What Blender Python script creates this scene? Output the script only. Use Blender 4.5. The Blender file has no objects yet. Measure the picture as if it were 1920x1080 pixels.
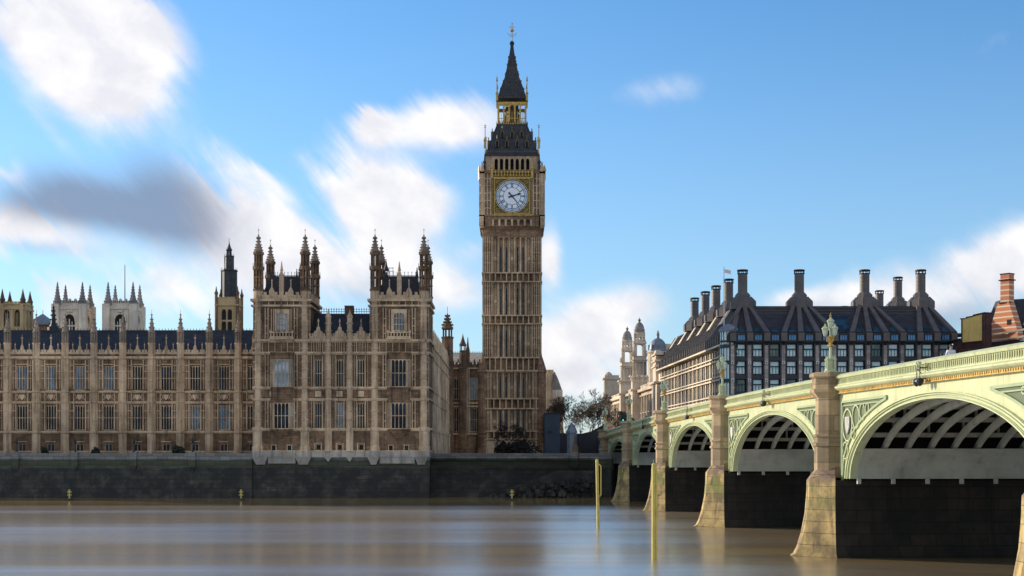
import bpy, bmesh, math, random
from math import sin, cos, pi, radians as RD, sqrt, atan2
from mathutils import Vector

random.seed(11)
scn = bpy.context.scene
COL = scn.collection
F = 2593.0          # focal length, in the units of the survey
HZ = 7.23           # eye height above the water

# ------------------------------------------------------------------ camera
cd = bpy.data.cameras.new('camera'); cam = bpy.data.objects.new('camera', cd); COL.objects.link(cam)
cd.sensor_width = 36; cd.lens = 36 * F / 1920; cd.shift_y = 310 / 1920
cd.clip_start = 0.5; cd.clip_end = 9000
cam.location = (0, 0, HZ); cam.rotation_euler = (RD(90), 0, 0)
scn.camera = cam

# ------------------------------------------------------------------ light
EXPO = 0.5
SUN_AZ = 57.5        # degrees left of straight ahead
SUN_EL = 14.8
sv = Vector((-sin(RD(SUN_AZ)) * cos(RD(SUN_EL)), cos(RD(SUN_AZ)) * cos(RD(SUN_EL)), sin(RD(SUN_EL))))
sl = bpy.data.lights.new('sun', 'SUN'); sl.energy = 3.9; sl.angle = RD(0.5); sl.color = (1.0, 0.86, 0.66)
so = bpy.data.objects.new('sun', sl); COL.objects.link(so)
so.rotation_euler = sv.to_track_quat('Z', 'Y').to_euler()
vs = scn.view_settings
scn.display_settings.display_device = 'sRGB'
vs.view_transform = 'Standard'; vs.look = 'None'; vs.exposure = EXPO; vs.gamma = 1; vs.use_curve_mapping = False

world = bpy.data.worlds.new("World"); scn.world = world; world.use_nodes = True
SKY_STRENGTH = 0.15


class NT:
    """small node-tree helper"""
    def __init__(s, tree):
        s.t = tree; s.n = tree.nodes; s.l = tree.links
    def new(s, typ, **kw):
        nd = s.n.new(typ)
        for k, v in kw.items(): setattr(nd, k, v)
        return nd
    def put(s, sock, v):
        if isinstance(v, bpy.types.NodeSocket): s.l.new(v, sock)
        elif v is not None:
            if isinstance(v, (tuple, list)) and len(v) == 3 and sock.type == 'RGBA': v = (*v, 1)
            sock.default_value = v
    def math(s, op, a, b=None, c=None, clamp=False):
        nd = s.new('ShaderNodeMath', operation=op, use_clamp=clamp)
        s.put(nd.inputs[0], a); s.put(nd.inputs[1], b); s.put(nd.inputs[2], c)
        return nd.outputs[0]
    def noise(s, vec, scale, detail=4, rough=.55, dist=0.0):
        nd = s.new('ShaderNodeTexNoise'); s.put(nd.inputs['Vector'], vec)
        nd.inputs['Scale'].default_value = scale; nd.inputs['Detail'].default_value = detail
        nd.inputs['Roughness'].default_value = rough; nd.inputs['Distortion'].default_value = dist
        return nd.outputs['Fac']
    def ramp(s, fac, lo, hi, clamp=True):
        nd = s.new('ShaderNodeMapRange', clamp=clamp); s.put(nd.inputs[0], fac); s.put(nd.inputs[1], lo); s.put(nd.inputs[2], hi)
        return nd.outputs[0]
    def smooth(s, fac, lo, hi):
        nd = s.new('ShaderNodeMapRange', interpolation_type='SMOOTHSTEP'); s.put(nd.inputs[0], fac); s.put(nd.inputs[1], lo); s.put(nd.inputs[2], hi)
        return nd.outputs[0]
    def mix(s, f, a, b, mode='MIX'):
        nd = s.new('ShaderNodeMix', data_type='RGBA', blend_type=mode)
        s.put(nd.inputs[0], f); s.put(nd.inputs[6], a); s.put(nd.inputs[7], b)
        return nd.outputs[2]
    def vscale(s, vec, k):
        nd = s.new('ShaderNodeVectorMath', operation='MULTIPLY'); s.put(nd.inputs[0], vec); nd.inputs[1].default_value = k
        return nd.outputs[0]
    def combine(s, x, y, z):
        nd = s.new('ShaderNodeCombineXYZ'); s.put(nd.inputs[0], x); s.put(nd.inputs[1], y); s.put(nd.inputs[2], z)
        return nd.outputs[0]
    def sep(s, vec):
        nd = s.new('ShaderNodeSeparateXYZ'); s.put(nd.inputs[0], vec); return nd.outputs


def build_world():
    w = NT(world.node_tree); w.n.clear()
    out = w.new('ShaderNodeOutputWorld'); bg = w.new('ShaderNodeBackground'); bg.inputs[1].default_value = SKY_STRENGTH
    w.l.new(bg.outputs[0], out.inputs[0])
    sky = w.new('ShaderNodeTexSky', sky_type='NISHITA', sun_disc=False)
    sky.sun_elevation = RD(SUN_EL); sky.sun_rotation = RD(-SUN_AZ)
    sky.altitude = 50; sky.air_density = 1.0; sky.dust_density = 0.3; sky.ozone_density = 4.0
    hs = w.new('ShaderNodeHueSaturation'); hs.inputs['Saturation'].default_value = 1.12; hs.inputs['Value'].default_value = .98
    w.l.new(sky.outputs[0], hs.inputs['Color'])
    tc = w.new('ShaderNodeTexCoord')
    x, y, z = w.sep(tc.outputs['Generated'])
    yc = w.math('MAXIMUM', w.math('ABSOLUTE', y), 0.12)
    u = w.math('MULTIPLY', w.math('DIVIDE', x, yc), 10.0)     # gnomonic sky chart, tenths of a unit slope
    v = w.math('MULTIPLY', w.math('DIVIDE', z, yc), 10.0)
    # wind-drawn streaks: chart coordinates turned along the drift and stretched
    def streak(ang, kx, ky, scale, detail, off):
        c, s_ = cos(RD(ang)), sin(RD(ang))
        a = w.math('ADD', w.math('MULTIPLY', u, c * kx), w.math('MULTIPLY', v, s_ * kx))
        b = w.math('ADD', w.math('MULTIPLY', u, -s_ * ky), w.math('MULTIPLY', v, c * ky))
        return w.noise(w.combine(a, b, off), scale, detail, .58, .25)
    n1 = streak(-50, .24, 1.7, 1.7, 5, 1.7)      # fine drawn-out streaks
    n2 = streak(-30, .7, 1.0, .85, 4, 6.2)      # broad lumps
    n3 = streak(-20, .9, 1.1, 2.2, 5, 3.3)
    wob = w.math('ADD', w.math('MULTIPLY', w.math('SUBTRACT', n2, .5), 1.7), w.math('MULTIPLY', w.math('SUBTRACT', n1, .5), 2.0))
    D = w.math('MULTIPLY', w.math('SUBTRACT', n1, .5), w.math('MULTIPLY', w.ramp(u, .3, -1.8), 1.25))          # ragged ends drawn out along the drift
    uw = w.math('MULTIPLY_ADD', D, .62, u); vw = w.math('MULTIPLY_ADD', D, -.78, v)
    def blobs(lst, uw=uw, vw=vw):
        tot = None
        for cx, cy, rx, ry, ang, amp in lst:
            U, V = (cx - 960) / 259.3, (850 - cy) / 259.3
            RX, RY = rx / 259.3, ry / 259.3
            c, s_ = cos(RD(-ang)), sin(RD(-ang))
            du = w.math('SUBTRACT', uw, U); dv = w.math('SUBTRACT', vw, V)
            a = w.math('ADD', w.math('MULTIPLY', du, c / RX), w.math('MULTIPLY', dv, s_ / RX))
            b = w.math('ADD', w.math('MULTIPLY', du, -s_ / RY), w.math('MULTIPLY', dv, c / RY))
            d = w.math('MULTIPLY_ADD', a, a, w.math('MULTIPLY', b, b))
            g = w.math('MULTIPLY', w.math('POWER', 2.718, w.math('MULTIPLY', d, -1.0)), amp)
            tot = g if tot is None else w.math('ADD', tot, g)
        return tot
    white = blobs([(110, 50, 190, 105, 35, 1.35), (215, 140, 135, 75, 48, 1.15), (300, 60, 100, 50, 60, .7), (140, 200, 120, 40, 45, .35),
                   (700, 238, 55, 36, 18, .9), (845, 232, 100, 52, 0, 1.0), (690, 385, 115, 75, 35, 1.55), (780, 375, 75, 50, 10, .8),
                   (450, 400, 105, 62, 50, 1.15), (610, 490, 220, 66, 10, 1.05), (50, 440, 150, 45, 8, .95), (1240, 168, 130, 36, -8, .36),
                   (1120, 600, 120, 48, -18, 1.1), (1080, 670, 140, 60, 0, 1.0), (1030, 485, 26, 70, 0, .8), (1800, 540, 240, 75, -14, 1.2),
                   (1900, 480, 110, 50, -20, .8), (1520, 560, 120, 26, -8, .6), (860, 550, 70, 45, 0, .55), (330, 560, 140, 40, 18, .65),
                   (520, 350, 50, 20, 45, .55), (110, 265, 90, 18, 48, .35), (20, 335, 60, 22, 20, .5), (1860, 80, 70, 22, -30, .22),
                   (420, 500, 120, 60, 20, .7), (150, 580, 120, 40, 10, .5), (1100, 715, 120, 40, 0, .6), (890, 470, 30, 26, 0, .4)])
    grey = blobs([(240, 385, 200, 62, 12, 1.25), (330, 330, 110, 45, 30, .55), (60, 385, 120, 40, 5, .55), (350, 440, 90, 50, 40, .5), (1800, 590, 150, 40, -12, .7),
                  (760, 430, 60, 40, 20, .35), (700, 545, 120, 40, 10, .45), (1060, 700, 100, 30, 0, .4), (1500, 580, 80, 18, -8, .35), (80, 465, 120, 18, 5, .35)], u, v)
    # unseen clouds behind the viewer, thickened to whiten the light on shaded fronts
    back = w.math('LESS_THAN', y, 0.0)
    up = w.smooth(z, .02, .2)
    field = w.math('MULTIPLY', w.smooth(n2, .33, .6), w.math('MULTIPLY', up, .85))
    low = w.smooth(z, -.01, .03)
    m1 = w.math('MULTIPLY', white, w.math('ADD', 1.0, wob))
    dw = w.math('MULTIPLY', w.smooth(w.math('ADD', m1, w.math('MULTIPLY', w.math('SUBTRACT', n3, .5), .5)), .12, 1.0), w.math('SUBTRACT', 1.0, back))
    dw = w.math('MAXIMUM', dw, w.math('MULTIPLY', field, back))
    dg = w.math('MULTIPLY', w.smooth(w.math('MULTIPLY', grey, w.math('ADD', 1.0, w.math('MULTIPLY', wob, .6))), .05, 1.2), w.math('SUBTRACT', 1.0, back))
    dw = w.math('MULTIPLY', dw, low); dg = w.math('MULTIPLY', dg, low)
    # thin high veil that pales the sky towards the horizon
    veil = w.math('MULTIPLY', w.smooth(z, .33, .0), .5)
    k = 1.0 / SKY_STRENGTH / 2 ** EXPO
    base = w.mix(veil, hs.outputs[0], (.42 * k, .60 * k, .82 * k))
    wc = w.mix(w.smooth(n3, .3, .7), (.84 * k, .84 * k, .90 * k), (1.06 * k, 1.04 * k, 1.04 * k))
    c1 = w.mix(w.math('MULTIPLY', dw, .97), base, wc)
    c2 = w.mix(w.math('MULTIPLY', dg, .86), c1, (.245 * k, .30 * k, .43 * k))
    w.l.new(c2, bg.inputs[0])
build_world()


# ------------------------------------------------------------------ materials
def new_mat(name):
    m = bpy.data.materials.new(name); m.use_nodes = True
    w = NT(m.node_tree); b = w.n['Principled BSDF']
    pos = w.new('ShaderNodeNewGeometry').outputs['Position']
    return m, w, b, pos

def stone(name, a, b_, c=None, scale=.35, streak=.5, blocks=None, rough=.88, bump=.25, fine=3.0, joint=.55):
    """weathered material: broad patches a/b, vertical run-off streaks c, optional coursed blocks (w, h)"""
    m, w, b, pos = new_mat(name)
    col = w.mix(w.smooth(w.noise(pos, scale, 5, .6), .36, .66), a, b_)
    if c:
        st = w.noise(w.vscale(pos, (1.6, 1.6, .12)), 1.0, 5, .6)
        col = w.mix(w.math('MULTIPLY', w.smooth(st, .47, .70), streak), col, c)
    big = w.noise(pos, .06, 3, .5)
    col = w.mix(1.0, col, w.mix(w.smooth(big, .3, .7), (.72, .72, .74), (1.2, 1.18, 1.14)), 'MULTIPLY')
    fn = w.noise(pos, fine, 4, .65)
    col = w.mix(.55, col, w.mix(fn, (.55, .55, .55), (1.5, 1.5, 1.5)), 'MULTIPLY')
    hgt = fn
    if blocks:
        x, y, z = w.sep(pos)
        bt = w.new('ShaderNodeTexBrick'); w.put(bt.inputs['Vector'], w.combine(w.math('ADD', x, y), z, 0.0))
        bt.inputs['Color1'].default_value = (1.22, 1.18, 1.12, 1); bt.inputs['Color2'].default_value = (.74, .74, .76, 1); bt.inputs['Mortar'].default_value = (joint, joint, joint, 1)
        bt.inputs['Scale'].default_value = 1; bt.inputs['Brick Width'].default_value = blocks[0]; bt.inputs['Row Height'].default_value = blocks[1]
        bt.inputs['Mortar Size'].default_value = blocks[1] * .05; bt.inputs['Mortar Smooth'].default_value = .3
        col = w.mix(1.0, col, bt.outputs['Color'], 'MULTIPLY')
        hgt = w.math('SUBTRACT', fn, w.math('MULTIPLY', bt.outputs['Fac'], .8))
    w.put(b.inputs['Base Color'], col); b.inputs['Roughness'].default_value = rough
    b.inputs['Specular IOR Level'].default_value = .3
    bp = w.new('ShaderNodeBump'); bp.inputs['Strength'].default_value = bump; bp.inputs['Distance'].default_value = .06
    w.put(bp.inputs['Height'], hgt); w.l.new(bp.outputs[0], b.inputs['Normal'])
    return m

def paint(name, a, b_=None, rough=.45, metal=0.0, scale=.8, spec=.5, bump=0.06, grime=None, joints=0):
    m, w, b, pos = new_mat(name)
    b_ = b_ or tuple(v * .82 for v in a)
    col = w.mix(w.smooth(w.noise(pos, scale, 5, .65), .35, .7), a, b_)
    if grime:
        st = w.noise(w.vscale(pos, (1.2, 1.2, .15)), 1.3, 5, .65)
        col = w.mix(w.math('MULTIPLY', w.smooth(st, .5, .75), .55), col, grime)
    if joints:
        x, y, z = w.sep(pos)
        bt = w.new('ShaderNodeTexBrick'); w.put(bt.inputs['Vector'], w.combine(w.math('ADD', y, w.math('MULTIPLY', x, .3)), z, 0.0))
        for q in ('Color1', 'Color2'): bt.inputs[q].default_value = (1, 1, 1, 1)
        bt.inputs['Color2'].default_value = (.93, .93, .92, 1); bt.inputs['Mortar'].default_value = (.55, .52, .45, 1)
        bt.inputs['Scale'].default_value = 1; bt.inputs['Brick Width'].default_value = joints; bt.inputs['Row Height'].default_value = 30; bt.inputs['Mortar Size'].default_value = .018; bt.offset = 0
        col = w.mix(1.0, col, bt.outputs['Color'], 'MULTIPLY')
        rn = w.noise(w.vscale(pos, (.9, .9, .10)), 2.6, 5, .7)
        col = w.mix(w.math('MULTIPLY', w.smooth(rn, .62, .76), .5), col, (.22, .14, .07))
    w.put(b.inputs['Base Color'], col)
    b.inputs['Roughness'].default_value = rough; b.inputs['Metallic'].default_value = metal; b.inputs['Specular IOR Level'].default_value = spec
    bp = w.new('ShaderNodeBump'); bp.inputs['Strength'].default_value = bump; bp.inputs['Distance'].default_value = .02
    w.put(bp.inputs['Height'], w.noise(pos, 6, 3)); w.l.new(bp.outputs[0], b.inputs['Normal'])
    return m

def glass(name, a, b_, rough=.06, scale=.55, wav=.35, spec=.6):
    """old leaded window: dark room behind panes that are never quite flat"""
    m, w, b, pos = new_mat(name)
    n = w.noise(pos, scale, 2, .5)
    w.put(b.inputs['Base Color'], w.mix(w.smooth(n, .4, .68), a, b_))
    b.inputs['Roughness'].default_value = rough; b.inputs['Specular IOR Level'].default_value = spec; b.inputs['IOR'].default_value = 1.5
    bp = w.new('ShaderNodeBump'); bp.inputs['Strength'].default_value = wav; bp.inputs['Distance'].default_value = .12
    w.put(bp.inputs['Height'], w.noise(pos, 2.3, 2)); w.l.new(bp.outputs[0], b.inputs['Normal'])
    return m

def banded(name, a, b_, period, duty, off=0.0):
    """red brick laid with pale stone courses"""
    m, w, b, pos = new_mat(name)
    x, y, z = w.sep(pos)
    fr = w.math('FRACT', w.math('DIVIDE', w.math('ADD', z, off), period))
    n = w.noise(pos, 1.6, 4)
    col = w.mix(w.math('LESS_THAN', fr, duty), w.mix(n, a, tuple(v * .8 for v in a)), w.mix(n, b_, tuple(v * .8 for v in b_)))
    w.put(b.inputs['Base Color'], col); b.inputs['Roughness'].default_value = .85
    return m

M = {}
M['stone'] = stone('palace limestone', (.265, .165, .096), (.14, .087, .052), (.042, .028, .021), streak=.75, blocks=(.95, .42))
M['stone_pale'] = stone('pale limestone', (.66, .485, .315), (.46, .325, .205), (.13, .09, .06), streak=.65, fine=2.2)  # pale trim stone, brightened in its colour for sunlit buttress edges
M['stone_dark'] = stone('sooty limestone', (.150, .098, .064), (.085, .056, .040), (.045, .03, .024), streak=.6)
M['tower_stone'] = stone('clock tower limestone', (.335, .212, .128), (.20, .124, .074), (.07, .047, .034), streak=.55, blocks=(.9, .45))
M['abbey'] = stone('white abbey stone', (.76, .66, .54), (.62, .53, .43), (.34, .29, .25), streak=.45, scale=.2)
M['abbey_grey'] = stone('weathered grey abbey stone', (.30, .27, .25), (.20, .18, .17), None, scale=.4)
M['buff'] = stone('buff tower stone', (.46, .34, .19), (.36, .26, .14), (.18, .13, .08), streak=.4, scale=.2)
M['portland'] = stone('office limestone', (.64, .54, .42), (.50, .41, .31), (.24, .20, .16), streak=.4, scale=.15)
M['granite'] = stone('pink grey granite', (.42, .32, .20), (.32, .24, .145), (.15, .11, .07), streak=.35, blocks=(1.4, 1.1), bump=.15, joint=.75)
M['slate'] = stone('blue black slate', (.022, .024, .030), (.034, .036, .042), None, scale=.6, blocks=(.5, .28), rough=.6, bump=.2)
M['iron_tile'] = stone('dark cast iron tiles', (.030, .036, .050), (.050, .054, .064), (.018, .018, .02), scale=.5, blocks=(.6, .45), rough=.5)
M['lead'] = paint('grey lead sheet', (.17, .20, .235), (.12, .14, .17), .5)
M['gold'] = paint('gilded metal', (.60, .38, .09), (.28, .165, .035), .42, .3, 2.5)
M['gold_dim'] = paint('dulled gilding', (.15, .105, .035), (.05, .038, .018), .5, .2, 3.0)
M['spandrel_black'] = paint('black and gold spandrel', (.035, .03, .012), (.10, .075, .02), .5, 0, 6)
M['iron'] = paint('black ironwork', (.018, .018, .02), None, .55)
M['pane'] = glass('leaded glass', (.008, .010, .014), (.03, .04, .055), .12, spec=.18)
M['pane_blue'] = glass('leaded glass tinted with reflected sky', (.05, .09, .14), (.18, .24, .30), .1)  # blue of the reflected sky put into the pane colour
M['pane_pale'] = glass('pale leaded glass', (.20, .23, .25), (.42, .46, .48), .25)  # paler base colour than the plain panes
M['dark'] = paint('dark interior', (.012, .011, .010), None, .9)
M['bridge'] = paint('pale green bridge paint', (.52, .55, .315), (.43, .465, .26), .45, 0, .5, grime=(.27, .28, .15), joints=2.7)
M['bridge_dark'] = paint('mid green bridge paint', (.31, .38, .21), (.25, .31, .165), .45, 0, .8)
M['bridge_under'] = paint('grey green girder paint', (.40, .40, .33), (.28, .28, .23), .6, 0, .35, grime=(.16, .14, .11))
M['deck_under'] = paint('dark deck plates', (.045, .042, .036), None, .8)  # near-black base colour for the deck body
M['lantern_glass'] = glass('milky lantern glass', (.55, .62, .55), (.66, .72, .64), .25, 3, .05)
M['hoarding'] = paint('blue site hoarding', (.026, .046, .072), (.02, .036, .056), .6, 0, .3)
M['fence_dark'] = paint('dark site fence', (.012, .014, .02), (.02, .022, .03), .7)
M['yellow'] = paint('yellow marine paint', (.60, .47, .12), (.48, .37, .08), .5, 0, 1.5, grime=(.22, .17, .07))
M['asphalt'] = stone('asphalt', (.05, .05, .052), (.04, .04, .042), None, scale=.5, rough=.9)
M['paving'] = stone('grey paving', (.22, .21, .19), (.17, .16, .15), None, blocks=(.9, .6), rough=.9)
M['bark'] = stone('bare twigs', (.14, .105, .078), (.095, .07, .052), None, scale=1.5)
M['bark_red'] = stone('reddish bare twigs', (.15, .075, .050), (.10, .05, .035), None, scale=1.5)
M['leaf_dark'] = paint('dark evergreen leaves', (.018, .03, .014), (.03, .042, .02), .8, 0, 2)
M['shrub'] = paint('dark winter shrub', (.022, .018, .014), (.035, .028, .02), .9, 0, 2)
M['bronze'] = paint('dark bronze cladding', (.038, .035, .037), (.026, .025, .027), .5, .2, .6)
M['bronze_roof'] = stone('dark bronze roof sheets', (.034, .031, .033), (.050, .045, .045), (.02, .018, .019), scale=.25, blocks=(1.2, .5), rough=.55, bump=.1)
M['bronze_rib'] = paint('brown grey duct casing', (.12, .10, .092), (.085, .072, .068), .55, .1, .5)
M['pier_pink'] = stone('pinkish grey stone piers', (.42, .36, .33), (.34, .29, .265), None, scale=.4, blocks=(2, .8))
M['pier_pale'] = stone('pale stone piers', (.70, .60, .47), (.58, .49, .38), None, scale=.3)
M['teal_frame'] = paint('dark green window metal', (.012, .035, .042), None, .5)
M['ph_pane'] = glass('office glass tinted with reflected sky', (.60, .80, .82), (.80, .90, .90), .18, .28, .12)  # cyan sky reflection put into the base colour
M['ph_pane_dim'] = glass('office glass over dark rooms', (.05, .09, .09), (.20, .22, .16), .1, .5, .15)
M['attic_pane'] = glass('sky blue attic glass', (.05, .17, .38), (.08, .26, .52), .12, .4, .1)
M['skylight'] = glass('dim blue skylight glass', (.015, .035, .055), (.03, .07, .11), .7, .4, .1, spec=.05)
M['shield_stone'] = stone('grey painted shield', (.50, .50, .46), (.36, .36, .33), None, scale=2)
M['plinth'] = stone('pale washed plinth stone', (.40, .36, .31), (.27, .24, .20), (.09, .08, .06), streak=.6)
M['recess'] = paint('green paint with recess shade', (.09, .125, .06))  # bridge green darkened to carry the shade of a deep recess
M['pinnacle_stone'] = stone('grey brown pinnacle stone', (.34, .265, .20), (.22, .17, .13), None, scale=.6)
M['white_plate'] = paint('white bolt plate', (.62, .60, .60))
M['brick'] = banded('banded red brick', (.58, .205, .09), (.72, .59, .45), 1.05, .26)
M['brick_plain'] = stone('dark red brick', (.085, .036, .03), (.06, .027, .024), None, scale=.5, blocks=(.5, .2))
M['ochre'] = stone('ochre render', (.82, .55, .17), (.70, .46, .13), (.30, .19, .07), streak=.3)
M['flag'] = paint('pale pink flag', (.78, .58, .55), (.75, .70, .70), .8)
M['skin'] = paint('skin', (.55, .36, .27), None, .6)
M['hair'] = paint('dark hair', (.05, .03, .02), None, .7)
M['shirt'] = paint('white shirt', (.78, .77, .82), None, .8)
M['coat'] = paint('dark coat', (.04, .04, .05), None, .8)
M['trousers'] = paint('dark trousers', (.05, .055, .08), None, .8)
M['green_lamp'] = paint('green signal', (.02, .5, .25))


def mat_dial():
    m, w, b, pos = new_mat('opal dial glass')
    w.put(b.inputs['Base Color'], w.mix(w.noise(pos, 1.5, 3), (.84, .87, .92), (.72, .77, .84)))
    b.inputs['Roughness'].default_value = .25
    return m
M['dial'] = mat_dial()
M['dial_ring'] = paint('blue minute ring glass', (.34, .44, .58), (.28, .38, .52), .3, 0, 2)
M['dial_line'] = paint('prussian blue dial ironwork', (.008, .014, .035), None, .4)


def mat_river_wall():
    """granite embankment: pale washed coping, green weed below it, black tide-wet stone lower down"""
    m, w, b, pos = new_mat('tidal granite wall')
    x, y, z = w.sep(pos)
    n = w.noise(pos, .5, 5, .65); n2 = w.noise(w.vscale(pos, (.12, .12, .8)), 1.2, 5, .65)
    zz = w.math('ADD', z, w.math('MULTIPLY', w.math('SUBTRACT', n2, .5), 1.3))
    black = w.mix(w.smooth(n, .42, .66), (.010, .009, .007), (.042, .037, .025))
    pale = w.mix(w.smooth(n2, .52, .72), (0, 0, 0), (.055, .05, .045))
    col = w.mix(w.smooth(n, .55, .66), black, w.mix(1.0, black, pale, 'ADD'))
    col = w.mix(w.smooth(zz, 4.7, 5.2), col, w.mix(n, (.035, .045, .018), (.07, .07, .04)))
    col = w.mix(w.smooth(zz, 6.0, 6.5), col, w.mix(n, (.12, .116, .108), (.26, .25, .23)))
    bt = w.new('ShaderNodeTexBrick'); w.put(bt.inputs['Vector'], w.combine(w.math('ADD', x, y), z, 0.0))
    bt.inputs['Color1'].default_value = (1.15, 1.15, 1.15, 1); bt.inputs['Color2'].default_value = (.75, .75, .75, 1); bt.inputs['Mortar'].default_value = (.35, .35, .35, 1)
    bt.inputs['Scale'].default_value = 1; bt.inputs['Brick Width'].default_value = 1.7; bt.inputs['Row Height'].default_value = .75; bt.inputs['Mortar Size'].default_value = .03
    col = w.mix(1.0, col, bt.outputs['Color'], 'MULTIPLY')
    w.put(b.inputs['Base Color'], col); b.inputs['Roughness'].default_value = .7
    bp = w.new('ShaderNodeBump'); bp.inputs['Strength'].default_value = .5; bp.inputs['Distance'].default_value = .15
    w.put(bp.inputs['Height'], w.math('SUBTRACT', n, w.math('MULTIPLY', bt.outputs['Fac'], .5))); w.l.new(bp.outputs[0], b.inputs['Normal'])
    return m
M['river_wall'] = mat_river_wall()


def mat_pier_stone():
    """bridge cutwaters: ochre-grey granite, green weed near the top edge, dark wet foot"""
    m, w, b, pos = new_mat('stained cutwater granite')
    x, y, z = w.sep(pos)
    n = w.noise(pos, .55, 5, .65); st = w.noise(w.vscale(pos, (1.1, 1.1, .18)), 1.1, 5, .6)
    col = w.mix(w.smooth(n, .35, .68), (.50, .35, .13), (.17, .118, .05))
    col = w.mix(w.math('MULTIPLY', w.smooth(st, .46, .68), .8), col, (.075, .05, .028))
    green = w.math('MULTIPLY', w.smooth(n, .42, .6), w.math('MULTIPLY', w.smooth(z, 2.6, 4.0), w.smooth(z, 5.6, 4.6)))
    col = w.mix(w.math('MULTIPLY', green, .8), col, (.15, .17, .03))
    col = w.mix(w.math('MULTIPLY', w.smooth(z, 4.9, 5.5), w.smooth(n, .3, .55)), col, (.16, .10, .075))
    bt = w.new('ShaderNodeTexBrick'); w.put(bt.inputs['Vector'], w.combine(w.math('ADD', x, y), z, 0.0))
    bt.inputs['Color1'].default_value = (1.12, 1.12, 1.12, 1); bt.inputs['Color2'].default_value = (.82, .82, .82, 1); bt.inputs['Mortar'].default_value = (.45, .45, .45, 1)
    bt.inputs['Scale'].default_value = 1; bt.inputs['Brick Width'].default_value = 1.9; bt.inputs['Row Height'].default_value = .82; bt.inputs['Mortar Size'].default_value = .025
    col = w.mix(1.0, col, bt.outputs['Color'], 'MULTIPLY')
    w.put(b.inputs['Base Color'], col); b.inputs['Roughness'].default_value = .8
    bp = w.new('ShaderNodeBump'); bp.inputs['Strength'].default_value = .45; bp.inputs['Distance'].default_value = .1
    w.put(bp.inputs['Height'], w.math('SUBTRACT', n, w.math('MULTIPLY', bt.outputs['Fac'], .6))); w.l.new(bp.outputs[0], b.inputs['Normal'])
    return m
M['cutwater'] = mat_pier_stone()
M['pier_body'] = stone('shaded pier stone', (.020, .017, .014), (.035, .028, .020), (.010, .009, .008), streak=.6, scale=.5, blocks=(1.9, .82), rough=.8)  # pier flanks: their shade put into a near-black stone colour


def mat_water():
    """silty river drawn smooth by a long exposure: glossy sheet with long soft bands of ripple"""
    m, w, b, pos = new_mat('silty river water')
    n1 = w.noise(w.vscale(pos, (.006, .055, 1)), 1.0, 4, .55, .3)
    n2 = w.noise(w.vscale(pos, (.03, .45, 1)), 1.0, 4, .6)
    n3 = w.noise(w.vscale(pos, (.012, .16, 1)), 1.0, 3, .6, .4)
    df = w.new('ShaderNodeBsdfDiffuse'); w.put(df.inputs['Color'], w.mix(w.smooth(n1, .35, .65), (.34, .225, .082), (.24, .158, .058)))
    gl = w.new('ShaderNodeBsdfGlossy', distribution='MULTI_GGX'); w.put(gl.inputs['Color'], (.98, .98, .97, 1))
    px, py, pz = w.sep(pos)
    lee = w.smooth(w.math('ADD', py, w.math('MULTIPLY', n1, 10.0)), 189, 204)      # slack water under the wall lies flatter
    w.put(gl.inputs['Roughness'], w.mix(lee, w.math('ADD', .18, w.math('MULTIPLY', w.smooth(n1, .35, .7), .10)), (.07, .07, .07)))
    bp = w.new('ShaderNodeBump'); bp.inputs['Strength'].default_value = .12; bp.inputs['Distance'].default_value = .25
    w.put(bp.inputs['Height'], w.math('ADD', w.math('MULTIPLY', n1, .8), w.math('MULTIPLY', n2, .4)))
    w.l.new(bp.outputs[0], gl.inputs['Normal'])
    mx = w.new('ShaderNodeMixShader'); w.put(mx.inputs[0], w.math('ADD', .64, w.math('MULTIPLY', w.smooth(n3, .36, .68), .16)))
    w.l.new(df.outputs[0], mx.inputs[1]); w.l.new(gl.outputs[0], mx.inputs[2])
    w.l.new(mx.outputs[0], w.n['Material Output'].inputs['Surface']); w.n.remove(b)
    return m
M['water'] = mat_water()


# ------------------------------------------------------------------ mesh helpers
def PX(x, Z): return (x - 960) * Z / F
def PZ(y, Z): return HZ + (850 - y) * Z / F

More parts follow.
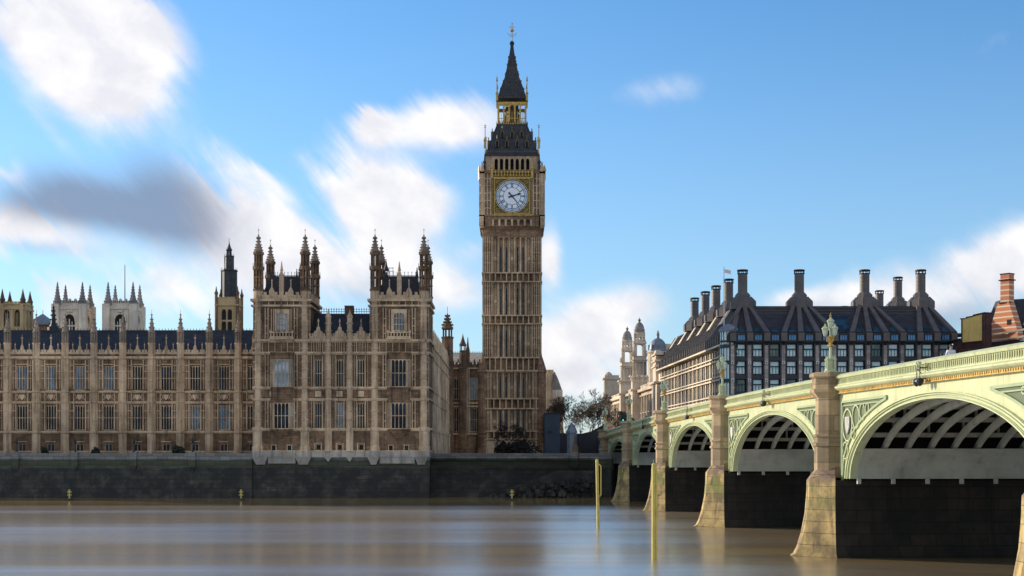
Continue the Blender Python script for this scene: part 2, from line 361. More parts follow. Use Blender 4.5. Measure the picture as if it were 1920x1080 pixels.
class MB:
    """collects shapes in a turned, shifted frame; becomes ONE mesh object"""
    def __init__(s, ox=0.0, oy=0.0, rot=0.0, oz=0.0):
        s.v = []; s.f = []; s.at(ox, oy, rot, oz)
    def at(s, ox=0.0, oy=0.0, rot=0.0, oz=0.0):
        s.ox, s.oy, s.oz = ox, oy, oz; s.c, s.s = cos(rot), sin(rot); return s
    def p(s, x, y, z):
        s.v.append((s.ox + s.c * x - s.s * y, s.oy + s.s * x + s.c * y, s.oz + z)); return len(s.v) - 1
    def box(s, x0, x1, y0, y1, z0, z1):
        i = [s.p(x, y, z) for z in (z0, z1) for x, y in ((x0, y0), (x1, y0), (x1, y1), (x0, y1))]
        s.hexa(i)
    def hexa(s, i):
        s.f += [(i[3], i[2], i[1], i[0]), (i[4], i[5], i[6], i[7]), (i[0], i[1], i[5], i[4]), (i[1], i[2], i[6], i[5]), (i[2], i[3], i[7], i[6]), (i[3], i[0], i[4], i[7])]
    def frust(s, a, z0, b, z1):
        """a, b = (x0,x1,y0,y1) rectangles at z0 and z1"""
        i = [s.p(x, y, z0) for x, y in ((a[0], a[2]), (a[1], a[2]), (a[1], a[3]), (a[0], a[3]))] + \
            [s.p(x, y, z1) for x, y in ((b[0], b[2]), (b[1], b[2]), (b[1], b[3]), (b[0], b[3]))]
        s.hexa(i)
    def loft(s, loops, closed=True, caps=True):
        ids = [[s.p(*q) for q in lp] for lp in loops]
        n = len(ids[0])
        for a, b in zip(ids, ids[1:]):
            for k in range(n if closed else n - 1):
                s.f.append((a[k], a[(k + 1) % n], b[(k + 1) % n], b[k]))
        if caps and closed:
            s.f.append(tuple(reversed(ids[0]))); s.f.append(tuple(ids[-1]))
    def prism_y(s, poly, y0, y1):
        s.loft([[(x, y0, z) for x, z in poly], [(x, y1, z) for x, z in poly]])
    def prism_x(s, poly, x0, x1):
        s.loft([[(x0, y, z) for y, z in poly], [(x1, y, z) for y, z in poly]])
    def prism_z(s, poly, z0, z1):
        s.loft([[(x, y, z0) for x, y in poly], [(x, y, z1) for x, y in poly]])
    def lathe(s, cx, cy, prof, n=8, rot=None):
        rot = pi / n if rot is None else rot
        s.loft([[(cx + max(r, .004) * cos(rot + 2 * pi * k / n), cy + max(r, .004) * sin(rot + 2 * pi * k / n), z) for k in range(n)] for r, z in prof])
    def tube(s, a, b, r0, r1=None, n=4):
        r1 = r0 if r1 is None else r1
        a, b = Vector(a), Vector(b); d = (b - a)
        if d.length < 1e-6: return
        d.normalize(); u = d.orthogonal().normalized(); v = d.cross(u)
        s.loft([[tuple(p + (u * cos(2 * pi * k / n) + v * sin(2 * pi * k / n)) * r) for k in range(n)] for p, r in ((a, r0), (b, r1))])
    def path(s, pts, r, n=5):
        for a, b in zip(pts, pts[1:]): s.tube(a, b, r, r, n)
    def ball(s, cx, cy, cz, r, n=8, m=5, sz=1.0):
        s.lathe(cx, cy, [(r * sin(pi * k / m), cz - r * sz * cos(pi * k / m)) for k in range(m + 1)], n)
    def mesh(s, name, mat, off=(0, 0, 0), smooth=False, recalc=True):
        me = bpy.data.meshes.new(name)
        me.from_pydata([(x - off[0], y - off[1], z - off[2]) for x, y, z in s.v], [], s.f)
        if recalc:
            bm = bmesh.new(); bm.from_mesh(me); bmesh.ops.recalc_face_normals(bm, faces=bm.faces); bm.to_mesh(me); bm.free()
        me.materials.append(M[mat] if isinstance(mat, str) else mat)
        if smooth:
            me.polygons.foreach_set('use_smooth', [True] * len(me.polygons))
        return me

def tag(o, label=None, cat=None, group=None, kind=None):
    if label: o['label'] = label
    if cat: o['category'] = cat
    if group: o['group'] = group
    if kind: o['kind'] = kind
    return o

def root(name, loc, label, cat, group=None, rot=0.0):
    o = bpy.data.objects.new(name, None); o.location = loc; o.rotation_euler = (0, 0, rot); o.empty_display_size = .5
    COL.objects.link(o); return tag(o, label, cat, group)

def link(name, me, parent=None, loc=(0, 0, 0), rot=0.0):
    o = bpy.data.objects.new(name, me); COL.objects.link(o)
    o.location = loc; o.rotation_euler = (0, 0, rot)
    if parent: o.parent = parent
    return o

def part(name, mb, mat, parent, smooth=False):
    """mesh drawn in world coordinates, hung under an unrotated thing (or a part of one at the thing's origin)"""
    r = parent if parent.parent is None else parent.parent
    return link(name, mb.mesh(name, mat, tuple(r.location), smooth), parent)

def solo(name, mb, mat, label, cat, group=None, base=None, smooth=False):
    base = base or (0, 0, 0)
    o = link(name, mb.mesh(name, mat, base, smooth), None, base)
    return tag(o, label, cat, group)

def structure(name, mb, mat):
    o = link(name, mb.mesh(name, mat)); o['kind'] = 'structure'; return o

def kids(o): return [c for c in o.children]

def copy_tree(o, parent=None):
    c = o.copy(); COL.objects.link(c)
    if parent: c.parent = parent
    for ch in kids(o): copy_tree(ch, c)
    return c

def repeat(o, loc, rot=None):
    """copy of a part with its sub-parts, under the same thing"""
    c = copy_tree(o, o.parent); c.location = loc
    if rot is not None: c.rotation_euler = (0, 0, rot)
    return c

def facade(mb, x0, x1, z0, z1, d, cols):
    """wall slab y in 0..d with real openings; cols = [(xa, xb, [(za, zb), ...])]"""
    x = x0
    for xa, xb, ops in sorted(cols):
        if xa > x: mb.box(x, xa, 0, d, z0, z1)
        z = z0
        for za, zb in sorted(ops):
            if za > z: mb.box(xa, xb, 0, d, z, za)
            z = zb
        if z1 > z: mb.box(xa, xb, 0, d, z, z1)
        x = xb
    if x1 > x: mb.box(x, x1, 0, d, z0, z1)

def arch_pts(xa, xb, zs, rise, n=5):
    """pointed arch from (xa,zs) over the middle to (xb,zs)"""
    xm = (xa + xb) / 2; out = []
    for k in range(n + 1):
        t = k / n; out.append((xa + (xm - xa) * (1 - cos(t * pi / 2)) ** 1.0, zs + rise * sin(t * pi / 2) ** .9))
    for k in range(n - 1, -1, -1):
        t = k / n; out.append((xb - (xb - xm) * (1 - cos(t * pi / 2)) ** 1.0, zs + rise * sin(t * pi / 2) ** .9))
    return out

def arch_head(mb, xa, xb, zs, zt, rise, y0, y1, n=4):
    """solid wall between springing zs and zt with a pointed arch cut out"""
    pts = arch_pts(xa, xb, zs, rise, n)
    m = len(pts) // 2
    mb.prism_y([(xa, zt)] + [(xa, zs)] + pts[1:m + 1] + [((xa + xb) / 2, zt)], y0, y1)
    mb.prism_y([((xa + xb) / 2, zt)] + pts[m:-1] + [(xb, zs), (xb, zt)], y0, y1)

WCACHE = {}
def window_meshes(w, h, lights, transoms, frame='stone_pale', pane='pane', arched=True, t=.1, d=.22):
    key = (round(w, 2), round(h, 2), lights, tuple(transoms), frame, pane, arched, t, d)
    if key in WCACHE: return WCACHE[key]
    f = MB(); lw = w / lights
    f.box(-w / 2, -w / 2 + t, 0, d, 0, h); f.box(w / 2 - t, w / 2, 0, d, 0, h)
    f.box(-w / 2 + t, w / 2 - t, -.06, d, 0, .12)
    top = h
    if arched:
        hh = min(lw * .9, h * .2)
        for k in range(lights):
            arch_head(f, -w / 2 + k * lw + t * .4, -w / 2 + (k + 1) * lw - t * .4, h - hh - .06, h, hh * .9, .03, d - .03, 3)
    else:
        f.box(-w / 2 + t, w / 2 - t, 0, d, h - t, h)
    for k in range(1, lights):
        x = -w / 2 + k * lw; f.box(x - t * .42, x + t * .42, .015, d - .015, .12, h - .01)
    for q in transoms:
        f.box(-w / 2 + t, w / 2 - t, .02, d - .02, h * q - t * .5, h * q + t * .5)
    g = MB(); g.box(-w / 2 + .02, w / 2 - .02, d - .02, d + .03, .02, h - .02)
    WCACHE[key] = (f.mesh('window', frame), g.mesh('pane', pane))
    return WCACHE[key]

def window(parent, loc, rot, *a, name='window', **k):
    fm, gm = window_meshes(*a, **k)
    L = parent.location
    o = link(name, fm, parent, (loc[0] - L[0], loc[1] - L[1], loc[2] - L[2]), rot)
    link('pane', gm, o)
    return o

# ================================================================== SETTING
mb = MB(); mb.loft([[(-5000, -600, 0), (5000, -600, 0)], [(-5000, 262, 0), (5000, 262, 0)]], closed=False)
structure('river', mb, 'water')
mb = MB()
mb.loft([[(-5000, 226.5, 6.45), (13.5, 226.5, 6.45)], [(-5000, 8000, 6.45), (13.5, 8000, 6.45)]], closed=False)
mb.loft([[(13.5, 243.5, 6.45), (5000, 243.5, 6.45)], [(13.5, 8000, 6.45), (5000, 8000, 6.45)]], closed=False)
structure('ground', mb, 'paving')

# ------------------------------------------------------------------ river walls
XL, XR = -42.3, -13.45            # the pavilion stands between these, its foot in the river
def river_wall(name, x0, x1, y, label, piers):
    r = root(name, ((x0 + x1) / 2, y, 0), label, 'river wall')
    w = MB()
    w.prism_x([(y - .55, -.5), (y + 1.2, -.5), (y + 1.2, 6.2), (y, 6.2)], x0, x1)
    w.box(x0, x1, y - .18, y + .45, 5.55, 5.8)
    part('wall', w, 'river_wall', r)
    c = MB(); c.box(x0, x1, y - .02, y + .5, 6.2, 7.02); c.box(x0, x1, y - .16, y + .6, 7.02, 7.22)
    part('parapet', c, 'river_wall', r)
    for k, x in enumerate(piers):
        p_ = MB(); p_.box(x - .55, x + .55, y - .4, y + .62, 5.0, 7.3); p_.box(x - .65, x + .65, y - .5, y + .7, 7.3, 7.45)
        p_.frust((x - .5, x + .5, y - .38, y - .1), 5.0, (x - .25, x + .25, y - .2, y - .1), 4.1)
        part('wall_pier', p_, 'river_wall', r)
    return r
lampx = [PX(30 + 110.2 * k, 225.2) for k in range(-1, 4)]
river_wall('river_wall', -150, XL, 225.2, 'long dark terrace wall with small piers, left of the twin towered pavilion', lampx)
river_wall('river_wall', XR, 16.5, 229.5, 'dark stone embankment wall between the pavilion and the bridge', [PX(1077, 229)])
# old slipway and tumbled stones at the foot of the wall by the bridge
r = root('slipway', (4, 228, 0), 'dark sloping stone slipway against the embankment wall', 'slipway')
w = MB(); w.prism_y([(PX(905, 228), .0), (PX(1045, 228), 4.4), (PX(1120, 228), 4.4), (PX(1120, 228), -.3), (PX(905, 228), -.3)], 227.4, 229.0)
part('ramp', w, 'river_wall', r)
rr = random.Random(5)
w = MB()
for k in range(130):
    x = rr.uniform(PX(930, 227), PX(1112, 227)); t = (x - PX(930, 227)) / (PX(1112, 227) - PX(930, 227))
    z = rr.uniform(-.1, .5 + 2.6 * t); y = 227.35 - (2.4 - .7 * z) * rr.uniform(0, .8) + .3
    s_ = rr.uniform(.35, .8); w.at(x, y, rr.uniform(0, 3), z)
    w.frust((-s_, s_, -s_ * .7, s_ * .7), -.2, (-s_ * .75, s_ * .7, -s_ * .55, s_ * .5), s_ * .75)
w.at()
o = link('rubble', w.mesh('rubble', 'river_wall')); tag(o, kind='stuff')

# ================================================================== PALACE WING (left)
def crocket_spire(mb, x, y, z0, r, h, n=8):
    """stone cap: ogee cone with crockets and a finial"""
    mb.lathe(x, y, [(r * 1.12, z0), (r * 1.12, z0 + .12), (r * .9, z0 + .14), (r * .55, z0 + h * .38), (r * .26, z0 + h * .68), (r * .12, z0 + h * .86), (r * .05, z0 + h)], n)
    for q, rr_ in ((.2, .82), (.42, .55), (.62, .36)):
        for k in range(4):
            a = k * pi / 2 + pi / 4
            cx, cy = x + cos(a) * r * rr_, y + sin(a) * r * rr_
            s_ = r * .17; mb.box(cx - s_, cx + s_, cy - s_, cy + s_, z0 + h * q, z0 + h * q + s_ * 2)
    mb.lathe(x, y, [(r * .12, z0 + h * .84), (r * .34, z0 + h * .87), (r * .34, z0 + h * .895), (r * .1, z0 + h * .92)], 6)

prnd = random.Random(8)
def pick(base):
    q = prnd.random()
    return 'pane_blue' if q < .12 else ('pane_pale' if q < .16 else base)

def palace_wing():
    Z = 236.0
    z = lambda y: PZ(y, Z)
    xb = [PX(14.5 + 54.05 * k, Z) for k in range(-3, 9)]
    bay = xb[1] - xb[0]
    x0, x1 = xb[0] - .8, XL - .02
    R_ = root('palace_wing', ((x0 + x1) / 2, Z + 5, 6.45), 'long low gothic palace wing of brown stone with slate roof at left', 'palace')
    w = MB(0, Z)
    cx = [x + bay / 2 for x in xb]
    up = [(c - .93, c + .93, [(z(807), z(760)), (z(733), z(686))]) for c in cx if c + .93 < x1]
    lo = [(c - .65, c + .65, [(z(848), z(832))]) for c in cx if c + .65 < x1]
    facade(w, x0, x1, 6.3, z(810), .6, lo)
    facade(w, x0, x1, z(810), z(664), .6, up)
    w.box(x0, x1, .6, 14, 6.3, z(671))                      # body behind the front
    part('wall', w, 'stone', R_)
    s_ = MB(0, Z)                                            # string courses, panel frames, blind tracery
    for y, pr, hh in ((848, .28, .25), (811, .3, .28), (755, .22, .2), (735, .24, .2), (672, .38, .34)):
        s_.box(x0, x1, -pr, -.004, z(y), z(y) + hh); s_.box(x0, x1, -pr * .5, -.003, z(y) - .16, z(y) - .003)
    for c in cx:
        if c > x1 - 1.2: continue
        for sg in (-1, 1):
            for dx, wd in ((1.02, .15), (1.5, .09), (1.78, .12)):
                xx = c + sg * dx
                for ya, yb in ((810, 755.2), (732.6, 673)):
                    s_.box(xx - wd / 2, xx + wd / 2, -.16, -.002, z(ya) + .28, z(yb) - .17)
            for ym in (784, 771, 710, 697, 686):
                s_.box(c + sg * 1.4 - .38, c + sg * 1.4 + .38, -.10, -.001, z(ym), z(ym) + .13)
        s_.box(c - .95, c + .95, -.14, -.002, z(684), z(684) + .14)
        for sg in (-1, 1):                                   # carved panel with shield between floors
            s_.box(c + sg * 1.0 - .07, c + sg * 1.0 + .07, -.14, -.002, z(754) + .03, z(736.5))
            s_.box(c + sg * 1.72 - .05, c + sg * 1.72 + .05, -.12, -.002, z(754) + .03, z(736.5))
        zc = (z(754) + z(735)) / 2
        s_.prism_y([(c, zc - .55), (c + .4, zc - .1), (c + .4, zc + .4), (c - .4, zc + .4), (c - .4, zc - .1)], -.2, -.002)
        for sg in (-1, 1):
            s_.tube((c + sg * .4, -.08, zc - .4), (c + sg * .82, -.08, zc + .5), .07); s_.tube((c + sg * .3, -.08, zc + .5), (c + sg * .85, -.08, zc - .5), .06)
        s_.box(c - .85, c + .85, -.14, -.002, z(829), z(829) + .14)
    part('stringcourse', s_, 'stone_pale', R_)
    # parapet
    p_ = MB(0, Z)
    p_.box(x0, x1, -.12, .3, z(664), z(661)); 
    for c in cx:
        if c > x1 - 1: continue
        for k in range(-4, 5):
            if abs(k) < 2: continue
            xx = c + k * .49
            if xx + .2 < x1: p_.box(xx - .17, xx + .17, -.1, .25, z(661), z(657)); p_.prism_y([(xx - .19, z(657)), (xx + .19, z(657)), (xx, z(655))], -.12, .27)
    p_.box(x0, x1, -.16, -.12, z(662), z(660.5))
    part('parapet', p_, 'stone_pale', R_)
    # roof
    q = MB(0, Z); q.prism_x([(1.0, z(668)), (1.0, z(663)), (7, PZ(620.5, Z + 7)), (13, z(663)), (13, z(668))], x0, x1 - .02)
    rf = part('roof', q, 'slate', R_)
    cr = MB(0, Z + 7); zr = PZ(620.5, Z + 7)
    cr.box(x0, x1 - .1, -.05, .05, zr, zr + .14)
    k = x0
    while k < x1 - .3:
        cr.box(k - .03, k + .03, -.03, .03, zr + .14, zr + .42); cr.box(k - .09, k + .09, -.03, .03, zr + .28, zr + .34); k += .55
    part('cresting', cr, 'iron', rf)
    # windows
    for c in cx:
        if c + .93 > x1: continue
        i = cx.index(c)
        window(R_, (c, Z + .08, z(807)), 0, 1.86, z(760) - z(807), 4, (.5,), pane=pick('pane'))
        window(R_, (c, Z + .08, z(733)), 0, 1.86, z(686) - z(733), 4, (.5,), pane='pane_blue' if i in (3, 4, 5, 6) else pick('pane'))
        window(R_, (c, Z + .1, z(848)), 0, 1.3, z(832) - z(848), 2, (), arched=False, name='basement_window')
    # gablets on the parapet
    g = MB(0, 0)
    g.prism_y([(-.6, 0), (.6, 0), (.6, .5), (.32, .56), (.2, 1.0), (-.2, 1.0), (-.32, .56), (-.6, .5)], -.18, .25)
    g.prism_y([(-.25, 1.0), (.25, 1.0), (0, 1.5)], -.2, .27)
    g.lathe(0, .03, [(.11, 1.3), (.07, 2.4), (.22, 2.5), (.22, 2.62), (.05, 2.7), (.03, 3.2)], 6)
    g.prism_y([(0, .35), (.16, .55), (.16, .95), (-.16, .95), (-.16, .55)], -.28, -.18)
    rod = MB()
    for sg in (-1, 1): rod.lathe(sg * 1.2, .02, [(.08, 0), (.06, 1.3), (.12, 1.35), (.12, 1.5), (.03, 1.6), (.02, 1.8)], 6)
    gm, rm = g.mesh('gablet', 'stone_pale'), rod.mesh('finial', 'stone_pale')
    for c in cx:
        if c > x1 - 1: continue
        o = link('gablet', gm, R_, (c - R_.location.x, Z - R_.location.y, z(662) - R_.location.z))
        link('finial', rm, o)
    # buttresses
    b = MB(); zb = 6.3
    b.lathe(0, 0, [(.86, zb), (.86, z(846)), (.74, z(845)), (.74, z(813)), (.88, z(812)), (.88, z(809)), (.66, z(808)), (.66, z(756)), (.78, z(755)), (.78, z(752.5)), (.64, z(752)),
                   (.64, z(736)), (.78, z(735.5)), (.78, z(733)), (.62, z(732)), (.62, z(674)), (.8, z(672.5)), (.8, z(668.5)), (.6, z(668)), (.6, z(646)), (.68, z(645)), (.68, z(643.5)), (.52, z(643))], 8)
    for k in range(8):
        a = pi / 8 + k * pi / 4
        for ya, yb, r_ in ((806, 757, .66), (731, 675, .63)):
            b.tube((cos(a) * r_, sin(a) * r_, z(ya)), (cos(a) * r_, sin(a) * r_, z(yb)), .07)
    for ym in (789, 773, 716, 699, 686, 745):
        b.lathe(0, 0, [(.60, z(ym)), (.71, z(ym) + .03), (.71, z(ym) + .16), (.60, z(ym) + .2)], 8)
    t_ = MB()
    t_.lathe(0, 0, [(.36, z(643)), (.36, z(622))], 8)
    for k in range(8):
        a = k * pi / 4 + pi / 8; t_.tube((cos(a) * .5, sin(a) * .5, z(643)), (cos(a) * .5, sin(a) * .5, z(623)), .11, .11, 4)
    t_.lathe(0, 0, [(.50, z(632)), (.58, z(631.7)), (.58, z(631)), (.5, z(630.7))], 8)
    crocket_spire(t_, 0, 0, z(623), .58, z(586) - z(623))
    t_.tube((0, 0, z(588)), (0, 0, z(581)), .03)
    bm_, tm_ = b.mesh('buttress', 'stone_pale'), t_.mesh('pinnacle', 'pinnacle_stone')
    for x in xb:
        o = link('buttress', bm_, R_, (x - R_.location.x, Z - .1 - R_.location.y, -R_.location.z))
        link('pinnacle', tm_, o)
palace_wing()

# ================================================================== PALACE PAVILION with two towers
def palace_pavilion():
    Z = 225.6
    z = lambda y: PZ(y, Z)
    x = lambda v: PX(v, Z)
    R_ = root('palace_pavilion', ((XL + XR) / 2, 231, 0), 'gothic palace pavilion with two turreted towers, rising straight from the river', 'palace')
    DEP = 12.2
    T = [(x(475), x(580)), (x(694), x(803))]
    mx0, mx1 = x(580), x(694)
    # plinth in the water
    w = MB(0, Z)
    w.prism_x([(-.45, -.5), (-.02, z(857.6)), (DEP, z(857.6)), (DEP, -.5)], XL, XR)
    part('river_base', w, 'river_wall', R_)
    w = MB(0, Z)
    w.box(XL + .01, XR - .01, -.42, DEP, z(856.5), z(846)); w.box(XL - .1, XR + .1, -.62, DEP, z(857.5), z(856.5))
    for a, b in ((475, 503), (555, 584), (690, 712), (778, 803)):
        w.frust((x(a), x(b), -.75, -.2), z(857.5), (x(a), x(b), -.75, -.2), z(856)); w.frust((x(a + 6), x(b - 6), -.5, -.1), z(871), (x(a), x(b), -.95, -.1), z(857.6))
    w.frust((x(503.2), x(554.8), -.42, .1), z(869), (x(503.2), x(554.8), -.55, .1), z(857.6)); w.frust((x(712.2), x(777.8), -.42, .1), z(869), (x(712.2), x(777.8), -.55, .1), z(857.6))
    for a in (616, 656): w.frust((x(a - 1), x(a + 1), -.5, 0), z(865), (x(a - 6), x(a + 6), -.7, 0), z(857.6))
    part('plinth', w, 'plinth', R_)
    # walls
    w = MB(0, Z)
    midc = [x(597), x(637), x(677)]
    for a, b in T:
        c = (a + b) / 2
        w.box(a, b, .0, DEP, z(846), z(564))
    # middle front with real openings
    up = [(c - .62, c + .62, [(z(804), z(755)), (z(726), z(674))]) for c in midc]
    lo = [(c - .42, c + .42, [(z(850) + .3, z(833))]) for c in midc]
    facade(w, mx0, mx1, z(846), z(805), .6, [(a, b, [(z(846) + .1, z(833))]) for a, b, _ in lo]); facade(w, mx0, mx1, z(805), z(639), .6, up)
    w.box(mx0, mx1, .6, DEP, z(846), z(640))
    part('wall', w, 'stone', R_)
    # string courses and cornices
    s_ = MB(0, Z)
    for y, pr, hh in ((847, .3, .22), (806, .34, .3), (749.5, .26, .22), (728, .3, .24), (663, .34, .3), (640, .4, .34)):
        s_.box(x(473.4), x(804), -pr, -.01, z(y), z(y) + hh); s_.box(x(474), x(803.5), -pr * .5, -.008, z(y) - .2, z(y) - .003)
        s_.box(x(803) + .01, x(803) + pr, 0, DEP, z(y), z(y) + hh)
    for a, b in T:
        for y, pr, hh in ((575, .34, .3), (565, .42, .4)):
            s_.box(a - pr, b + pr, -pr, -.01, z(y), z(y) + hh); s_.box(b + .01, b + pr, 0, DEP + pr, z(y), z(y) + hh); s_.box(a - pr, a - .01, 0, DEP + pr, z(y), z(y) + hh)
        # frieze shafts
        for k in range(9):
            xx = a + (b - a) * (k + .5) / 9
            s_.box(xx - .06, xx + .06, -.2, -.01, z(574.5), z(566))
            s_.box(xx - .05, xx + .05, -.2, -.01, z(662), z(641))
        c = (a + b) / 2
        # tracery shafts beside the great windows and over the whole tower front
        for dx in (-2.6, -2.15, 2.15, 2.6):
            for ya, yb in ((804.5, 750.6), (726.5, 664), (638, 577)):
                s_.box(c + dx - .07, c + dx + .07, -.2, -.01, z(ya), z(yb))
        for ya in (790, 775, 712, 697, 684, 626, 612, 598):
            for sg in (-1, 1): s_.box(c + sg * 2.37 - .3, c + sg * 2.37 + .3, -.15, -.01, z(ya), z(ya) + .14)
        # carved panel band under the upper great window
        for k in range(5):
            xx = c - 1.6 + k * .8; s_.prism_y([(xx, z(746)), (xx + .28, z(741)), (xx + .28, z(734)), (xx - .28, z(734)), (xx - .28, z(741))], -.28, -.02)
        # two-light panels on the face beside the arched window
        for sg in (-1, 1):
            for dd in (1.25, 1.6): s_.box(c + sg * dd - .06, c + sg * dd + .06, -.2, -.01, z(622), z(580))
    for c in midc:
        for sg in (-1, 1):
            for dx, wd in ((.72, .13), (1.1, .08)):
                for ya, yb in ((804.5, 750.6), (726.5, 664), (662, 641)):
                    s_.box(c + sg * dx - wd / 2, c + sg * dx + wd / 2, -.17, -.01, z(ya), z(yb))
        for k in (-1, 0, 1): s_.box(c + k * .3 - .04, c + k * .3 + .04, -.17, -.01, z(662), z(641))
        s_.box(c - .5, c + .5, -.2, -.01, z(744), z(733)); s_.box(c - .62, c + .62, -.2, -.01, z(831.5), z(830.5))
        for sg in (-1, 1): s_.box(c + sg * .55 - .07, c + sg * .55 + .07, -.2, -.01, z(846), z(831.5))
    part('stringcourse', s_, 'stone_pale', R_)
    # canted bays with great windows, arched windows above
    for ti, (a, b) in enumerate(T):
        c = (a + b) / 2 + (.15 if ti == 0 else 0)
        o_ = MB(0, Z)
        prof = [(c - 2.0, .0), (c - 1.35, -.85), (c + 1.35, -.85), (c + 2.0, .0)]
        def slab(z0, z1, g=0.0):
            o_.prism_z([(px_ + (g if px_ > c else -g), py_ - (g if py_ < -.1 else 0)) for px_, py_ in prof], z0, z1)
        o_.loft([[(c - .6, -.02, z(822)), (c - .4, -.1, z(822)), (c + .4, -.1, z(822)), (c + .6, -.02, z(822))], [(q, v - .12 if v < 0 else v, z(807)) for q, v in prof]])
        slab(z(807), z(804.5), .1); slab(z(755), z(749), .08); slab(z(749), z(728.6)); slab(z(728.6), z(726), .12); slab(z(674), z(664), .05); slab(z(664), z(661), .2)
        slab(z(804.5), z(755), -.22); slab(z(726), z(674), -.22)     # dark core behind the glass line
        part('oriel', o_, 'stone', R_)
        for za, zb, pn in ((804.5, 755, 'pane'), (726, 674, 'pane_pale' if ti == 0 else 'pane')):
            h = z(zb) - z(za)
            window(R_, (c, Z - .87, z(za)), 0, 2.5, h, 4, (.5,), pane=pn)
            for sg in (-1, 1):
                ang = sg * atan2(.85, .65)
                window(R_, (c + sg * 1.68, Z - .44, z(za)), ang, .95, h, 2, (.5,), pane='pane_pale', name='oriel_side_window')
        # arched window with balcony
        aw = MB(0, Z)
        zs = z(598); arch_head(aw, c - 1.0, c + 1.0, zs, z(580), z(585) - zs, -.22, -.01, 5)
        aw.box(c - 1.2, c - .98, -.24, -.01, z(622), z(580)); aw.box(c + .98, c + 1.2, -.24, -.01, z(622), z(580))
        part('arch_surround', aw, 'stone_pale', R_)
        window(R_, (c, Z - .26, z(621)), 0, 1.9, z(585.5) - z(621), 4, (.36, .68), pane='pane_blue' if ti else 'pane_pale', name='arched_window')
        bl = MB(0, Z); bl.box(c - 2.0, c + 2.0, -.9, -.01, z(637), z(634)); bl.box(c - 1.9, c + 1.9, -.85, -.6, z(634), z(631))
        for k in range(8): xx = c - 1.75 + k * .5; bl.box(xx - .09, xx + .09, -.82, -.62, z(631), z(625))
        bl.box(c - 1.95, c + 1.95, -.88, -.58, z(625), z(622.5))
        for k in range(5): xx = c - 1.8 + k * .9; bl.prism_y([(xx - .2, z(622.5)), (xx + .2, z(622.5)), (xx, z(619))], -.84, -.62)
        part('balcony', bl, 'stone_pale', R_)
        for dx in (-1.35, 1.2):
            window(R_, (c + dx, Z - .25, z(848)), 0, .85, z(834) - z(848), 1, (), arched=False, name='basement_window')
    for i, c in enumerate(midc):
        window(R_, (c, Z + .06, z(804)), 0, 1.24, z(755) - z(804), 3, (.5,), pane=pick('pane'))
        window(R_, (c, Z + .06, z(726)), 0, 1.24, z(674) - z(726), 3, (.5,))
        window(R_, (c, Z + .1, z(846) + .1), 0, .84, z(833) - z(846) - .1, 1, (), arched=False, name='basement_window')
    # corner turrets
    tr = MB(); r = .82
    tr.lathe(0, 0, [(1.05, z(846)), (1.05, z(838)), (.95, z(836)), (.95, z(810)), (1.1, z(807)), (1.1, z(802)), (r, z(800)), (r, z(752)), (r + .14, z(750)), (r + .14, z(747)), (r, z(746)), (r, z(730)), (r + .14, z(728)), (r + .14, z(724)), (r, z(723)),
                    (r, z(666)), (r + .16, z(664)), (r + .16, z(660)), (r, z(659)), (r, z(643)), (r + .2, z(641)), (r + .2, z(636)), (r, z(635)), (r, z(578)), (r + .16, z(576)), (r + .16, z(572)), (r, z(571)), (r, z(568)), (r + .22, z(566)), (r + .22, z(560)), (r, z(559)), (r, z(545))], 8)
    for k in range(8):
        a = pi / 8 + k * pi / 4
        for ya, yb in ((799, 754), (722, 668), (634, 580)):
            tr.tube((cos(a) * r, sin(a) * r, z(ya)), (cos(a) * r, sin(a) * r, z(yb)), .09)
    for ym in (788, 772, 710, 694, 680, 655, 620, 604, 592):
        tr.lathe(0, 0, [(r - .02, z(ym)), (r + .1, z(ym) + .05), (r + .1, z(ym) + .22), (r - .02, z(ym) + .26)], 8)
    top = MB()
    top.lathe(0, 0, [(r + .1, z(545)), (r + .1, z(541)), (r - .1, z(540.5)), (r - .1, z(538))], 8)
    for k in range(8):
        a = pi / 8 + k * pi / 4
        top.tube((cos(a) * .66, sin(a) * .66, z(540)), (cos(a) * .66, sin(a) * .66, z(503)), .19)
        top.tube((cos(a) * .58, sin(a) * .58, z(503)), (cos(a) * .58, sin(a) * .58, z(474)), .18)
        top.tube((cos(a) * .92, sin(a) * .92, z(503)), (cos(a) * .92, sin(a) * .92, z(492)), .05, .02)
    top.lathe(0, 0, [(r - .05, z(521)), (r + .05, z(520.5)), (r + .05, z(519)), (r - .05, z(518.5))], 8)
    top.lathe(0, 0, [(r - .08, z(507)), (r + .16, z(505)), (r + .16, z(500)), (r - .1, z(498))], 8)
    top.lathe(0, 0, [(.74, z(478)), (.9, z(476)), (.9, z(472)), (.7, z(470.5))], 8)
    tmain, top = top, MB()
    top.lathe(0, 0, [(.72, z(471)), (.54, z(464)), (.33, z(456)), (.22, z(448)), (.09, z(440))], 8)
    for yy, rr_ in ((469, .9), (464, .74), (459, .6), (453, .48), (447, .40)):
        for k in range(8):
            a = k * pi / 4; q = .07
            top.box(cos(a) * rr_ * .78 - q, cos(a) * rr_ * .78 + q, sin(a) * rr_ * .78 - q, sin(a) * rr_ * .78 + q, z(yy), z(yy) + .16)
    top.lathe(0, 0, [(.1, z(446)), (.36, z(445)), (.36, z(443.5)), (.08, z(442)), (.14, z(440)), (.02, z(438))], 6)
    top.tube((0, 0, z(440)), (0, 0, z(427)), .035); top.box(-.14, .14, -.02, .02, z(431), z(430))
    tm, pm, sm_ = tr.mesh('corner_turret', 'stone_pale'), tmain.mesh('turret_cap', 'stone'), top.mesh('turret_spire', 'pinnacle_stone')
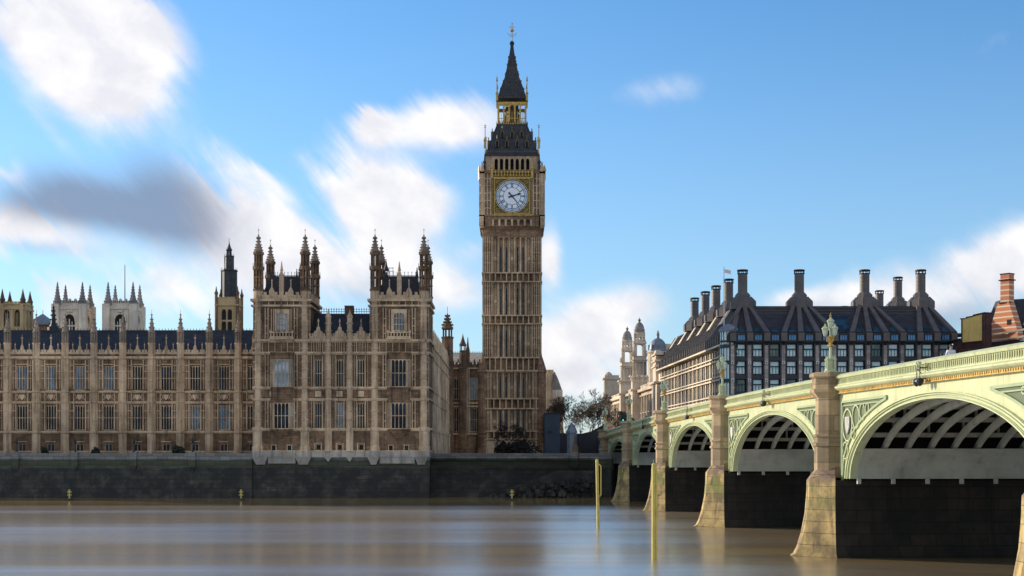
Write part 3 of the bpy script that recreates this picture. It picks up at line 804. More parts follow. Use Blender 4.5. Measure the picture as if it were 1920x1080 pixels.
    for a, b in T:
        for xx in (a + .75, b - .75):
            for yy in (Z + .55, Z + DEP - .5):
                o = link('corner_turret', tm, R_, (xx - R_.location.x, yy - R_.location.y, 0)); link('turret_cap', pm, o); link('turret_spire', sm_, o)
    # tower tops: parapet, roof, little things on the roof
    for ti, (a, b) in enumerate(T):
        p_ = MB(0, Z)
        def battlement(x0, x1, y0, y1, alongx):
            n = 7
            L = (x1 - x0) if alongx else (y1 - y0)
            for k in range(n):
                u = (k + .5) / n
                if alongx: cx_, q = x0 + L * u, (x0 + L * u - .24, x0 + L * u + .24, y0, y1)
                else: q = (x0, x1, y0 + L * u - .24, y0 + L * u + .24)
                p_.box(*q, z(553), z(547.5))
        p_.box(a + 1.4, b - 1.4, -.1, .3, z(561), z(553)); battlement(a + 1.5, b - 1.5, -.1, .3, True)
        p_.box(b - .3, b + .1, 1.4, DEP - 1.3, z(561), z(553)); battlement(b - .3, b + .1, 1.5, DEP - 1.4, False)
        p_.box(a - .1, a + .3, 1.4, DEP - 1.3, z(561), z(553)); battlement(a - .1, a + .3, 1.5, DEP - 1.4, False)
        p_.box(a + 1.4, b - 1.4, DEP - .3, DEP + .1, z(561), z(550))
        c = (a + b) / 2
        for sg in (-1, 1):
            g = c + sg * (1.55 if ti == 0 else 1.6)
            p_.prism_y([(g - .42, z(556)), (g + .42, z(556)), (g + .42, z(546)), (g, z(537)), (g - .42, z(546))], -.22, .32)
            p_.lathe(g, .05, [(.1, z(540)), (.07, z(527)), (.15, z(526.5)), (.02, z(523))], 6)
            p_.prism_y([(g, z(555)), (g + .14, z(551)), (g, z(545)), (g - .14, z(551))], -.3, -.22)
        part('parapet', p_, 'stone_pale', R_)
        q = MB(0, Z)
        q.frust((a + .9, b - .9, .7, DEP - .7), z(563), (a + 2.2, b - 2.2, 3.2, DEP - 3.2), z(513))
        rf = part('roof', q, 'slate', R_)
        cr = MB(0, Z); zr = z(513)
        for k in range(9):
            xx = a + 2.3 + (b - a - 4.6) * k / 8; cr.tube((xx, 3.2, zr), (xx, 3.2, zr + .75), .04); cr.box(xx - .09, xx + .09, 3.17, 3.23, zr + .5, zr + .58)
        cr.box(a + 2.2, b - 2.2, 3.17, 3.23, zr + .05, zr + .13)
        for k in range(9):
            yy = 3.2 + (DEP - 6.4) * k / 8
            for xx in (a + 2.2, b - 2.2): cr.tube((xx, yy, zr), (xx, yy, zr + .75), .04)
        part('cresting', cr, 'iron', rf)
        st = MB(0, Z)
        st.box(c - .36, c + .36, -.05, .65, z(560), z(516)); st.prism_y([(c - .42, z(516)), (c + .42, z(516)), (c, z(507))], -.1, .7); st.lathe(c, .3, [(.3, z(508)), (.16, z(500)), (.06, z(490))], 8)
        st.prism_y([(c - .14, z(545)), (c + .14, z(545)), (c + .14, z(528)), (c, z(524)), (c - .14, z(528))], -.1, -.05)
        part('central_pinnacle', st, 'stone_pale', R_)
        vt = MB(0, Z); vx = b - 2.0 if ti == 0 else a + 2.2
        for k in range(6): aa = k * pi / 3; vt.tube((vx + cos(aa) * .36, 4.5 + sin(aa) * .36, z(513)), (vx + cos(aa) * .36, 4.5 + sin(aa) * .36, z(500)), .06)
        vt.lathe(vx, 4.5, [(.45, z(501)), (.5, z(499)), (.22, z(491)), (.06, z(481)), (.03, z(463) if ti == 0 else z(478))], 8); vt.lathe(vx, 4.5, [(.5, z(516)), (.5, z(512)), (.3, z(511))], 8)
        vt.frust((vx - .9, vx - .6, 4.4, 4.7), z(514), (vx - .8, vx - .7, 4.5, 4.6), z(497))
        if ti:
            for dx in (0.5, 1.1): vt.tube((vx + dx, 4.6, z(514)), (vx + dx, 4.6, z(494)), .035)
            vt.box(vx + .3, vx + 1.3, 4.58, 4.62, z(496), z(495)); vt.box(vx + .3, vx + 1.3, 4.58, 4.62, z(502), z(501))
            vt.frust((b - 2.4, b - 1.9, 4.4, 4.9), z(514), (b - 2.2, b - 2.1, 4.6, 4.7), z(494)); vt.tube((b - 1.5, 4, z(510)), (b - 1.5, 4, z(496)), .03); vt.box(b - 1.7, b - 1.3, 3.98, 4.02, z(497), z(496))
        part('roof_ventilator', vt, 'iron', R_)
    # middle parapet, roof, chimney
    p_ = MB(0, Z)
    p_.box(mx0, mx1, -.12, .3, z(636), z(630))
    for c in midc:
        for k in (-3, -2, 2, 3): xx = c + k * .46; p_.box(xx - .16, xx + .16, -.1, .28, z(630), z(625))
        p_.prism_y([(c - .75, z(632)), (c + .75, z(632)), (c + .7, z(622)), (c + .35, z(620)), (c + .22, z(613)), (c - .22, z(613)), (c - .35, z(620)), (c - .7, z(622))], -.2, .32)
        p_.lathe(c, .05, [(.12, z(613)), (.08, z(604)), (.18, z(603)), (.18, z(602)), (.03, z(597))], 6); p_.prism_y([(c, z(630)), (c + .17, z(625)), (c, z(618)), (c - .17, z(625))], -.3, -.2)
    part('parapet', p_, 'stone_pale', R_)
    q = MB(0, Z); q.prism_x([(.8, z(640)), (.8, z(630)), (6.1, PZ(588, Z + 6)), (11.4, z(630)), (11.4, z(640))], mx0 + .01, mx1 - .01)
    rf = part('roof', q, 'slate', R_)
    cr = MB(0, Z + 6.1); zr = PZ(588, Z + 6); xx = mx0 + .3
    while xx < mx1:
        cr.tube((xx, 0, zr), (xx, 0, zr + .95), .045); cr.box(xx - .13, xx + .13, -.03, .03, zr + .68, zr + .78); xx += .42
    cr.box(mx0, mx1, -.03, .03, zr + .3, zr + .38)
    part('cresting', cr, 'iron', rf)
    ch = MB(0, Z + 6.1); ch.box(x(641) - .2, x(657) - .2, -.6, .6, zr - 2, zr + 1.0); ch.box(x(640.5) - .2, x(657.5) - .2, -.65, .65, zr + 1.0, zr + 1.3)
    part('chimney', ch, 'stone_dark', R_)
    # middle buttresses
    b = MB(); 
    b.lathe(0, 0, [(.62, z(846)), (.62, z(810)), (.72, z(807)), (.72, z(803)), (.5, z(802)), (.5, z(752)), (.62, z(750)), (.62, z(747)), (.5, z(746)), (.5, z(730)), (.62, z(728)), (.62, z(724)), (.48, z(723)), (.48, z(666)), (.62, z(664)), (.62, z(660)), (.46, z(659)), (.46, z(643)), (.62, z(641)), (.62, z(637)), (.44, z(636)), (.44, z(596)), (.52, z(595)), (.5, z(593)), (.2, z(587)), (.05, z(580))], 8)
    for ym in (788, 772, 710, 694, 680, 650, 622, 608): b.lathe(0, 0, [(.44, z(ym)), (.58, z(ym) + .05), (.58, z(ym) + .2), (.44, z(ym) + .24)], 8)
    bm_ = b.mesh('buttress', 'stone_pale')
    for v in (616, 656): link('buttress', bm_, R_, (x(v) - R_.location.x, Z - .12 - R_.location.y, 0))
palace_pavilion()

# ================================================================== NORTH RANGE running back from the river
def north_range():
    Y0, Y1 = 225.6 + 12.3, 304.0
    zz = lambda y: PZ(y, 225.6)
    xf = -13.9
    R_ = root('palace_range', (-20, 270, 6.45), 'tall narrow palace range running back from the river towards the clock tower', 'palace')
    n = 13; bay = (Y1 - Y0 - 1.0) / n
    w = MB(xf, Y0, RD(90))                     # u runs away from the river, front faces the clock tower side
    cols = [((k + .5) * bay - .75, (k + .5) * bay + .75, [(zz(804), zz(755)), (zz(726), zz(676))]) for k in range(n)]
    lo = [((k + .5) * bay - .6, (k + .5) * bay + .6, [(zz(848), zz(830))]) for k in range(n)]
    facade(w, 0, Y1 - Y0, 6.3, zz(806), .6, lo); facade(w, 0, Y1 - Y0, zz(806), zz(636), .6, cols)
    w.box(0, Y1 - Y0, .6, 14, 6.3, zz(640))
    part('wall', w, 'stone', R_)
    s_ = MB(xf, Y0, RD(90))
    for y, pr, hh in ((847, .3, .22), (806, .34, .3), (749.5, .26, .22), (728, .3, .24), (663, .34, .3), (640, .4, .34)):
        s_.box(0, Y1 - Y0, -pr, -.01, zz(y), zz(y) + hh)
    for k in range(n):
        c = (k + .5) * bay
        for dx in (-1.3, -.9, .9, 1.3):
            for ya, yb in ((804.5, 750.6), (726.5, 664), (662, 641)): s_.box(c + dx - .07, c + dx + .07, -.2, -.01, zz(ya), zz(yb))
    part('stringcourse', s_, 'stone_pale', R_)
    p_ = MB(xf, Y0, RD(90)); p_.box(0, Y1 - Y0, -.12, .3, zz(636), zz(630))
    for k in range(n * 5):
        u = (k + .5) * bay / 5; p_.box(u - .28, u + .28, -.1, .28, zz(630), zz(624))
    part('parapet', p_, 'stone_pale', R_)
    q = MB(xf, Y0, RD(90)); q.prism_x([(1, zz(640)), (1, zz(632)), (7, zz(606)), (13, zz(632)), (13, zz(640))], .2, Y1 - Y0)
    part('roof', q, 'slate', R_)
    for k in range(n):
        u = Y0 + (k + .5) * bay
        for za, zb in ((804, 755), (726, 676)):
            window(R_, (xf - .06, u, zz(za)), RD(90), 1.5, zz(zb) - zz(za), 3, (.5,), pane=pick('pane'))
        window(R_, (xf - .1, u, zz(848)), RD(90), 1.2, zz(830) - zz(848), 2, (), arched=False, name='basement_window')
    b = MB()
    b.lathe(0, 0, [(.7, 6.3), (.7, zz(810)), (.8, zz(807)), (.8, zz(803)), (.56, zz(802)), (.56, zz(752)), (.68, zz(750)), (.68, zz(747)), (.54, zz(746)), (.54, zz(730)), (.66, zz(728)), (.66, zz(724)), (.52, zz(723)), (.52, zz(666)), (.66, zz(664)), (.66, zz(660)), (.5, zz(659)), (.5, zz(643)), (.66, zz(641)), (.66, zz(637)), (.48, zz(636)), (.48, zz(618)), (.56, zz(617)), (.5, zz(615)), (.2, zz(606)), (.05, zz(596))], 8)
    bm_ = b.mesh('buttress', 'stone_pale')
    for k in range(1, n + 1):
        link('buttress', bm_, R_, (xf - .1 - R_.location.x, Y0 + k * bay - R_.location.y, -R_.location.z))
    # turret at the far corner
    Z = 301.0; zt = lambda y: PZ(y, Z); cx, cy = PX(839, Z), Z
    t = MB()
    t.lathe(cx, cy, [(1.35, 6.3), (1.35, zt(684)), (1.55, zt(682)), (1.55, zt(678)), (1.3, zt(677)), (1.3, zt(635)), (1.45, zt(634)), (1.45, zt(632)), (1.0, zt(631))], 8)
    for k in range(8):
        a = pi / 8 + k * pi / 4; t.tube((cx + cos(a) * .95, cy + sin(a) * .95, zt(632)), (cx + cos(a) * .95, cy + sin(a) * .95, zt(617)), .22)
    t.lathe(cx, cy, [(1.2, zt(618)), (1.35, zt(616.5)), (1.35, zt(614)), (1.05, zt(612)), (.7, zt(606)), (.4, zt(598)), (.12, zt(588))], 8)
    for yy, rr_ in ((611, 1.15), (606, .8), (600, .6), (594, .45)):
        for k in range(8): a = k * pi / 4; t.box(cx + cos(a) * rr_ - .14, cx + cos(a) * rr_ + .14, cy + sin(a) * rr_ - .14, cy + sin(a) * rr_ + .14, zt(yy), zt(yy) + .4)
    t.tube((cx, cy, zt(590)), (cx, cy, zt(575)), .06)
    part('corner_turret', t, 'stone', R_)
north_range()

def link_range():
    Z = 306.0; z = lambda y: PZ(y, Z); x = lambda v: PX(v, Z)
    R_ = root('palace_link', (x(876), Z + 4, 6.45), 'short shaded gothic range linking the palace to the foot of the clock tower', 'palace')
    x0, x1 = x(846), x(905)
    w = MB(0, Z)
    ops = [(x(881), x(897), [(z(810), z(764)), (z(749), z(708))]), (x(851), x(860), [(z(810), z(764)), (z(749), z(708))])]
    facade(w, x0, x1, 6.3, z(690), .6, ops); w.box(x0, x1, .6, 9, 6.3, z(690))
    w.box(x0, x1, -.2, .3, z(690), z(683))
    for k in range(9): xx = x0 + .4 + k * .8; w.box(xx - .25, xx + .25, -.2, .3, z(683), z(679))
    part('wall', w, 'stone', R_)
    s_ = MB(0, Z)
    for y in (692, 757, 763, 815): s_.box(x0, x1, -.3, -.01, z(y), z(y) + .3)
    for v in (876, 879.5, 898.5, 902): s_.box(x(v) - .12, x(v) + .12, -.25, -.01, z(815) + .3, z(692))
    part('stringcourse', s_, 'stone_pale', R_)
    for a, b, h0, h1 in ((881, 897, 810, 764), (881, 897, 749, 708), (851, 860, 810, 764), (851, 860, 749, 708)):
        window(R_, ((x(a) + x(b)) / 2, Z + .06, z(h0)), 0, x(b) - x(a), z(h1) - z(h0), 4 if a > 870 else 2, (.5,), pane='pane_blue' if (a > 870 and h1 == 708) else 'pane')
    t = MB(); cx, cy = x(868), Z - .3
    t.lathe(cx, cy, [(1.0, 6.3), (1.0, z(815)), (.85, z(814)), (.85, z(692)), (1.0, z(690)), (.8, z(688)), (.8, z(660)), (.9, z(659)), (.5, z(657))], 8)
    for k in range(6): a = k * pi / 3; t.tube((cx + cos(a) * .6, cy + sin(a) * .6, z(659)), (cx + cos(a) * .6, cy + sin(a) * .6, z(648)), .13)
    t.lathe(cx, cy, [(.8, z(649)), (.88, z(647)), (.5, z(641)), (.25, z(634)), (.08, z(628))], 8); t.tube((cx, cy, z(630)), (cx, cy, z(625)), .05)
    t.lathe(cx + 1.0, cy + 3, [(.5, z(690)), (.5, z(655)), (.3, z(648)), (.06, z(630))], 6)
    part('corner_turret', t, 'stone', R_)
    # pale roof showing above the link
    Zb = 330.0; zb = lambda y: PZ(y, Zb); xb = lambda v: PX(v, Zb)
    B = root('hall_roof_building', (xb(875), Zb + 4, 6.45), 'pale pinkish hall roof with small vents, just left of the clock tower', 'building')
    m = MB(0, Zb); m.box(xb(838), xb(908), 1, 12, 6.3, zb(686)); part('wall', m, 'stone', B)
    m = MB(0, Zb); m.prism_x([(.5, zb(688)), (6.5, zb(658)), (12.5, zb(688))], xb(838), xb(908))
    for k in range(8):
        xx = xb(840) + k * 1.25; m.box(xx - .08, xx + .08, .35, 1.2, zb(688), zb(684))
    rf = part('roof', m, 'portland', B)
    m = MB(0, Zb)
    m.box(xb(838), xb(908), 6.45, 6.55, zb(658.3), zb(657.6))
    for k in range(17): xx = xb(839) + k * .53; m.box(xx - .05, xx + .05, 6.4, 6.6, zb(658), zb(656) + .15)
    part('cresting', m, 'iron', rf)
    for k in range(6):
        xx = xb(848) + k * 1.3; m = MB(0, Zb); m.frust((xx - .15, xx + .15, 2.2, 4.0), zb(678), (xx - .1, xx + .1, 2.6, 3.6), zb(672)); part('roof_vent', m, 'iron', rf)
link_range()

# ================================================================== CLOCK TOWER
def clock_tower():
    Z = 306.0; H = 6.43; cyy = Z + H
    z = lambda y: PZ(y, Z); zc = lambda y: PZ(y, cyy)
    R_ = root('clock_tower', (0, cyy, 6.45), 'tall gothic clock tower with white dial, gilded belfry and pointed dark iron spire', 'clock tower')
    k4 = [k * pi / 2 for k in range(4)]
    LB = H + .55
    # lower stage, a little wider
    w = MB(); w.box(-H + .5, H - .5, cyy - H + .5, cyy + H - .5, 6.3, z(432))
    w.box(-LB + .6, LB - .6, cyy - LB + .6, cyy + LB - .6, 6.3, z(697))
    for a in k4:
        w.at(0, cyy, a)
        # corner zones
        w.box(-H, -4.35, -H, -H + 2.1, z(672), z(425)); w.box(4.35, H - 2.1, -H, -H + 2.1, z(672), z(425))
        w.box(-LB, -4.6, -LB, -LB + 2.4, 6.3, z(697)); w.box(4.6, LB - 2.4, -LB, -LB + 2.4, 6.3, z(697))
        w.box(-4.35, 4.35, -H + .02, -H + .6, z(445), z(425))
        for q in range(7):                        # pointed heads closing the tall panels
            xa = -4.3 + q * 1.2286
            arch_head(w, xa + .08, xa + 1.15, z(452), z(445) + .02, z(446) - z(452), -H + .04, -H + .5, 3)
    part('shaft', w, 'tower_stone', R_)
    s_ = MB()
    for a in k4:
        s_.at(0, cyy, a)
        for ya, yb, hw, yy in ((513, 445, 4.35, H), (593, 527.5, 4.35, H), (672, 606.5, 4.35, H), (749, 697.5, 4.6, LB), (810, 765.5, 4.6, LB)):
            lift = .5 if yy == H else .6
            for q in range(8):
                xx = -hw + .05 + q * (2 * hw - .1) / 7
                s_.frust((xx - .17, xx + .17, -yy + .02, -yy + lift), z(ya), (xx - .15, xx + .15, -yy + .06, -yy + lift), z(yb))
                if q < 7:
                    m_ = xx + (hw - .05) / 7
                    for dx in (-.27, .27): s_.box(m_ + dx - .05, m_ + dx + .05, -yy + lift - .16, -yy + lift, z(ya), z(yb))
                    if q in (0, 3, 6):
                        s_.box(m_ - .07, m_ + .07, -yy + lift - .22, -yy + lift, z(ya), z(yb))
                        zm = z(ya) + (z(yb) - z(ya)) * .38; s_.box(m_ - .3, m_ + .3, -yy + lift - .2, -yy + lift, zm, zm + .7)
            # panelled corners
            for sg in (-1, 1):
                for dx in (.16, .62, 1.1, 1.6, 2.0):
                    xx = sg * (hw + dx * (yy - hw) / 2.1)
                    s_.box(xx - .09, xx + .09, -yy - .13, -yy - .003, z(ya), z(yb))
                n = max(2, int((z(yb) - z(ya)) / 2.4))
                for q in range(1, n + 1):
                    zq = z(ya) + (z(yb) - z(ya)) * q / (n + .5)
                    xa, xb = sorted((sg * (hw + .15), sg * (yy - .05))); s_.box(xa, xb, -yy - .09, -yy - .002, zq, zq + .16)
        # bands of niches
        for yt, yb, yy in ((513, 527, H), (593, 606, H), (672, 697, H), (749, 765, LB), (810, 822, LB)):
            hw = yy
            s_.box(-hw - .02, hw + .02, -yy - .28, -yy + .55, z(yt), z(yt) + .32); s_.box(-hw - .02, hw + .02, -yy - .28, -yy + .55, z(yb) - .3, z(yb))
            for q in range(11):
                xx = -hw + .3 + q * (2 * hw - .6) / 10
                s_.box(xx - .13, xx + .13, -yy - .16, -yy + .55, z(yb), z(yt))
        s_.box(-LB, LB, -LB - .3, -LB + .6, z(697) - .02, z(697) + .35)
        # plinth
        s_.frust((-LB - .5, LB + .5, -LB - .5, -LB + .6), 6.3, (-LB - .3, LB + .3, -LB - .3, -LB + .6), z(838)); s_.box(-LB - .1, LB + .1, -LB - .1, -LB + .6, z(838), z(826))
    part('tracery', s_, 'stone_pale', R_)
    sl = MB(); sl.box(-.2, .2, -.05, .05, 0, 1)
    for a in k4:
        for q in (1, 2, 4, 5):
            for ya, yb, hw, yy in ((512.5, 462, 4.35, H), (592.5, 540, 4.35, H), (671, 618, 4.35, H), (748, 706, 4.6, LB), (805, 772, 4.6, LB)):
                xx = -hw + .05 + (q + .5) * (2 * hw - .1) / 7
                o = link('slit_window', slit_mesh(z(yb) - z(ya)), R_)
                c, s__ = cos(a), sin(a); yl = -yy + (.42 if yy == H else .5)
                o.location = (c * xx - s__ * yl, s__ * xx + c * yl, z(ya) - 6.45); o.rotation_euler = (0, 0, a)
    # corner buttresses of the foot with gabled tops
    for sx in (-1, 1):
        for sy in (-1, 1):
            g = MB(); gx, gy = sx * (LB - .5), cyy + sy * (LB - .5)
            g.lathe(gx, gy, [(1.25, 6.3), (1.15, z(815)), (1.3, z(812)), (1.1, z(808)), (1.1, z(700)), (1.3, z(698)), (1.2, z(694)), (.7, z(680)), (.2, z(668)), (.05, z(660))], 8)
            part('corner_buttress', g, 'tower_stone', R_)
    # clock stage
    C = 7.05
    w = MB(); w.box(-C + 1, C - 1, cyy - C + 1, cyy + C - 1, z(432), z(319))
    g = MB(); d = MB()
    for a in k4:
        w.at(0, cyy, a); d.at(0, cyy, a)
        w.frust((-H + .1, H - .1, -H - .05, -H + 1), z(432), (-C, C, -C, -C + 1.1), z(425))
        # arcade below the dial
        w.box(-C, C, -C + .6, -C + 1.1, z(425), z(405))
        w.box(-C, C, -C, -C + .6, z(412) + .02, z(405)); w.box(-C, C, -C - .15, -C + .6, z(425), z(424))
        for q in range(7):
            xx = -4.2 + q * 1.4
            d.box(xx - .22, xx + .22, -C - .01, -C + .6, z(424), z(412))
            if q < 6: arch_head(w, xx + .22, xx + 1.18, z(416), z(412) + .01, z(413) - z(416), -C + .03, -C + .5, 3)
        for sg in (-1, 1):
            xa, xb = sorted((sg * 4.4, sg * C)); w.box(xa, xb, -C, -C + .6, z(424), z(412))
        # dial surround walls
        w.box(-C, -4.5, -C, -C + 1.1, z(405), z(326)); w.box(4.5, C - 1.1, -C, -C + 1.1, z(405), z(326))
        w.box(-C - .22, C + .22, -C - .22, -C + 1, z(406), z(404)); w.box(-C - .25, C + .25, -C - .25, -C + 1, z(326), z(322))
        for sg in (-1, 1):
            for dx in (.12, .9, 1.6, 2.3):
                xx = sg * (4.55 + dx); d.box(xx - .12, xx + .12, -C - .15, -C - .003, z(404), z(326))
            for yy_ in (392, 378, 364, 350, 337):
                xa, xb = sorted((sg * 4.6, sg * (C - .05))); d.box(xa, xb, -C - .1, -C - .002, z(yy_), z(yy_) + .2)
        for q in range(12):
            xx = -C + .3 + q * (2 * C - .6) / 11; w.frust((xx - .12, xx + .12, -H - .25, -H + .2), z(430), (xx - .14, xx + .14, -C - .12, -C + .3), z(425))
    part('clock_stage', w, 'tower_stone', R_); part('stage_tracery', d, 'stone_pale', R_)
    # gilded square frame + dial
    Zd = z(368.8); rad = 3.62; q_ = 3.92
    for k, a in enumerate(k4):
        fr = MB(0, cyy, a)
        y0 = -C - .05
        fr.box(-q_, -q_ + .2, y0 - .2, y0 + .6, Zd - q_, Zd + q_); fr.box(q_ - .2, q_, y0 - .2, y0 + .6, Zd - q_, Zd + q_)
        fr.box(-q_ + .2, q_ - .2, y0 - .2, y0 + .6, Zd + q_ - .2, Zd + q_); fr.box(-q_ + .2, q_ - .2, y0 - .2, y0 + .6, Zd - q_, Zd - q_ + .2)
        n = 40
        ring = [(rad * cos(2 * pi * t / n), rad * sin(2 * pi * t / n)) for t in range(n)]
        ro = [(rr_[0] * 1.05, rr_[1] * 1.05) for rr_ in ring]
        fr.loft([[(u, y0 - .12, Zd + v) for u, v in ro], [(u, y0 - .12, Zd + v) for u, v in ring], [(u, y0 + .3, Zd + v) for u, v in ring]], True, False)
        for sx in (-1, 1):
            for sy in (-1, 1):                       # roundels in the corners
                ccx, ccz = sx * 3.12, Zd + sy * 3.12
                for t in range(10):
                    a0, a1 = 2 * pi * t / 10, 2 * pi * (t + 1) / 10
                    fr.tube((ccx + .36 * cos(a0), y0 - .02, ccz + .36 * sin(a0)), (ccx + .36 * cos(a1), y0 - .02, ccz + .36 * sin(a1)), .06)
                fr.ball(ccx, y0 - .02, ccz, .14, 6, 4)
                for e in (.55, .95, 1.4):
                    fr.box(sx * (3.6 - e) - .05, sx * (3.6 - e) + .05, y0 - .06, y0 + .1, ccz + sy * .3 - .14, ccz + sy * .3 + .14)
                    fr.box(ccx + sx * .3 - .14, ccx + sx * .3 + .14, y0 - .06, y0 + .1, Zd + sy * (3.6 - e) - .05, Zd + sy * (3.6 - e) + .05)
        for sg in (-1, 1):                           # chequered gilt strips beside the frame
            xx = sg * 4.22
            t = Zd - q_
            while t < Zd + q_ - .2:
                fr.box(xx - .2, xx - .02, y0 - .1, y0 + .1, t, t + .16); fr.box(xx + .02, xx + .2, y0 - .1, y0 + .1, t + .17, t + .33); t += .36
        fr.box(-4.5, 4.5, y0 - .25, y0 + .4, Zd - q_ - .42, Zd - q_ - .12)
        face = link('clock_face', fr.mesh('clock_face', 'gold', (0, cyy, 6.45)), R_)
        bk = MB(0, cyy, a); bk.box(-q_ + .2, q_ - .2, y0 + .06, y0 + .5, Zd - q_ + .2, Zd + q_ - .2); bk.box(-4.5, 4.5, y0 + .1, y0 + .5, Zd - q_ - .15, Zd - q_ + .2); bk.box(-4.5, -q_, y0 + .09, y0 + .5, Zd - q_ + .2, Zd + q_); bk.box(q_, 4.5, y0 + .09, y0 + .5, Zd - q_ + .2, Zd + q_)
        link('spandrel_panel', bk.mesh('spandrel_panel', 'spandrel_black', (0, cyy, 6.45)), face)
        dl = MB(0, cyy, a)
        dl.loft([[(u * .995, y0 + .04, Zd + v * .995) for u, v in ring], [(u * .995, y0 + .2, Zd + v * .995) for u, v in ring]])
        link('dial', dl.mesh('dial', 'dial', (0, cyy, 6.45)), face)
        def annulus(mb_, r0, r1, y):
            mb_.loft([[(r0 * cos(2 * pi * t / 48), y, Zd + r0 * sin(2 * pi * t / 48)) for t in range(48)], [(r1 * cos(2 * pi * t / 48), y, Zd + r1 * sin(2 * pi * t / 48)) for t in range(48)]], True, False)
        bl = MB(0, cyy, a); annulus(bl, 2.78, 3.5, y0 + .03)
        link('minute_ring', bl.mesh('minute_ring', 'dial_ring', (0, cyy, 6.45)), face)
        wh = MB(0, cyy, a)
        for t in range(60):                          # pale minute squares
            an = 2 * pi * (t + .5) / 60
            for r0, r1, hwid in ((3.22, 3.42, .075), (2.9, 3.14, .06)):
                wh.f.append(tuple(wh.p(r_ * sin(an) + e * cos(an), y0 + .022, Zd + r_ * cos(an) - e * sin(an)) for r_, e in ((r0, -hwid), (r1, -hwid), (r1, hwid), (r0, hwid))))
        link('minute_glass', wh.mesh('minute_glass', 'dial', (0, cyy, 6.45)), face)
        ir = MB(0, cyy, a)
        for r0, r1 in ((3.5, 3.6), (2.72, 2.79), (1.86, 1.94), (3.15, 3.2)): annulus(ir, r0, r1, y0 + .012)
        def bar(an, r0, r1, e0, e1, wd):
            """stroke from (radius r0, sideways e0) to (r1, e1) on the ray at angle an from 12"""
            P = [(r0, e0 - wd), (r1, e1 - wd), (r1, e1 + wd), (r0, e0 + wd)]
            ir.f.append(tuple(ir.p(r_ * sin(an) + e * cos(an), y0 + .005, Zd + r_ * cos(an) - e * sin(an)) for r_, e in P))
        ROM = ['XII', 'I', 'II', 'III', 'IV', 'V', 'VI', 'VII', 'VIII', 'IX', 'X', 'XI']
        for h, txt in enumerate(ROM):
            an = 2 * pi * h / 12
            wid = {'I': .14, 'V': .3, 'X': .3}
            tot = sum(wid[ch] for ch in txt); e = -tot / 2
            for ch in txt:
                w_ = wid[ch]; m_ = e + w_ / 2
                if ch == 'I': bar(an, 1.98, 2.7, m_, m_, .04)
                elif ch == 'V': bar(an, 2.7, 1.98, m_ - .11, m_, .05); bar(an, 2.7, 1.98, m_ + .11, m_, .03)
                else: bar(an, 2.7, 1.98, m_ - .11, m_ + .11, .05); bar(an, 2.7, 1.98, m_ + .11, m_ - .11, .03)
                e += w_
            bar(an, 2.78, 3.55, 0, 0, .055)
        link('numeral_ring', ir.mesh('numeral_ring', 'dial_line', (0, cyy, 6.45), recalc=False), face)
        for nm, an, ln, wd, yo in (('hour_hand', RD(73), 2.15, .15, -.04), ('minute_hand', RD(139), 3.3, .125, -.09)):
            hd = MB(0, cyy, a); yy0, yy1 = y0 + yo, y0 + yo + .04
            def pt(r_, e): return (r_ * sin(an) + e * cos(an), Zd + r_ * cos(an) - e * sin(an))
            if nm == 'hour_hand': poly = [pt(-.85, -.22), pt(-.35, -wd), pt(1.35, -wd * .8), pt(1.5, -.32), pt(2.15, 0), pt(1.5, .32), pt(1.35, wd * .8), pt(-.35, wd), pt(-.85, .22)]
            else: poly = [pt(-1.1, -.2), pt(-.4, -wd), pt(ln, -.03), pt(ln, .03), pt(-.4, wd), pt(-1.1, .2)]
            hd.prism_y(poly, yy0, yy1)
            if nm == 'hour_hand':
                hd.loft([[(.3 * cos(t * pi / 6), yy0 - .06, Zd + .3 * sin(t * pi / 6)) for t in range(12)], [(.3 * cos(t * pi / 6), yy1, Zd + .3 * sin(t * pi / 6)) for t in range(12)]])
            link(nm, hd.mesh(nm, 'dial_line', (0, cyy, 6.45)), face)
    # gilded frieze over the dials
    g = MB()
    for a in k4:
        g.at(0, cyy, a)
        g.box(-4.6, 4.6, -C - .32, -C + .3, z(335.5), z(333.5))
        for q in range(14):
            xx = -4.3 + q * 8.6 / 13; g.box(xx - .17, xx + .17, -C - .36, -C - .26, z(330.5), z(327)); g.prism_y([(xx, z(326.2)), (xx + .28, z(323.8)), (xx, z(321.4)), (xx - .28, z(323.8))], -C - .36, -C - .2)
        g.box(-4.6, 4.6, -C - .34, -C + .2, z(332), z(331)); g.box(-4.6, 4.6, -C - .34, -C + .2, z(321), z(320.2))
        for sg in (-1, 1): g.lathe(sg * 4.45, -C - .2, [(.25, z(334)), (.25, z(318)), (.4, z(317)), (.3, z(314)), (.05, z(306))], 6)
    part('gilded_frieze', g, 'gold', R_)
    # corner piers of the clock stage, with spikes
    tq = MB()
    tq.lathe(0, 0, [(.5, z(428)), (.62, z(424)), (.62, z(325)), (.74, z(323)), (.74, z(320)), (.5, z(319)), (.4, z(314)), (.2, z(308)), (.24, z(307)), (.05, z(303))], 8)
    for yy_ in (410, 395, 380, 365, 350, 336): tq.lathe(0, 0, [(.6, z(yy_)), (.7, z(yy_) + .06), (.7, z(yy_) + .3), (.6, z(yy_) + .36)], 8)
    for k in range(8):
        a = pi / 8 + k * pi / 4; tq.tube((cos(a) * .63, sin(a) * .63, z(424)), (cos(a) * .63, sin(a) * .63, z(326)), .07)
    tm = tq.mesh('corner_pier', 'stone_pale')
    sp = MB(); sp.lathe(0, 0, [(.32, z(322)), (.3, z(306)), (.42, z(305)), (.42, z(303)), (.2, z(301)), (.12, z(294)), (.04, z(288))], 6)
    sm = sp.mesh('spike', 'iron_tile')
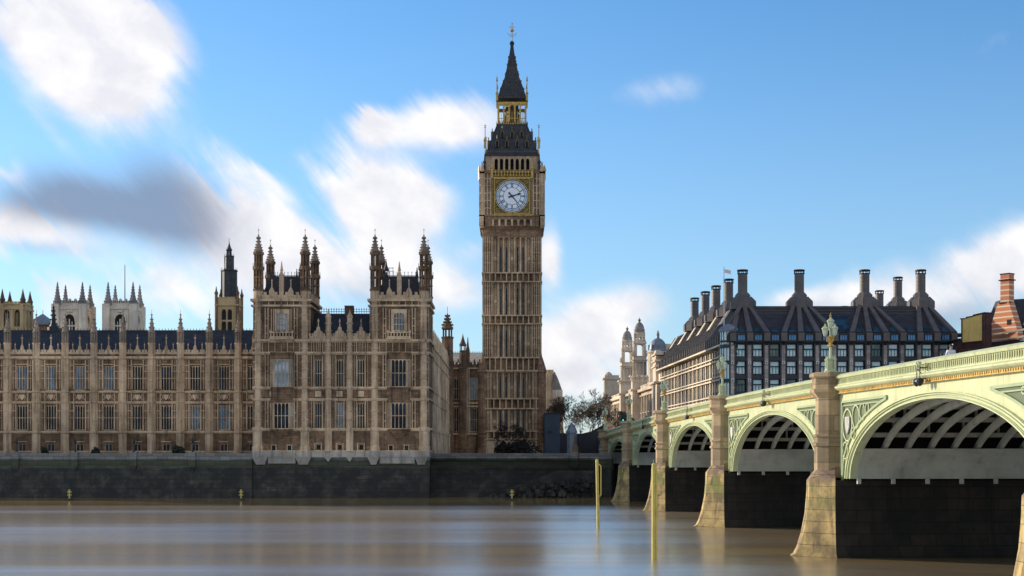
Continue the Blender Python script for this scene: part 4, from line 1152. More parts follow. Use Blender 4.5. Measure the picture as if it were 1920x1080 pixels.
    for sx in (-1, 1):
        for sy in (-1, 1):
            o = link('corner_pier', tm, R_, (sx * (C - .42), sy * (C - .42), -6.45))
            link('spike', sm, R_, (sx * (C - 1.0), sy * (C - .6), -6.45))
    # belfry
    B = 5.85; zb = lambda y: PZ(y, cyy - B)
    w = MB()
    for a in k4:
        w.at(0, cyy, a)
        w.box(-B, B - 1.0, -B, -B + .9, zb(324), zb(318.5))
        for q in range(8):
            xx = -4.08 + q * 1.166; w.box(xx - .22, xx + .22, -B, -B + .9, zb(318.5), zb(296)); 
            w.box(xx - .07, xx + .07, -B - .18, -B, zb(322), zb(293))
            if q < 7: arch_head(w, xx + .22, xx + .946, zb(302), zb(296) + .01, zb(297) - zb(302), -B + .02, -B + .8, 4)
        w.box(-B, -4.3, -B, -B + .9, zb(318.5), zb(296)); w.box(4.3, B - .9, -B, -B + .9, zb(318.5), zb(296))
        w.box(-B, B - .9, -B, -B + .9, zb(296), zb(290.5))
        for dx in (4.65, 5.1, 5.55):
            for sg in (-1, 1): w.box(sg * dx - .08, sg * dx + .08, -B - .1, -B - .003, zb(321), zb(292))
    part('belfry', w, 'stone_pale', R_)
    m = MB(); m.box(-B + 1.1, B - 1.1, cyy - B + 1.1, cyy + B - 1.1, zb(322), zb(292)); part('belfry_shade_core', m, 'dark', R_)  # solid dark box, its colour standing for the unlit belfry inside
    g = MB()
    for a in k4:
        g.at(0, cyy, a); g.box(-4.3, 4.3, -B - .14, -B - .02, zb(320), zb(318.8))
        for q in range(15): xx = -4.2 + q * .6; g.ball(xx, -B - .1, zb(321), .12, 5, 3)
    part('belfry_gilding', g, 'gold', R_)
    # lower roof
    q = MB()
    prof = [(6.15, 292), (6.15, 289.5), (5.75, 287), (5.55, 284), (5.25, 278), (4.55, 262), (3.95, 248), (3.4, 236), (3.28, 231.5)]
    zr = lambda r_, y: PZ(y, cyy - r_)
    q.loft([[(-r_, cyy - r_, zr(r_, y)), (r_, cyy - r_, zr(r_, y)), (r_, cyy + r_, zr(r_, y)), (-r_, cyy + r_, zr(r_, y))] for r_, y in prof])
    for sx in (-1, 1):
        for sy in (-1, 1):
            for (r0, y0_), (r1, y1_) in zip(prof[3:], prof[4:]): q.tube((sx * r0, cyy + sy * r0, zr(r0, y0_)), (sx * r1, cyy + sy * r1, zr(r1, y1_)), .14)
    part('lower_roof', q, 'iron_tile', R_)
    dm = MB()
    dm.prism_y([(-.42, 0), (-.26, 0), (-.26, 1.0), (0, 1.45), (.26, 1.0), (.26, 0), (.42, 0), (.42, 1.1), (0, 1.95), (-.42, 1.1)], -.25, 1.2)
    dm.lathe(0, 0, [(.08, 1.8), (.14, 2.3), (.04, 2.7)], 5)
    dmesh = dm.mesh('dormer', 'gold_dim'); dk = MB(); dk.box(-.27, .27, -.12, .9, .02, 1.1); dkm = dk.mesh('opening', 'dark')
    for a in k4:
        for yy_, xs, r_ in ((276, (-3.3, -1.15, 1.15, 3.3), 5.15), (258.5, (-2.15, 0, 2.15), 4.35)):
            for xx in xs:
                c, s__ = cos(a), sin(a); yl = -r_ - .1
                o = link('dormer', dmesh, R_, (c * xx - s__ * yl, s__ * xx + c * yl, zr(r_, yy_) - 6.45), a); link('opening', dkm, o)
    g = MB()
    for a in k4:
        g.at(0, cyy, a)
        for k in range(22): xx = -5.3 + k * .505; g.prism_y([(xx - .16, zr(5.6, 285)), (xx + .16, zr(5.6, 285)), (xx, zr(5.6, 281))], -5.62, -5.52)
    part('roof_cresting', g, 'gold_dim', R_)
    g = MB()
    for a in k4:
        g.at(0, cyy, a)
        for k in range(13): xx = -3.2 + k * .533; g.lathe(xx, -3.45, [(.12, zr(3.4, 232.5)), (.05, zr(3.4, 227))], 5)
    part('lantern_cresting', g, 'gold_dim', R_)
    gp = MB(); gp.lathe(0, 0, [(.34, zc(289)), (.32, zc(277)), (.42, zc(275)), (.3, zc(271)), (.1, zc(268)), (.08, zc(252)), (.2, zc(251)), (.08, zc(249)), (.05, zc(244))], 6)
    gp.box(-.3, .3, -.04, .04, zc(248), zc(247)); gp.tube((0.0, 0, zc(284)), (.0, 1.2, zc(276)), .12)
    gm = gp.mesh('gilded_pinnacle', 'gold')
    for sx in (-1, 1):
        for sy in (-1, 1): link('gilded_pinnacle', gm, R_, (sx * 5.95, sy * 5.95, -6.45))
    # lantern
    L_ = 3.25; w = MB(); zl = lambda y: PZ(y, cyy - L_)
    w.box(-L_ - .12, L_ + .12, cyy - L_ - .12, cyy + L_ + .12, zl(233), zl(230.5))
    for a in k4:
        w.at(0, cyy, a)
        for k in range(11):
            xx = -L_ + .2 + k * (2 * L_ - .4) / 10
            if k in (0, 10) or k % 2 == 0: w.box(xx - .19, xx + .19, -L_, -L_ + .38, zl(230.5), zl(196))
            else: w.box(xx - .06, xx + .06, -L_ + .1, -L_ + .25, zl(230.5), zl(209))
        for k in range(5):
            xa = -L_ + .35 + k * (2 * L_ - .4) / 5
            arch_head(w, xa, xa + 1.02, zl(201), zl(196), zl(197) - zl(201), -L_ + .03, -L_ + .3, 4)
        w.box(-L_ + .35, L_ - .35, -L_ + .08, -L_ + .28, zl(222), zl(221)); w.box(-L_, L_, -L_ - .05, -L_ + .3, zl(196), zl(191))
        for k in range(9): xx = -L_ + .5 + k * .7; w.box(xx - .05, xx + .05, -L_ + .1, -L_ + .2, zl(230), zl(224)) 
    part('lantern', w, 'gold', R_)
    w = MB(); w.lathe(0, cyy, [(1.9, zl(230)), (1.9, zl(212)), (1.6, zl(208)), (1.6, zl(193))], 8); part('lantern_shade_core', w, 'spandrel_black', R_)  # dark core added to stand for the lantern's shaded inside
    # spire
    q = MB()
    zs = lambda y: zc(y)
    prof = [(3.42, 191), (3.42, 188), (3.1, 186), (3.0, 183), (2.85, 181), (2.62, 174), (2.07, 160), (1.55, 148), (1.0, 125), (.64, 106), (.43, 94), (.32, 84), (.5, 83), (.5, 80), (.28, 79), (.22, 77)]
    q.loft([[(-r_, cyy - r_, zs(y)), (r_, cyy - r_, zs(y)), (r_, cyy + r_, zs(y)), (-r_, cyy + r_, zs(y))] for r_, y in prof])
    g = MB()
    for a in k4:
        g.at(0, cyy, a)
        for yy_, xs, r_ in ((172, (-1.4, 0, 1.4), 2.5), (157, (-.9, .0, .9), 1.92), (143, (-.5, .5), 1.42), (124, (0,), .98), (110, (0,), .7)):
            for xx in xs: g.prism_y([(xx - .13, zs(yy_)), (xx + .13, zs(yy_)), (xx, zs(yy_ - 5))], -r_ - .2, -r_ + .4)
        for k in range(14): xx = -2.9 + k * .446; g.box(xx - .08, xx + .08, -3.5, -3.38, zs(190.5), zs(188.5))
        for (r0, y0_), (r1, y1_) in zip(prof[4:], prof[5:10]): g.tube((-r0, -r0, zs(y0_)), (-r1, -r1, zs(y1_)), .09)
        for (r0, y0_) in ((2.6, 173), (1.95, 157), (1.3, 138), (.85, 117)): g.ball(-r0 - .1, -r0 - .1, zs(y0_), .16, 5, 3)
    nq, nf = len(q.v), len(q.f)
    q.v += g.v; q.f += [tuple(i + nq for i in f) for f in g.f]
    sp_ = part('spire', q, 'iron_tile', R_); sp_.data.materials.append(M['gold_dim'])
    for p_ in sp_.data.polygons[nf:]: p_.material_index = 1
    f_ = MB(0, cyy); f_.lathe(0, 0, [(.12, zs(79)), (.1, zs(60)), (.45, zs(59)), (.5, zs(57)), (.3, zs(54.5)), (.1, zs(54)), (.06, zs(46)), (.2, zs(45.5)), (.2, zs(44)), (.02, zs(42))], 8)
    for a in k4:
        f_.at(0, cyy, a); f_.tube((0, 0, zs(66)), (.85, 0, zs(65)), .07); f_.tube((.85, 0, zs(65)), (1.0, 0, zs(61)), .08); f_.tube((0, 0, zs(70)), (.5, 0, zs(68)), .06); f_.box(.3, .6, -.04, .04, zs(51.5), zs(50)); f_.box(0, .3, -.04, .04, zs(51), zs(50))
    part('finial', f_, 'gold', R_)
    lp = MB(); lp.lathe(0, 0, [(.28, zs(196)), (.26, zs(184)), (.4, zs(183)), (.14, zs(178)), (.1, zs(160)), (.26, zs(159)), (.04, zs(150))], 6)
    lm = lp.mesh('lantern_pinnacle', 'gold')
    for sx in (-1, 1):
        for sy in (-1, 1): link('lantern_pinnacle', lm, R_, (sx * 3.35, sy * 3.35, -6.45))

SLIT = {}
def slit_mesh(h):
    k = round(h, 2)
    if k not in SLIT:
        m = MB(); m.box(-.24, .24, -.03, .06, 0, h - .3); m.prism_y([(-.24, h - .3), (.24, h - .3), (0, h)], -.03, .06); SLIT[k] = m.mesh('slit_window', 'pane')
    return SLIT[k]
clock_tower()

# ================================================================== TOWERS BEYOND THE PALACE ROOF
def abbey_tower(cxp, label, with_pole):
    Z = 500.0; s_ = Z / F; z = lambda y: PZ(y, Z)
    cx = PX(cxp, Z); hw = 25.5 * s_
    R_ = root('abbey_tower', (cx, Z + hw, 6.45), label, 'church tower', 'twin white church towers')
    w = MB(cx, Z + hw)
    w.box(-hw, hw, -hw, hw, 6.3, z(578)); w.box(-hw - .5, hw + .5, -hw - .5, hw + .5, z(579.5), z(577))
    w.box(-hw + .2, hw - .2, -hw + .2, hw - .2, z(577), z(567.5))
    for a in (0, pi / 2, pi, -pi / 2):
        w.at(cx, Z + hw, a)
        for k in range(9): xx = -hw + 2.2 + k * (2 * hw - 4.4) / 8; w.box(xx - .5, xx + .5, -hw + .1, -hw + .7, z(567.5), z(563.5))
        for k in (-1, 0, 1): w.ball(k * 2.0, -hw + .4, z(562), .55, 6, 4)
        w.box(-hw + 1.8, -hw + 2.3, -hw - .3, -hw, 6.3, z(578)); w.box(hw - 2.3, hw - 1.8, -hw - .3, -hw, 6.3, z(578))
        for k in (-1, 1): w.box(k * 3.8 - .6, k * 3.8 + .6, -hw - .2, -hw, z(590), z(584))
        w.lathe(0, -hw + .2, [(1.3, z(585)), (1.3, z(582))], 8)
    for sx in (-1, 1):
        for sy in (-1, 1): w.at(cx, Z + hw); w.box(sx * hw - 1.3, sx * hw + 1.3, sy * hw - 1.3, sy * hw + 1.3, 6.3, z(570))
    part('wall', w, 'abbey', R_)
    win = MB(cx, Z + hw); 
    for a in (0, pi / 2):
        win = MB(cx, Z + hw, a)
        win.prism_y([(x_, q_) for x_, q_ in [(-1.9, z(640))] + arch_pts(-1.9, 1.9, z(603), 2.6, 5) + [(1.9, z(640))]], -hw - .05, -hw + .3)
        bwn = part('belfry_window', win, 'dark', R_)
        tr = MB(cx, Z + hw, a)
        tr.box(-.2, .2, -hw - .3, -hw - .06, z(640), z(598)); tr.box(-1.9, 1.9, -hw - .28, -hw - .06, z(612), z(610))
        pts = arch_pts(-2.2, 2.2, z(603), 3.1, 5)
        for p0, p1 in zip(pts, pts[1:]): tr.tube((p0[0], -hw - .15, p0[1]), (p1[0], -hw - .15, p1[1]), .35)
        for k in (-1, 1): tr.tube((k * .95, -hw - .15, z(603)), (k * .95, -hw - .15, z(640)), .16)
        part('tracery', tr, 'abbey', bwn)
    p_ = MB(); zt = z(571)
    p_.lathe(0, 0, [(1.5, zt), (1.5, z(566)), (1.65, z(565)), (1.15, z(562)), (.95, z(558)), (.7, z(551)), (.45, z(542)), (.25, z(535)), (.36, z(534)), (.1, z(528))], 8)
    for yy_, rr_ in ((561, 1.1), (556, .88), (550, .68), (544, .5), (539, .38)):
        for k in range(4): a = k * pi / 2 + pi / 4; p_.box(cos(a) * rr_ - .15, cos(a) * rr_ + .15, sin(a) * rr_ - .15, sin(a) * rr_ + .15, z(yy_), z(yy_) + .4)
    pm = p_.mesh('pinnacle', 'abbey_grey')
    for sx in (-1, 1):
        for sy in (-1, 1): link('pinnacle', pm, R_, (sx * (hw - .4), sy * (hw - .4), -6.45))
    if with_pole:
        f_ = MB(cx, Z + hw); f_.tube((.3, 0, z(570)), (.3, 0, z(493)), .22, .12, 6); part('flagpole', f_, 'iron', R_)
abbey_tower(130.5, 'white church tower with four pinnacles but no flagpole, left of its twin', False)
abbey_tower(225.5, 'white church tower with four pinnacles and a bare flagpole, seen beyond the palace roof', True)

def parish_tower():
    Z = 400.0; z = lambda y: PZ(y, Z); cx = PX(22.5, Z); hw = 22.5 * Z / F
    R_ = root('parish_tower', (cx, Z + hw, 6.45), 'buff square church tower with dark louvred windows at the far left edge', 'church tower')
    w = MB(cx, Z + hw); w.box(-hw, hw, -hw, hw, 6.3, z(571)); w.box(-hw - .4, hw + .4, -hw - .4, hw + .4, z(580), z(577)); w.box(-hw - .3, hw + .3, -hw - .3, hw + .3, z(571), z(569))
    for a in (0, pi / 2, pi, -pi / 2):
        w.at(cx, Z + hw, a)
        for k in range(7): xx = -hw + .6 + k * (2 * hw - 1.2) / 6; w.box(xx - .35, xx + .35, -hw, -hw + .5, z(569), z(565))
        for sx in (-1, 1): w.box(sx * (hw - .6) - .5, sx * (hw - .6) + .5, -hw - .35, -hw, 6.3, z(571))
        w.box(-.3, .3, -hw - .3, -hw, 6.3, z(580))
    part('wall', w, 'buff', R_)
    for a in (0, pi / 2):
        for sg in (-1, 1):
            m = MB(cx, Z + hw, a); m.prism_y([(sg * 1.5 - .75, z(612))] + arch_pts(sg * 1.5 - .75, sg * 1.5 + .75, z(588), 1.1, 4) + [(sg * 1.5 + .75, z(612))], -hw - .06, -hw + .2)
            o = part('louvre_window', m, 'dark', R_)
            m = MB(cx, Z + hw, a)
            for dx in (-.25, .25): m.box(sg * 1.5 + dx - .06, sg * 1.5 + dx + .06, -hw - .16, -hw - .07, z(612), z(586))
            part('mullion', m, 'buff', o)
    p_ = MB(); p_.lathe(0, 0, [(.75, z(575)), (.75, z(563)), (.9, z(562)), (.6, z(558)), (.3, z(549)), (.06, z(541))], 8); pm = p_.mesh('pinnacle', 'stone_dark')
    for sx in (-1, 1):
        for sy in (-1, 1): link('pinnacle', pm, R_, (sx * (hw - .5), sy * (hw - .5), -6.45))
parish_tower()

def vent_tower():
    Z = 290.0; z = lambda y: PZ(y, Z); cx = PX(425.5, Z); hw = 20 * Z / F
    R_ = root('ventilation_tower', (cx, Z + hw, 6.45), 'square buff stone turret topped by a tall dark octagonal lantern', 'tower')
    w = MB(cx, Z + hw); w.box(-hw, hw, -hw, hw, 6.3, z(560)); w.box(-hw - .3, hw + .3, -hw - .3, hw + .3, z(573), z(570.5))
    for a in (0, pi / 2, pi, -pi / 2):
        w.at(cx, Z + hw, a)
        for k in range(6): xx = -hw + .8 + k * (2 * hw - 1.6) / 5; w.box(xx - .25, xx + .25, -hw, -hw + .4, z(560), z(556.5))
        w.box(-.09, .09, -hw - .15, -hw, z(620), z(579)); w.box(-1.15, 1.15, -hw - .12, -hw, z(603), z(600))
        for sg in (-1, 1): w.box(sg * 1.25 - .1, sg * 1.25 + .1, -hw - .15, -hw, z(625), z(575))
    part('wall', w, 'buff', R_)
    for a in (0, pi / 2):
        for sg in (-1, 1):
            for zb_, zt_ in ((620, 607), (599.5, 585)):
                m = MB(cx, Z + hw, a); m.prism_y([(sg * .62 - .42, z(zb_))] + arch_pts(sg * .62 - .42, sg * .62 + .42, z(zt_), .6, 3) + [(sg * .62 + .42, z(zb_))], -hw - .05, -hw + .2); part('louvre_window', m, 'dark', R_)
    p_ = MB(); p_.lathe(0, 0, [(.32, 6.3), (.32, z(552)), (.42, z(551)), (.42, z(549)), (.2, z(545)), (.06, z(537))], 8); pm = p_.mesh('pinnacle', 'stone')
    for sx in (-1, 1):
        for sy in (-1, 1): link('pinnacle', pm, R_, (sx * hw, sy * hw, -6.45))
    q = MB(cx, Z + hw)
    q.lathe(0, 0, [(1.75, z(560)), (1.65, z(555)), (1.65, z(507)), (1.85, z(506)), (1.85, z(504)), (1.2, z(503)), (1.05, z(501)), (.98, z(480)), (1.1, z(479)), (1.1, z(477)), (.6, z(476))], 8)
    for k in range(8):
        a = pi / 8 + k * pi / 4
        q.tube((cos(a) * 1.67, sin(a) * 1.67, z(556)), (cos(a) * 1.67, sin(a) * 1.67, z(500)), .09, .05); q.tube((cos(a) * 1.0, sin(a) * 1.0, z(503)), (cos(a) * 1.0, sin(a) * 1.0, z(473)), .07, .03)
        q.tube((cos(a) * .5, sin(a) * .5, z(476)), (cos(a) * .45, sin(a) * .45, z(466)), .1)
    q.lathe(0, 0, [(.65, z(467)), (.7, z(466)), (.4, z(461)), (.2, z(456)), (.06, z(450))], 8); q.tube((0, 0, z(452)), (0, 0, z(443)), .05)
    part('lantern', q, 'iron_tile', R_)
vent_tower()

Zq = 420.0; z = lambda y: PZ(y, Zq); cx = PX(72, Zq)
r = root('pyramid_roof_hall', (cx, Zq + 4, 6.45), 'building with a blue grey pyramid roof between the two church towers at far left', 'building')
m = MB(cx, Zq + 4); m.box(-3.4, 3.4, -3.4, 3.4, 6.3, z(606)); m.box(-5.6, 5.6, -2.5, 5, 6.3, z(613)); part('wall', m, 'stone', r)
m = MB(cx, Zq + 4); m.frust((-3.9, 3.9, -3.9, 3.9), z(607), (-.1, .1, -.1, .1), z(586)); m.box(-3.95, 3.95, -3.95, 3.95, z(608.5), z(607)); rf = part('roof', m, 'lead', r)
m = MB(cx, Zq + 4); m.tube((0, 0, z(587)), (0, 0, z(579)), .08); m.tube((3.2, 0, z(607)), (3.2, 0, z(583)), .07); part('aerial', m, 'iron', rf)

Zq = 330.0; z = lambda y: PZ(y, Zq); cx = PX(100, Zq)
m = MB(cx, Zq); m.lathe(0, 0, [(1.4, 6.3), (1.4, z(614)), (.9, z(612)), (.6, z(605)), (.42, z(590)), (.25, z(578)), (.38, z(577)), (.1, z(573)), (.05, z(567))], 8)
for yy_, rr_ in ((608, .9), (600, .65), (592, .55), (584, .42)):
    for k in range(4): a = k * pi / 2; m.box(cos(a) * rr_ - .12, cos(a) * rr_ + .12, sin(a) * rr_ - .12, sin(a) * rr_ + .12, z(yy_), z(yy_) + .3)
solo('ventilation_spirelet', m, 'slate', 'slim dark spirelet rising behind the palace roof, just left of a white church tower', 'spire', base=(cx, Zq, 6.45))

# ================================================================== THE BRIDGE
AL = math.atan(.0443)
PY = [61.1, 98.2, 137.3, 174.4, 209.0, 241.0]     # pier centres along the bridge
def ztop(y): return 12.80 - 1.09e-4 * (y - 117.8) ** 2
ZS = 5.5
BW = 26.0
def bridge():
    R_ = root('bridge', (27.2, 0, 0), 'long pale green iron arch bridge on stone piers', 'bridge', rot=AL)
    def bp(name, mb, mat, parent=R_): return link(name, mb.mesh(name, mat), parent)
    def strip(mb, y0, y1, sec, n):
        """sec(y) -> loop of (x, z); lofted along the bridge"""
        mb.loft([[(px_, y0 + (y1 - y0) * k / n, pz_) for px_, pz_ in sec(y0 + (y1 - y0) * k / n)] for k in range(n + 1)])
    # deck
    ys, ye = 20.0, 243.0
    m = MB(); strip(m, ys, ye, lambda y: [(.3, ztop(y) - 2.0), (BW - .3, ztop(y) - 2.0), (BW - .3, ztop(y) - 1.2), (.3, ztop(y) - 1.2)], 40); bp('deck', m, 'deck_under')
    m = MB(); strip(m, ys, ye, lambda y: [(4.2, ztop(y) - 1.3), (BW - 4.2, ztop(y) - 1.3), (BW - 4.2, ztop(y) - 1.19), (4.2, ztop(y) - 1.19)], 40); bp('roadway', m, 'asphalt')
    for x0, x1 in ((.5, 4.2), (BW - 4.2, BW - .5)):
        m = MB(); strip(m, ys, ye, lambda y: [(x0, ztop(y) - 1.3), (x1, ztop(y) - 1.3), (x1, ztop(y) - 1.06), (x0, ztop(y) - 1.06)], 40); bp('pavement', m, 'paving')
    spans = list(zip(PY, PY[1:]))
    spans = [(24.0, 61.1)] + spans
    for side in (0, 1):
        sx = (lambda v: v) if side == 0 else (lambda v: BW - v)
        for ya, yb in spans:
            y0, y1 = ya + 1.02, yb - 1.02
            # parapet pieces
            m = MB()
            n = 14
            strip(m, y0, y1, lambda y: [(sx(-.28), ztop(y) - .14), (sx(-.06), ztop(y)), (sx(.22), ztop(y)), (sx(.30), ztop(y) - .3), (sx(-.22), ztop(y) - .3)], n)
            strip(m, y0, y1, lambda y: [(sx(-.2), ztop(y) - .8), (sx(.28), ztop(y) - .8), (sx(.28), ztop(y) - .72), (sx(-.2), ztop(y) - .72)], n)
            if side == 0:
                # pierced gothic band: uprights with little pointed heads
                y = y0 + .12
                while y < y1 - .1:
                    zt_ = ztop(y)
                    m.box(-.13, .12, y - .045, y + .045, zt_ - .725, zt_ - .29)
                    m.prism_x([(y + .045, zt_ - .40), (y + .045, zt_ - .29), (y + .245, zt_ - .29), (y + .245, zt_ - .40), (y + .145, zt_ - .325)], -.10, .10)
                    m.prism_x([(y + .045, zt_ - .725), (y + .045, zt_ - .60), (y + .145, zt_ - .66), (y + .245, zt_ - .60), (y + .245, zt_ - .725)], -.10, .10)
                    y += .29
            else:
                strip(m, y0, y1, lambda y: [(sx(-.1), ztop(y) - .72), (sx(.1), ztop(y) - .72), (sx(.1), ztop(y) - .3), (sx(-.1), ztop(y) - .3)], n)
            bp('parapet', m, 'bridge')
            if side == 0:
                m = MB(); strip(m, y0, y1, lambda y: [(.16, ztop(y) - .71), (.24, ztop(y) - .71), (.24, ztop(y) - .31), (.16, ztop(y) - .31)], n); bp('parapet_back', m, 'bridge_dark')
            m = MB()
            strip(m, y0, y1, lambda y: [(sx(-.24), ztop(y) - .80), (sx(-.38), ztop(y) - .88), (sx(-.38), ztop(y) - .98), (sx(-.28), ztop(y) - 1.08), (sx(-.10), ztop(y) - 1.17), (sx(.3), ztop(y) - 1.17), (sx(.3), ztop(y) - .80)], n)
            bp('cornice', m, 'bridge')
            if side == 0:
                m = MB(); y = y0 + .1
                while y < y1 - .1:
                    m.box(-.15, .0, y - .085, y + .085, ztop(y) - 1.31, ztop(y) - 1.171); y += .30
                strip(m, y0, y1, lambda y: [(-.17, ztop(y) - 1.37), (-.05, ztop(y) - 1.37), (-.05, ztop(y) - 1.31), (-.17, ztop(y) - 1.31)], n)
                bp('gilded_dentils', m, 'gold')
                m = MB(); strip(m, y0, y1, lambda y: [(-.03, ztop(y) - 1.309), (.02, ztop(y) - 1.309), (.02, ztop(y) - 1.172), (-.03, ztop(y) - 1.172)], n); bp('dentil_back', m, 'bridge_dark')
            # arch
            pn = 2.3 if ya == PY[0] else 4.1; yc = (ya + pn + yb - 4.1) / 2; a = (yb - 4.1 - ya - pn) / 2; bq = ztop(yc) - 2.30 - ZS
            ae = a + 1.2; be = ztop(yc) - 1.92 - ZS
            N = 36
            def el(t, f): # f=0 intrados .. 1 extrados
                th = pi * t / N
                return (yc - (a + (ae - a) * f) * cos(th), ZS + (bq + (be - bq) * f) * sin(th))
            m = MB()
            def ringstrip(f0, f1, x0, x1, mm=None):
                (mm or m).loft([[(sx(x0), *el(t, f0)), (sx(x0), *el(t, f1)), (sx(x1), *el(t, f1)), (sx(x1), *el(t, f0))] for t in range(N + 1)])
            ringstrip(0, 1, .05, .5); ringstrip(.86, 1.0, -.10, .05); ringstrip(.0, .16, -.06, .05); ringstrip(.55, .66, -.07, .05)
            ring = bp('arch_ring', m, 'bridge')
            if side == 0:
                m = MB(); ringstrip(.66, .86, .0, .049, m); ringstrip(.16, .27, .0, .049, m); ringstrip(.47, .55, .0, .049, m)
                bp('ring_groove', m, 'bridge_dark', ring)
            m = MB()
            ds = [y0 + (yc - ae - y0) * .5, yc - ae] 
            cols = [(y0, None), (yc - ae, None)] + [(el(t, 1)[0], el(t, 1)[1]) for t in range(N + 1)] + [(yc + ae, None), (y1, None)]
            cols = [(y, ZS if zz is None else zz) for y, zz in cols]
            m.loft([[(sx(.1), y, zz - .02), (sx(.1), y, ztop(y) - 1.16), (sx(.4), y, ztop(y) - 1.16), (sx(.4), y, zz - .02)] for y, zz in cols])
            sp = bp('spandrel', m, 'bridge')
            if side == 0:
                for sg, yp in ((1, y0), (-1, y1)):
                    # triangular openwork panel next to the pier: dark frame, rings and shield
                    f_ = MB()
                    ya_ = yp + sg * .9; zt_ = ztop(yp + sg * 2) - 1.95
                    hy = 6.6 * (yb - ya) / 37.0; bt = ZS + 2.6
                    P = [(ya_, zt_), (ya_ + sg * hy, zt_ + .1)]
                    curve = []
                    for t in range(N + 1):
                        e = el(t if sg > 0 else N - t, 1)
                        q = (e[0] - sg * .75, e[1] + .45)
                        if sg * (q[0] - ya_) > 0.02 and q[1] < zt_ - .02 and t < N / 2: curve.append(q)
                    if len(curve) < 3: continue
                    curve = [(ya_, curve[0][1] - .6)] + curve
                    end = curve[-1]
                    def line(mm, pts, r_, x=.05):
                        for p0, p1 in zip(pts, pts[1:]): mm.tube((x, p0[0], p0[1]), (x, p1[0], p1[1]), r_)
                    line(f_, [(end[0], zt_)] + [(ya_, zt_), curve[0]] + curve[1:] + [(end[0], zt_)], .11)
                    ins = lambda p: (p[0] + sg * .3, p[1])
                    line(f_, [(end[0] - sg * .6, zt_ - .28), (ya_ + sg * .3, zt_ - .28), (ya_ + sg * .3, curve[0][1] + .7)], .06, .02)
                    fo = bp('spandrel_frame', f_, 'bridge_dark', sp)
                    g = MB()
                    poly = [(ya_, zt_)] + curve + [(end[0], zt_)]
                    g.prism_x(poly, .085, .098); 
                    bp('spandrel_recess_shade', g, 'recess', sp)  # thin flat plate, recess shade put into its colour
                    t_ = MB()
                    def circ(cy, cz, r_, tr, n=14):
                        for k in range(n):
                            a0, a1 = 2 * pi * k / n, 2 * pi * (k + 1) / n
                            t_.tube((.03, cy + r_ * cos(a0), cz + r_ * sin(a0)), (.03, cy + r_ * cos(a1), cz + r_ * sin(a1)), tr)
                    sc = (zt_ - curve[0][1]) / 4.2
                    c1 = (ya_ + sg * 1.05 * sc, zt_ - 1.25 * sc)
                    circ(*c1, .85 * sc, .075); circ(ya_ + sg * 2.55 * sc, zt_ - .85 * sc, .6 * sc, .065); circ(ya_ + sg * 3.65 * sc, zt_ - .62 * sc, .42 * sc, .055); circ(ya_ + sg * .62 * sc, zt_ - 2.6 * sc, .45 * sc, .06); circ(ya_ + sg * 4.5 * sc, zt_ - .5 * sc, .28 * sc, .05)
                    circ(ya_ + sg * 2.0 * sc, zt_ - 1.7 * sc, .3 * sc, .05)
                    bp('spandrel_tracery', t_, 'bridge', sp)
                    s_ = MB(); cy, cz = c1; q = .4 * sc
                    s_.prism_x([(cy - q, cz + q * 1.1), (cy + q, cz + q * 1.1), (cy + q, cz - q * .2), (cy, cz - q * 1.3), (cy - q, cz - q * .2)], -.04, .05)
                    bp('shield', s_, 'shield_stone', sp)
        # far side needs no more
    # under the deck: ribs, cross girders, springing plates
    for ya, yb in spans:
        pn = 2.3 if ya == PY[0] else 4.1; yc = (ya + pn + yb - 4.1) / 2; a = (yb - 4.1 - ya - pn) / 2; bq = ztop(yc) - 2.30 - ZS
        N = 28
        t0 = int(N * math.acos(min(1, sqrt(max(0, 1 - (2.05 / bq) ** 2)))) / pi)
        def el(t, g=0): th = pi * t / N; return (yc - (a + g) * cos(th), ZS + (bq + g) * sin(th))
        for j in range(1, 16):
            xx = .35 + j * 1.58
            m = MB(); m.loft([[(xx - .14, *el(t)), (xx + .14, *el(t)), (xx + .14, *el(t, .45)), (xx - .14, *el(t, .45))] for t in range(2, N - 1)])
            bp('rib', m, 'bridge_under')
        for t in (5, 7, 9, 11, 17, 19, 21, 23):
            y, zz = el(t, .62); m = MB(); m.box(.5, BW - .5, y - .09, y + .09, zz - .10, zz + .14); m.box(.5, BW - .5, y - .28, y + .28, zz + .14, zz + .2)
            for j in range(1, 11):
                if ztop(y) - 2.0 - zz > .4:
                    for dd in (0,): m.box(j * 2.36 - .07, j * 2.36 + .07, y - .1, y + .1, zz + .14, ztop(y) - 2.0)
            bp('cross_girder', m, 'bridge_under')
        for sg in (-1, 1):
            m = MB(); lim = [t for t in range(N + 1) if el(t)[1] < ZS + 2.3 and t < N / 2]
            pts = [el(t, -.12) if sg < 0 else (2 * yc - el(t, -.12)[0], el(t, -.12)[1]) for t in lim]
            lst = pts[-1]
            m.loft([[(.42, p_[0], p_[1]), (BW - .42, p_[0], p_[1]), (BW - .42, p_[0] + sg * .3, p_[1]), (.42, p_[0] + sg * .3, p_[1])] for p_ in pts])
            for j in range(0, 12): m.box(j * 2.36 - .12 + .5, j * 2.36 + .12 + .5, pts[0][0] - sg * .06 - .12, pts[0][0] - sg * .06 + .12, ZS - .35, ZS + .02)
            bp('springing_plate', m, 'bridge_under')
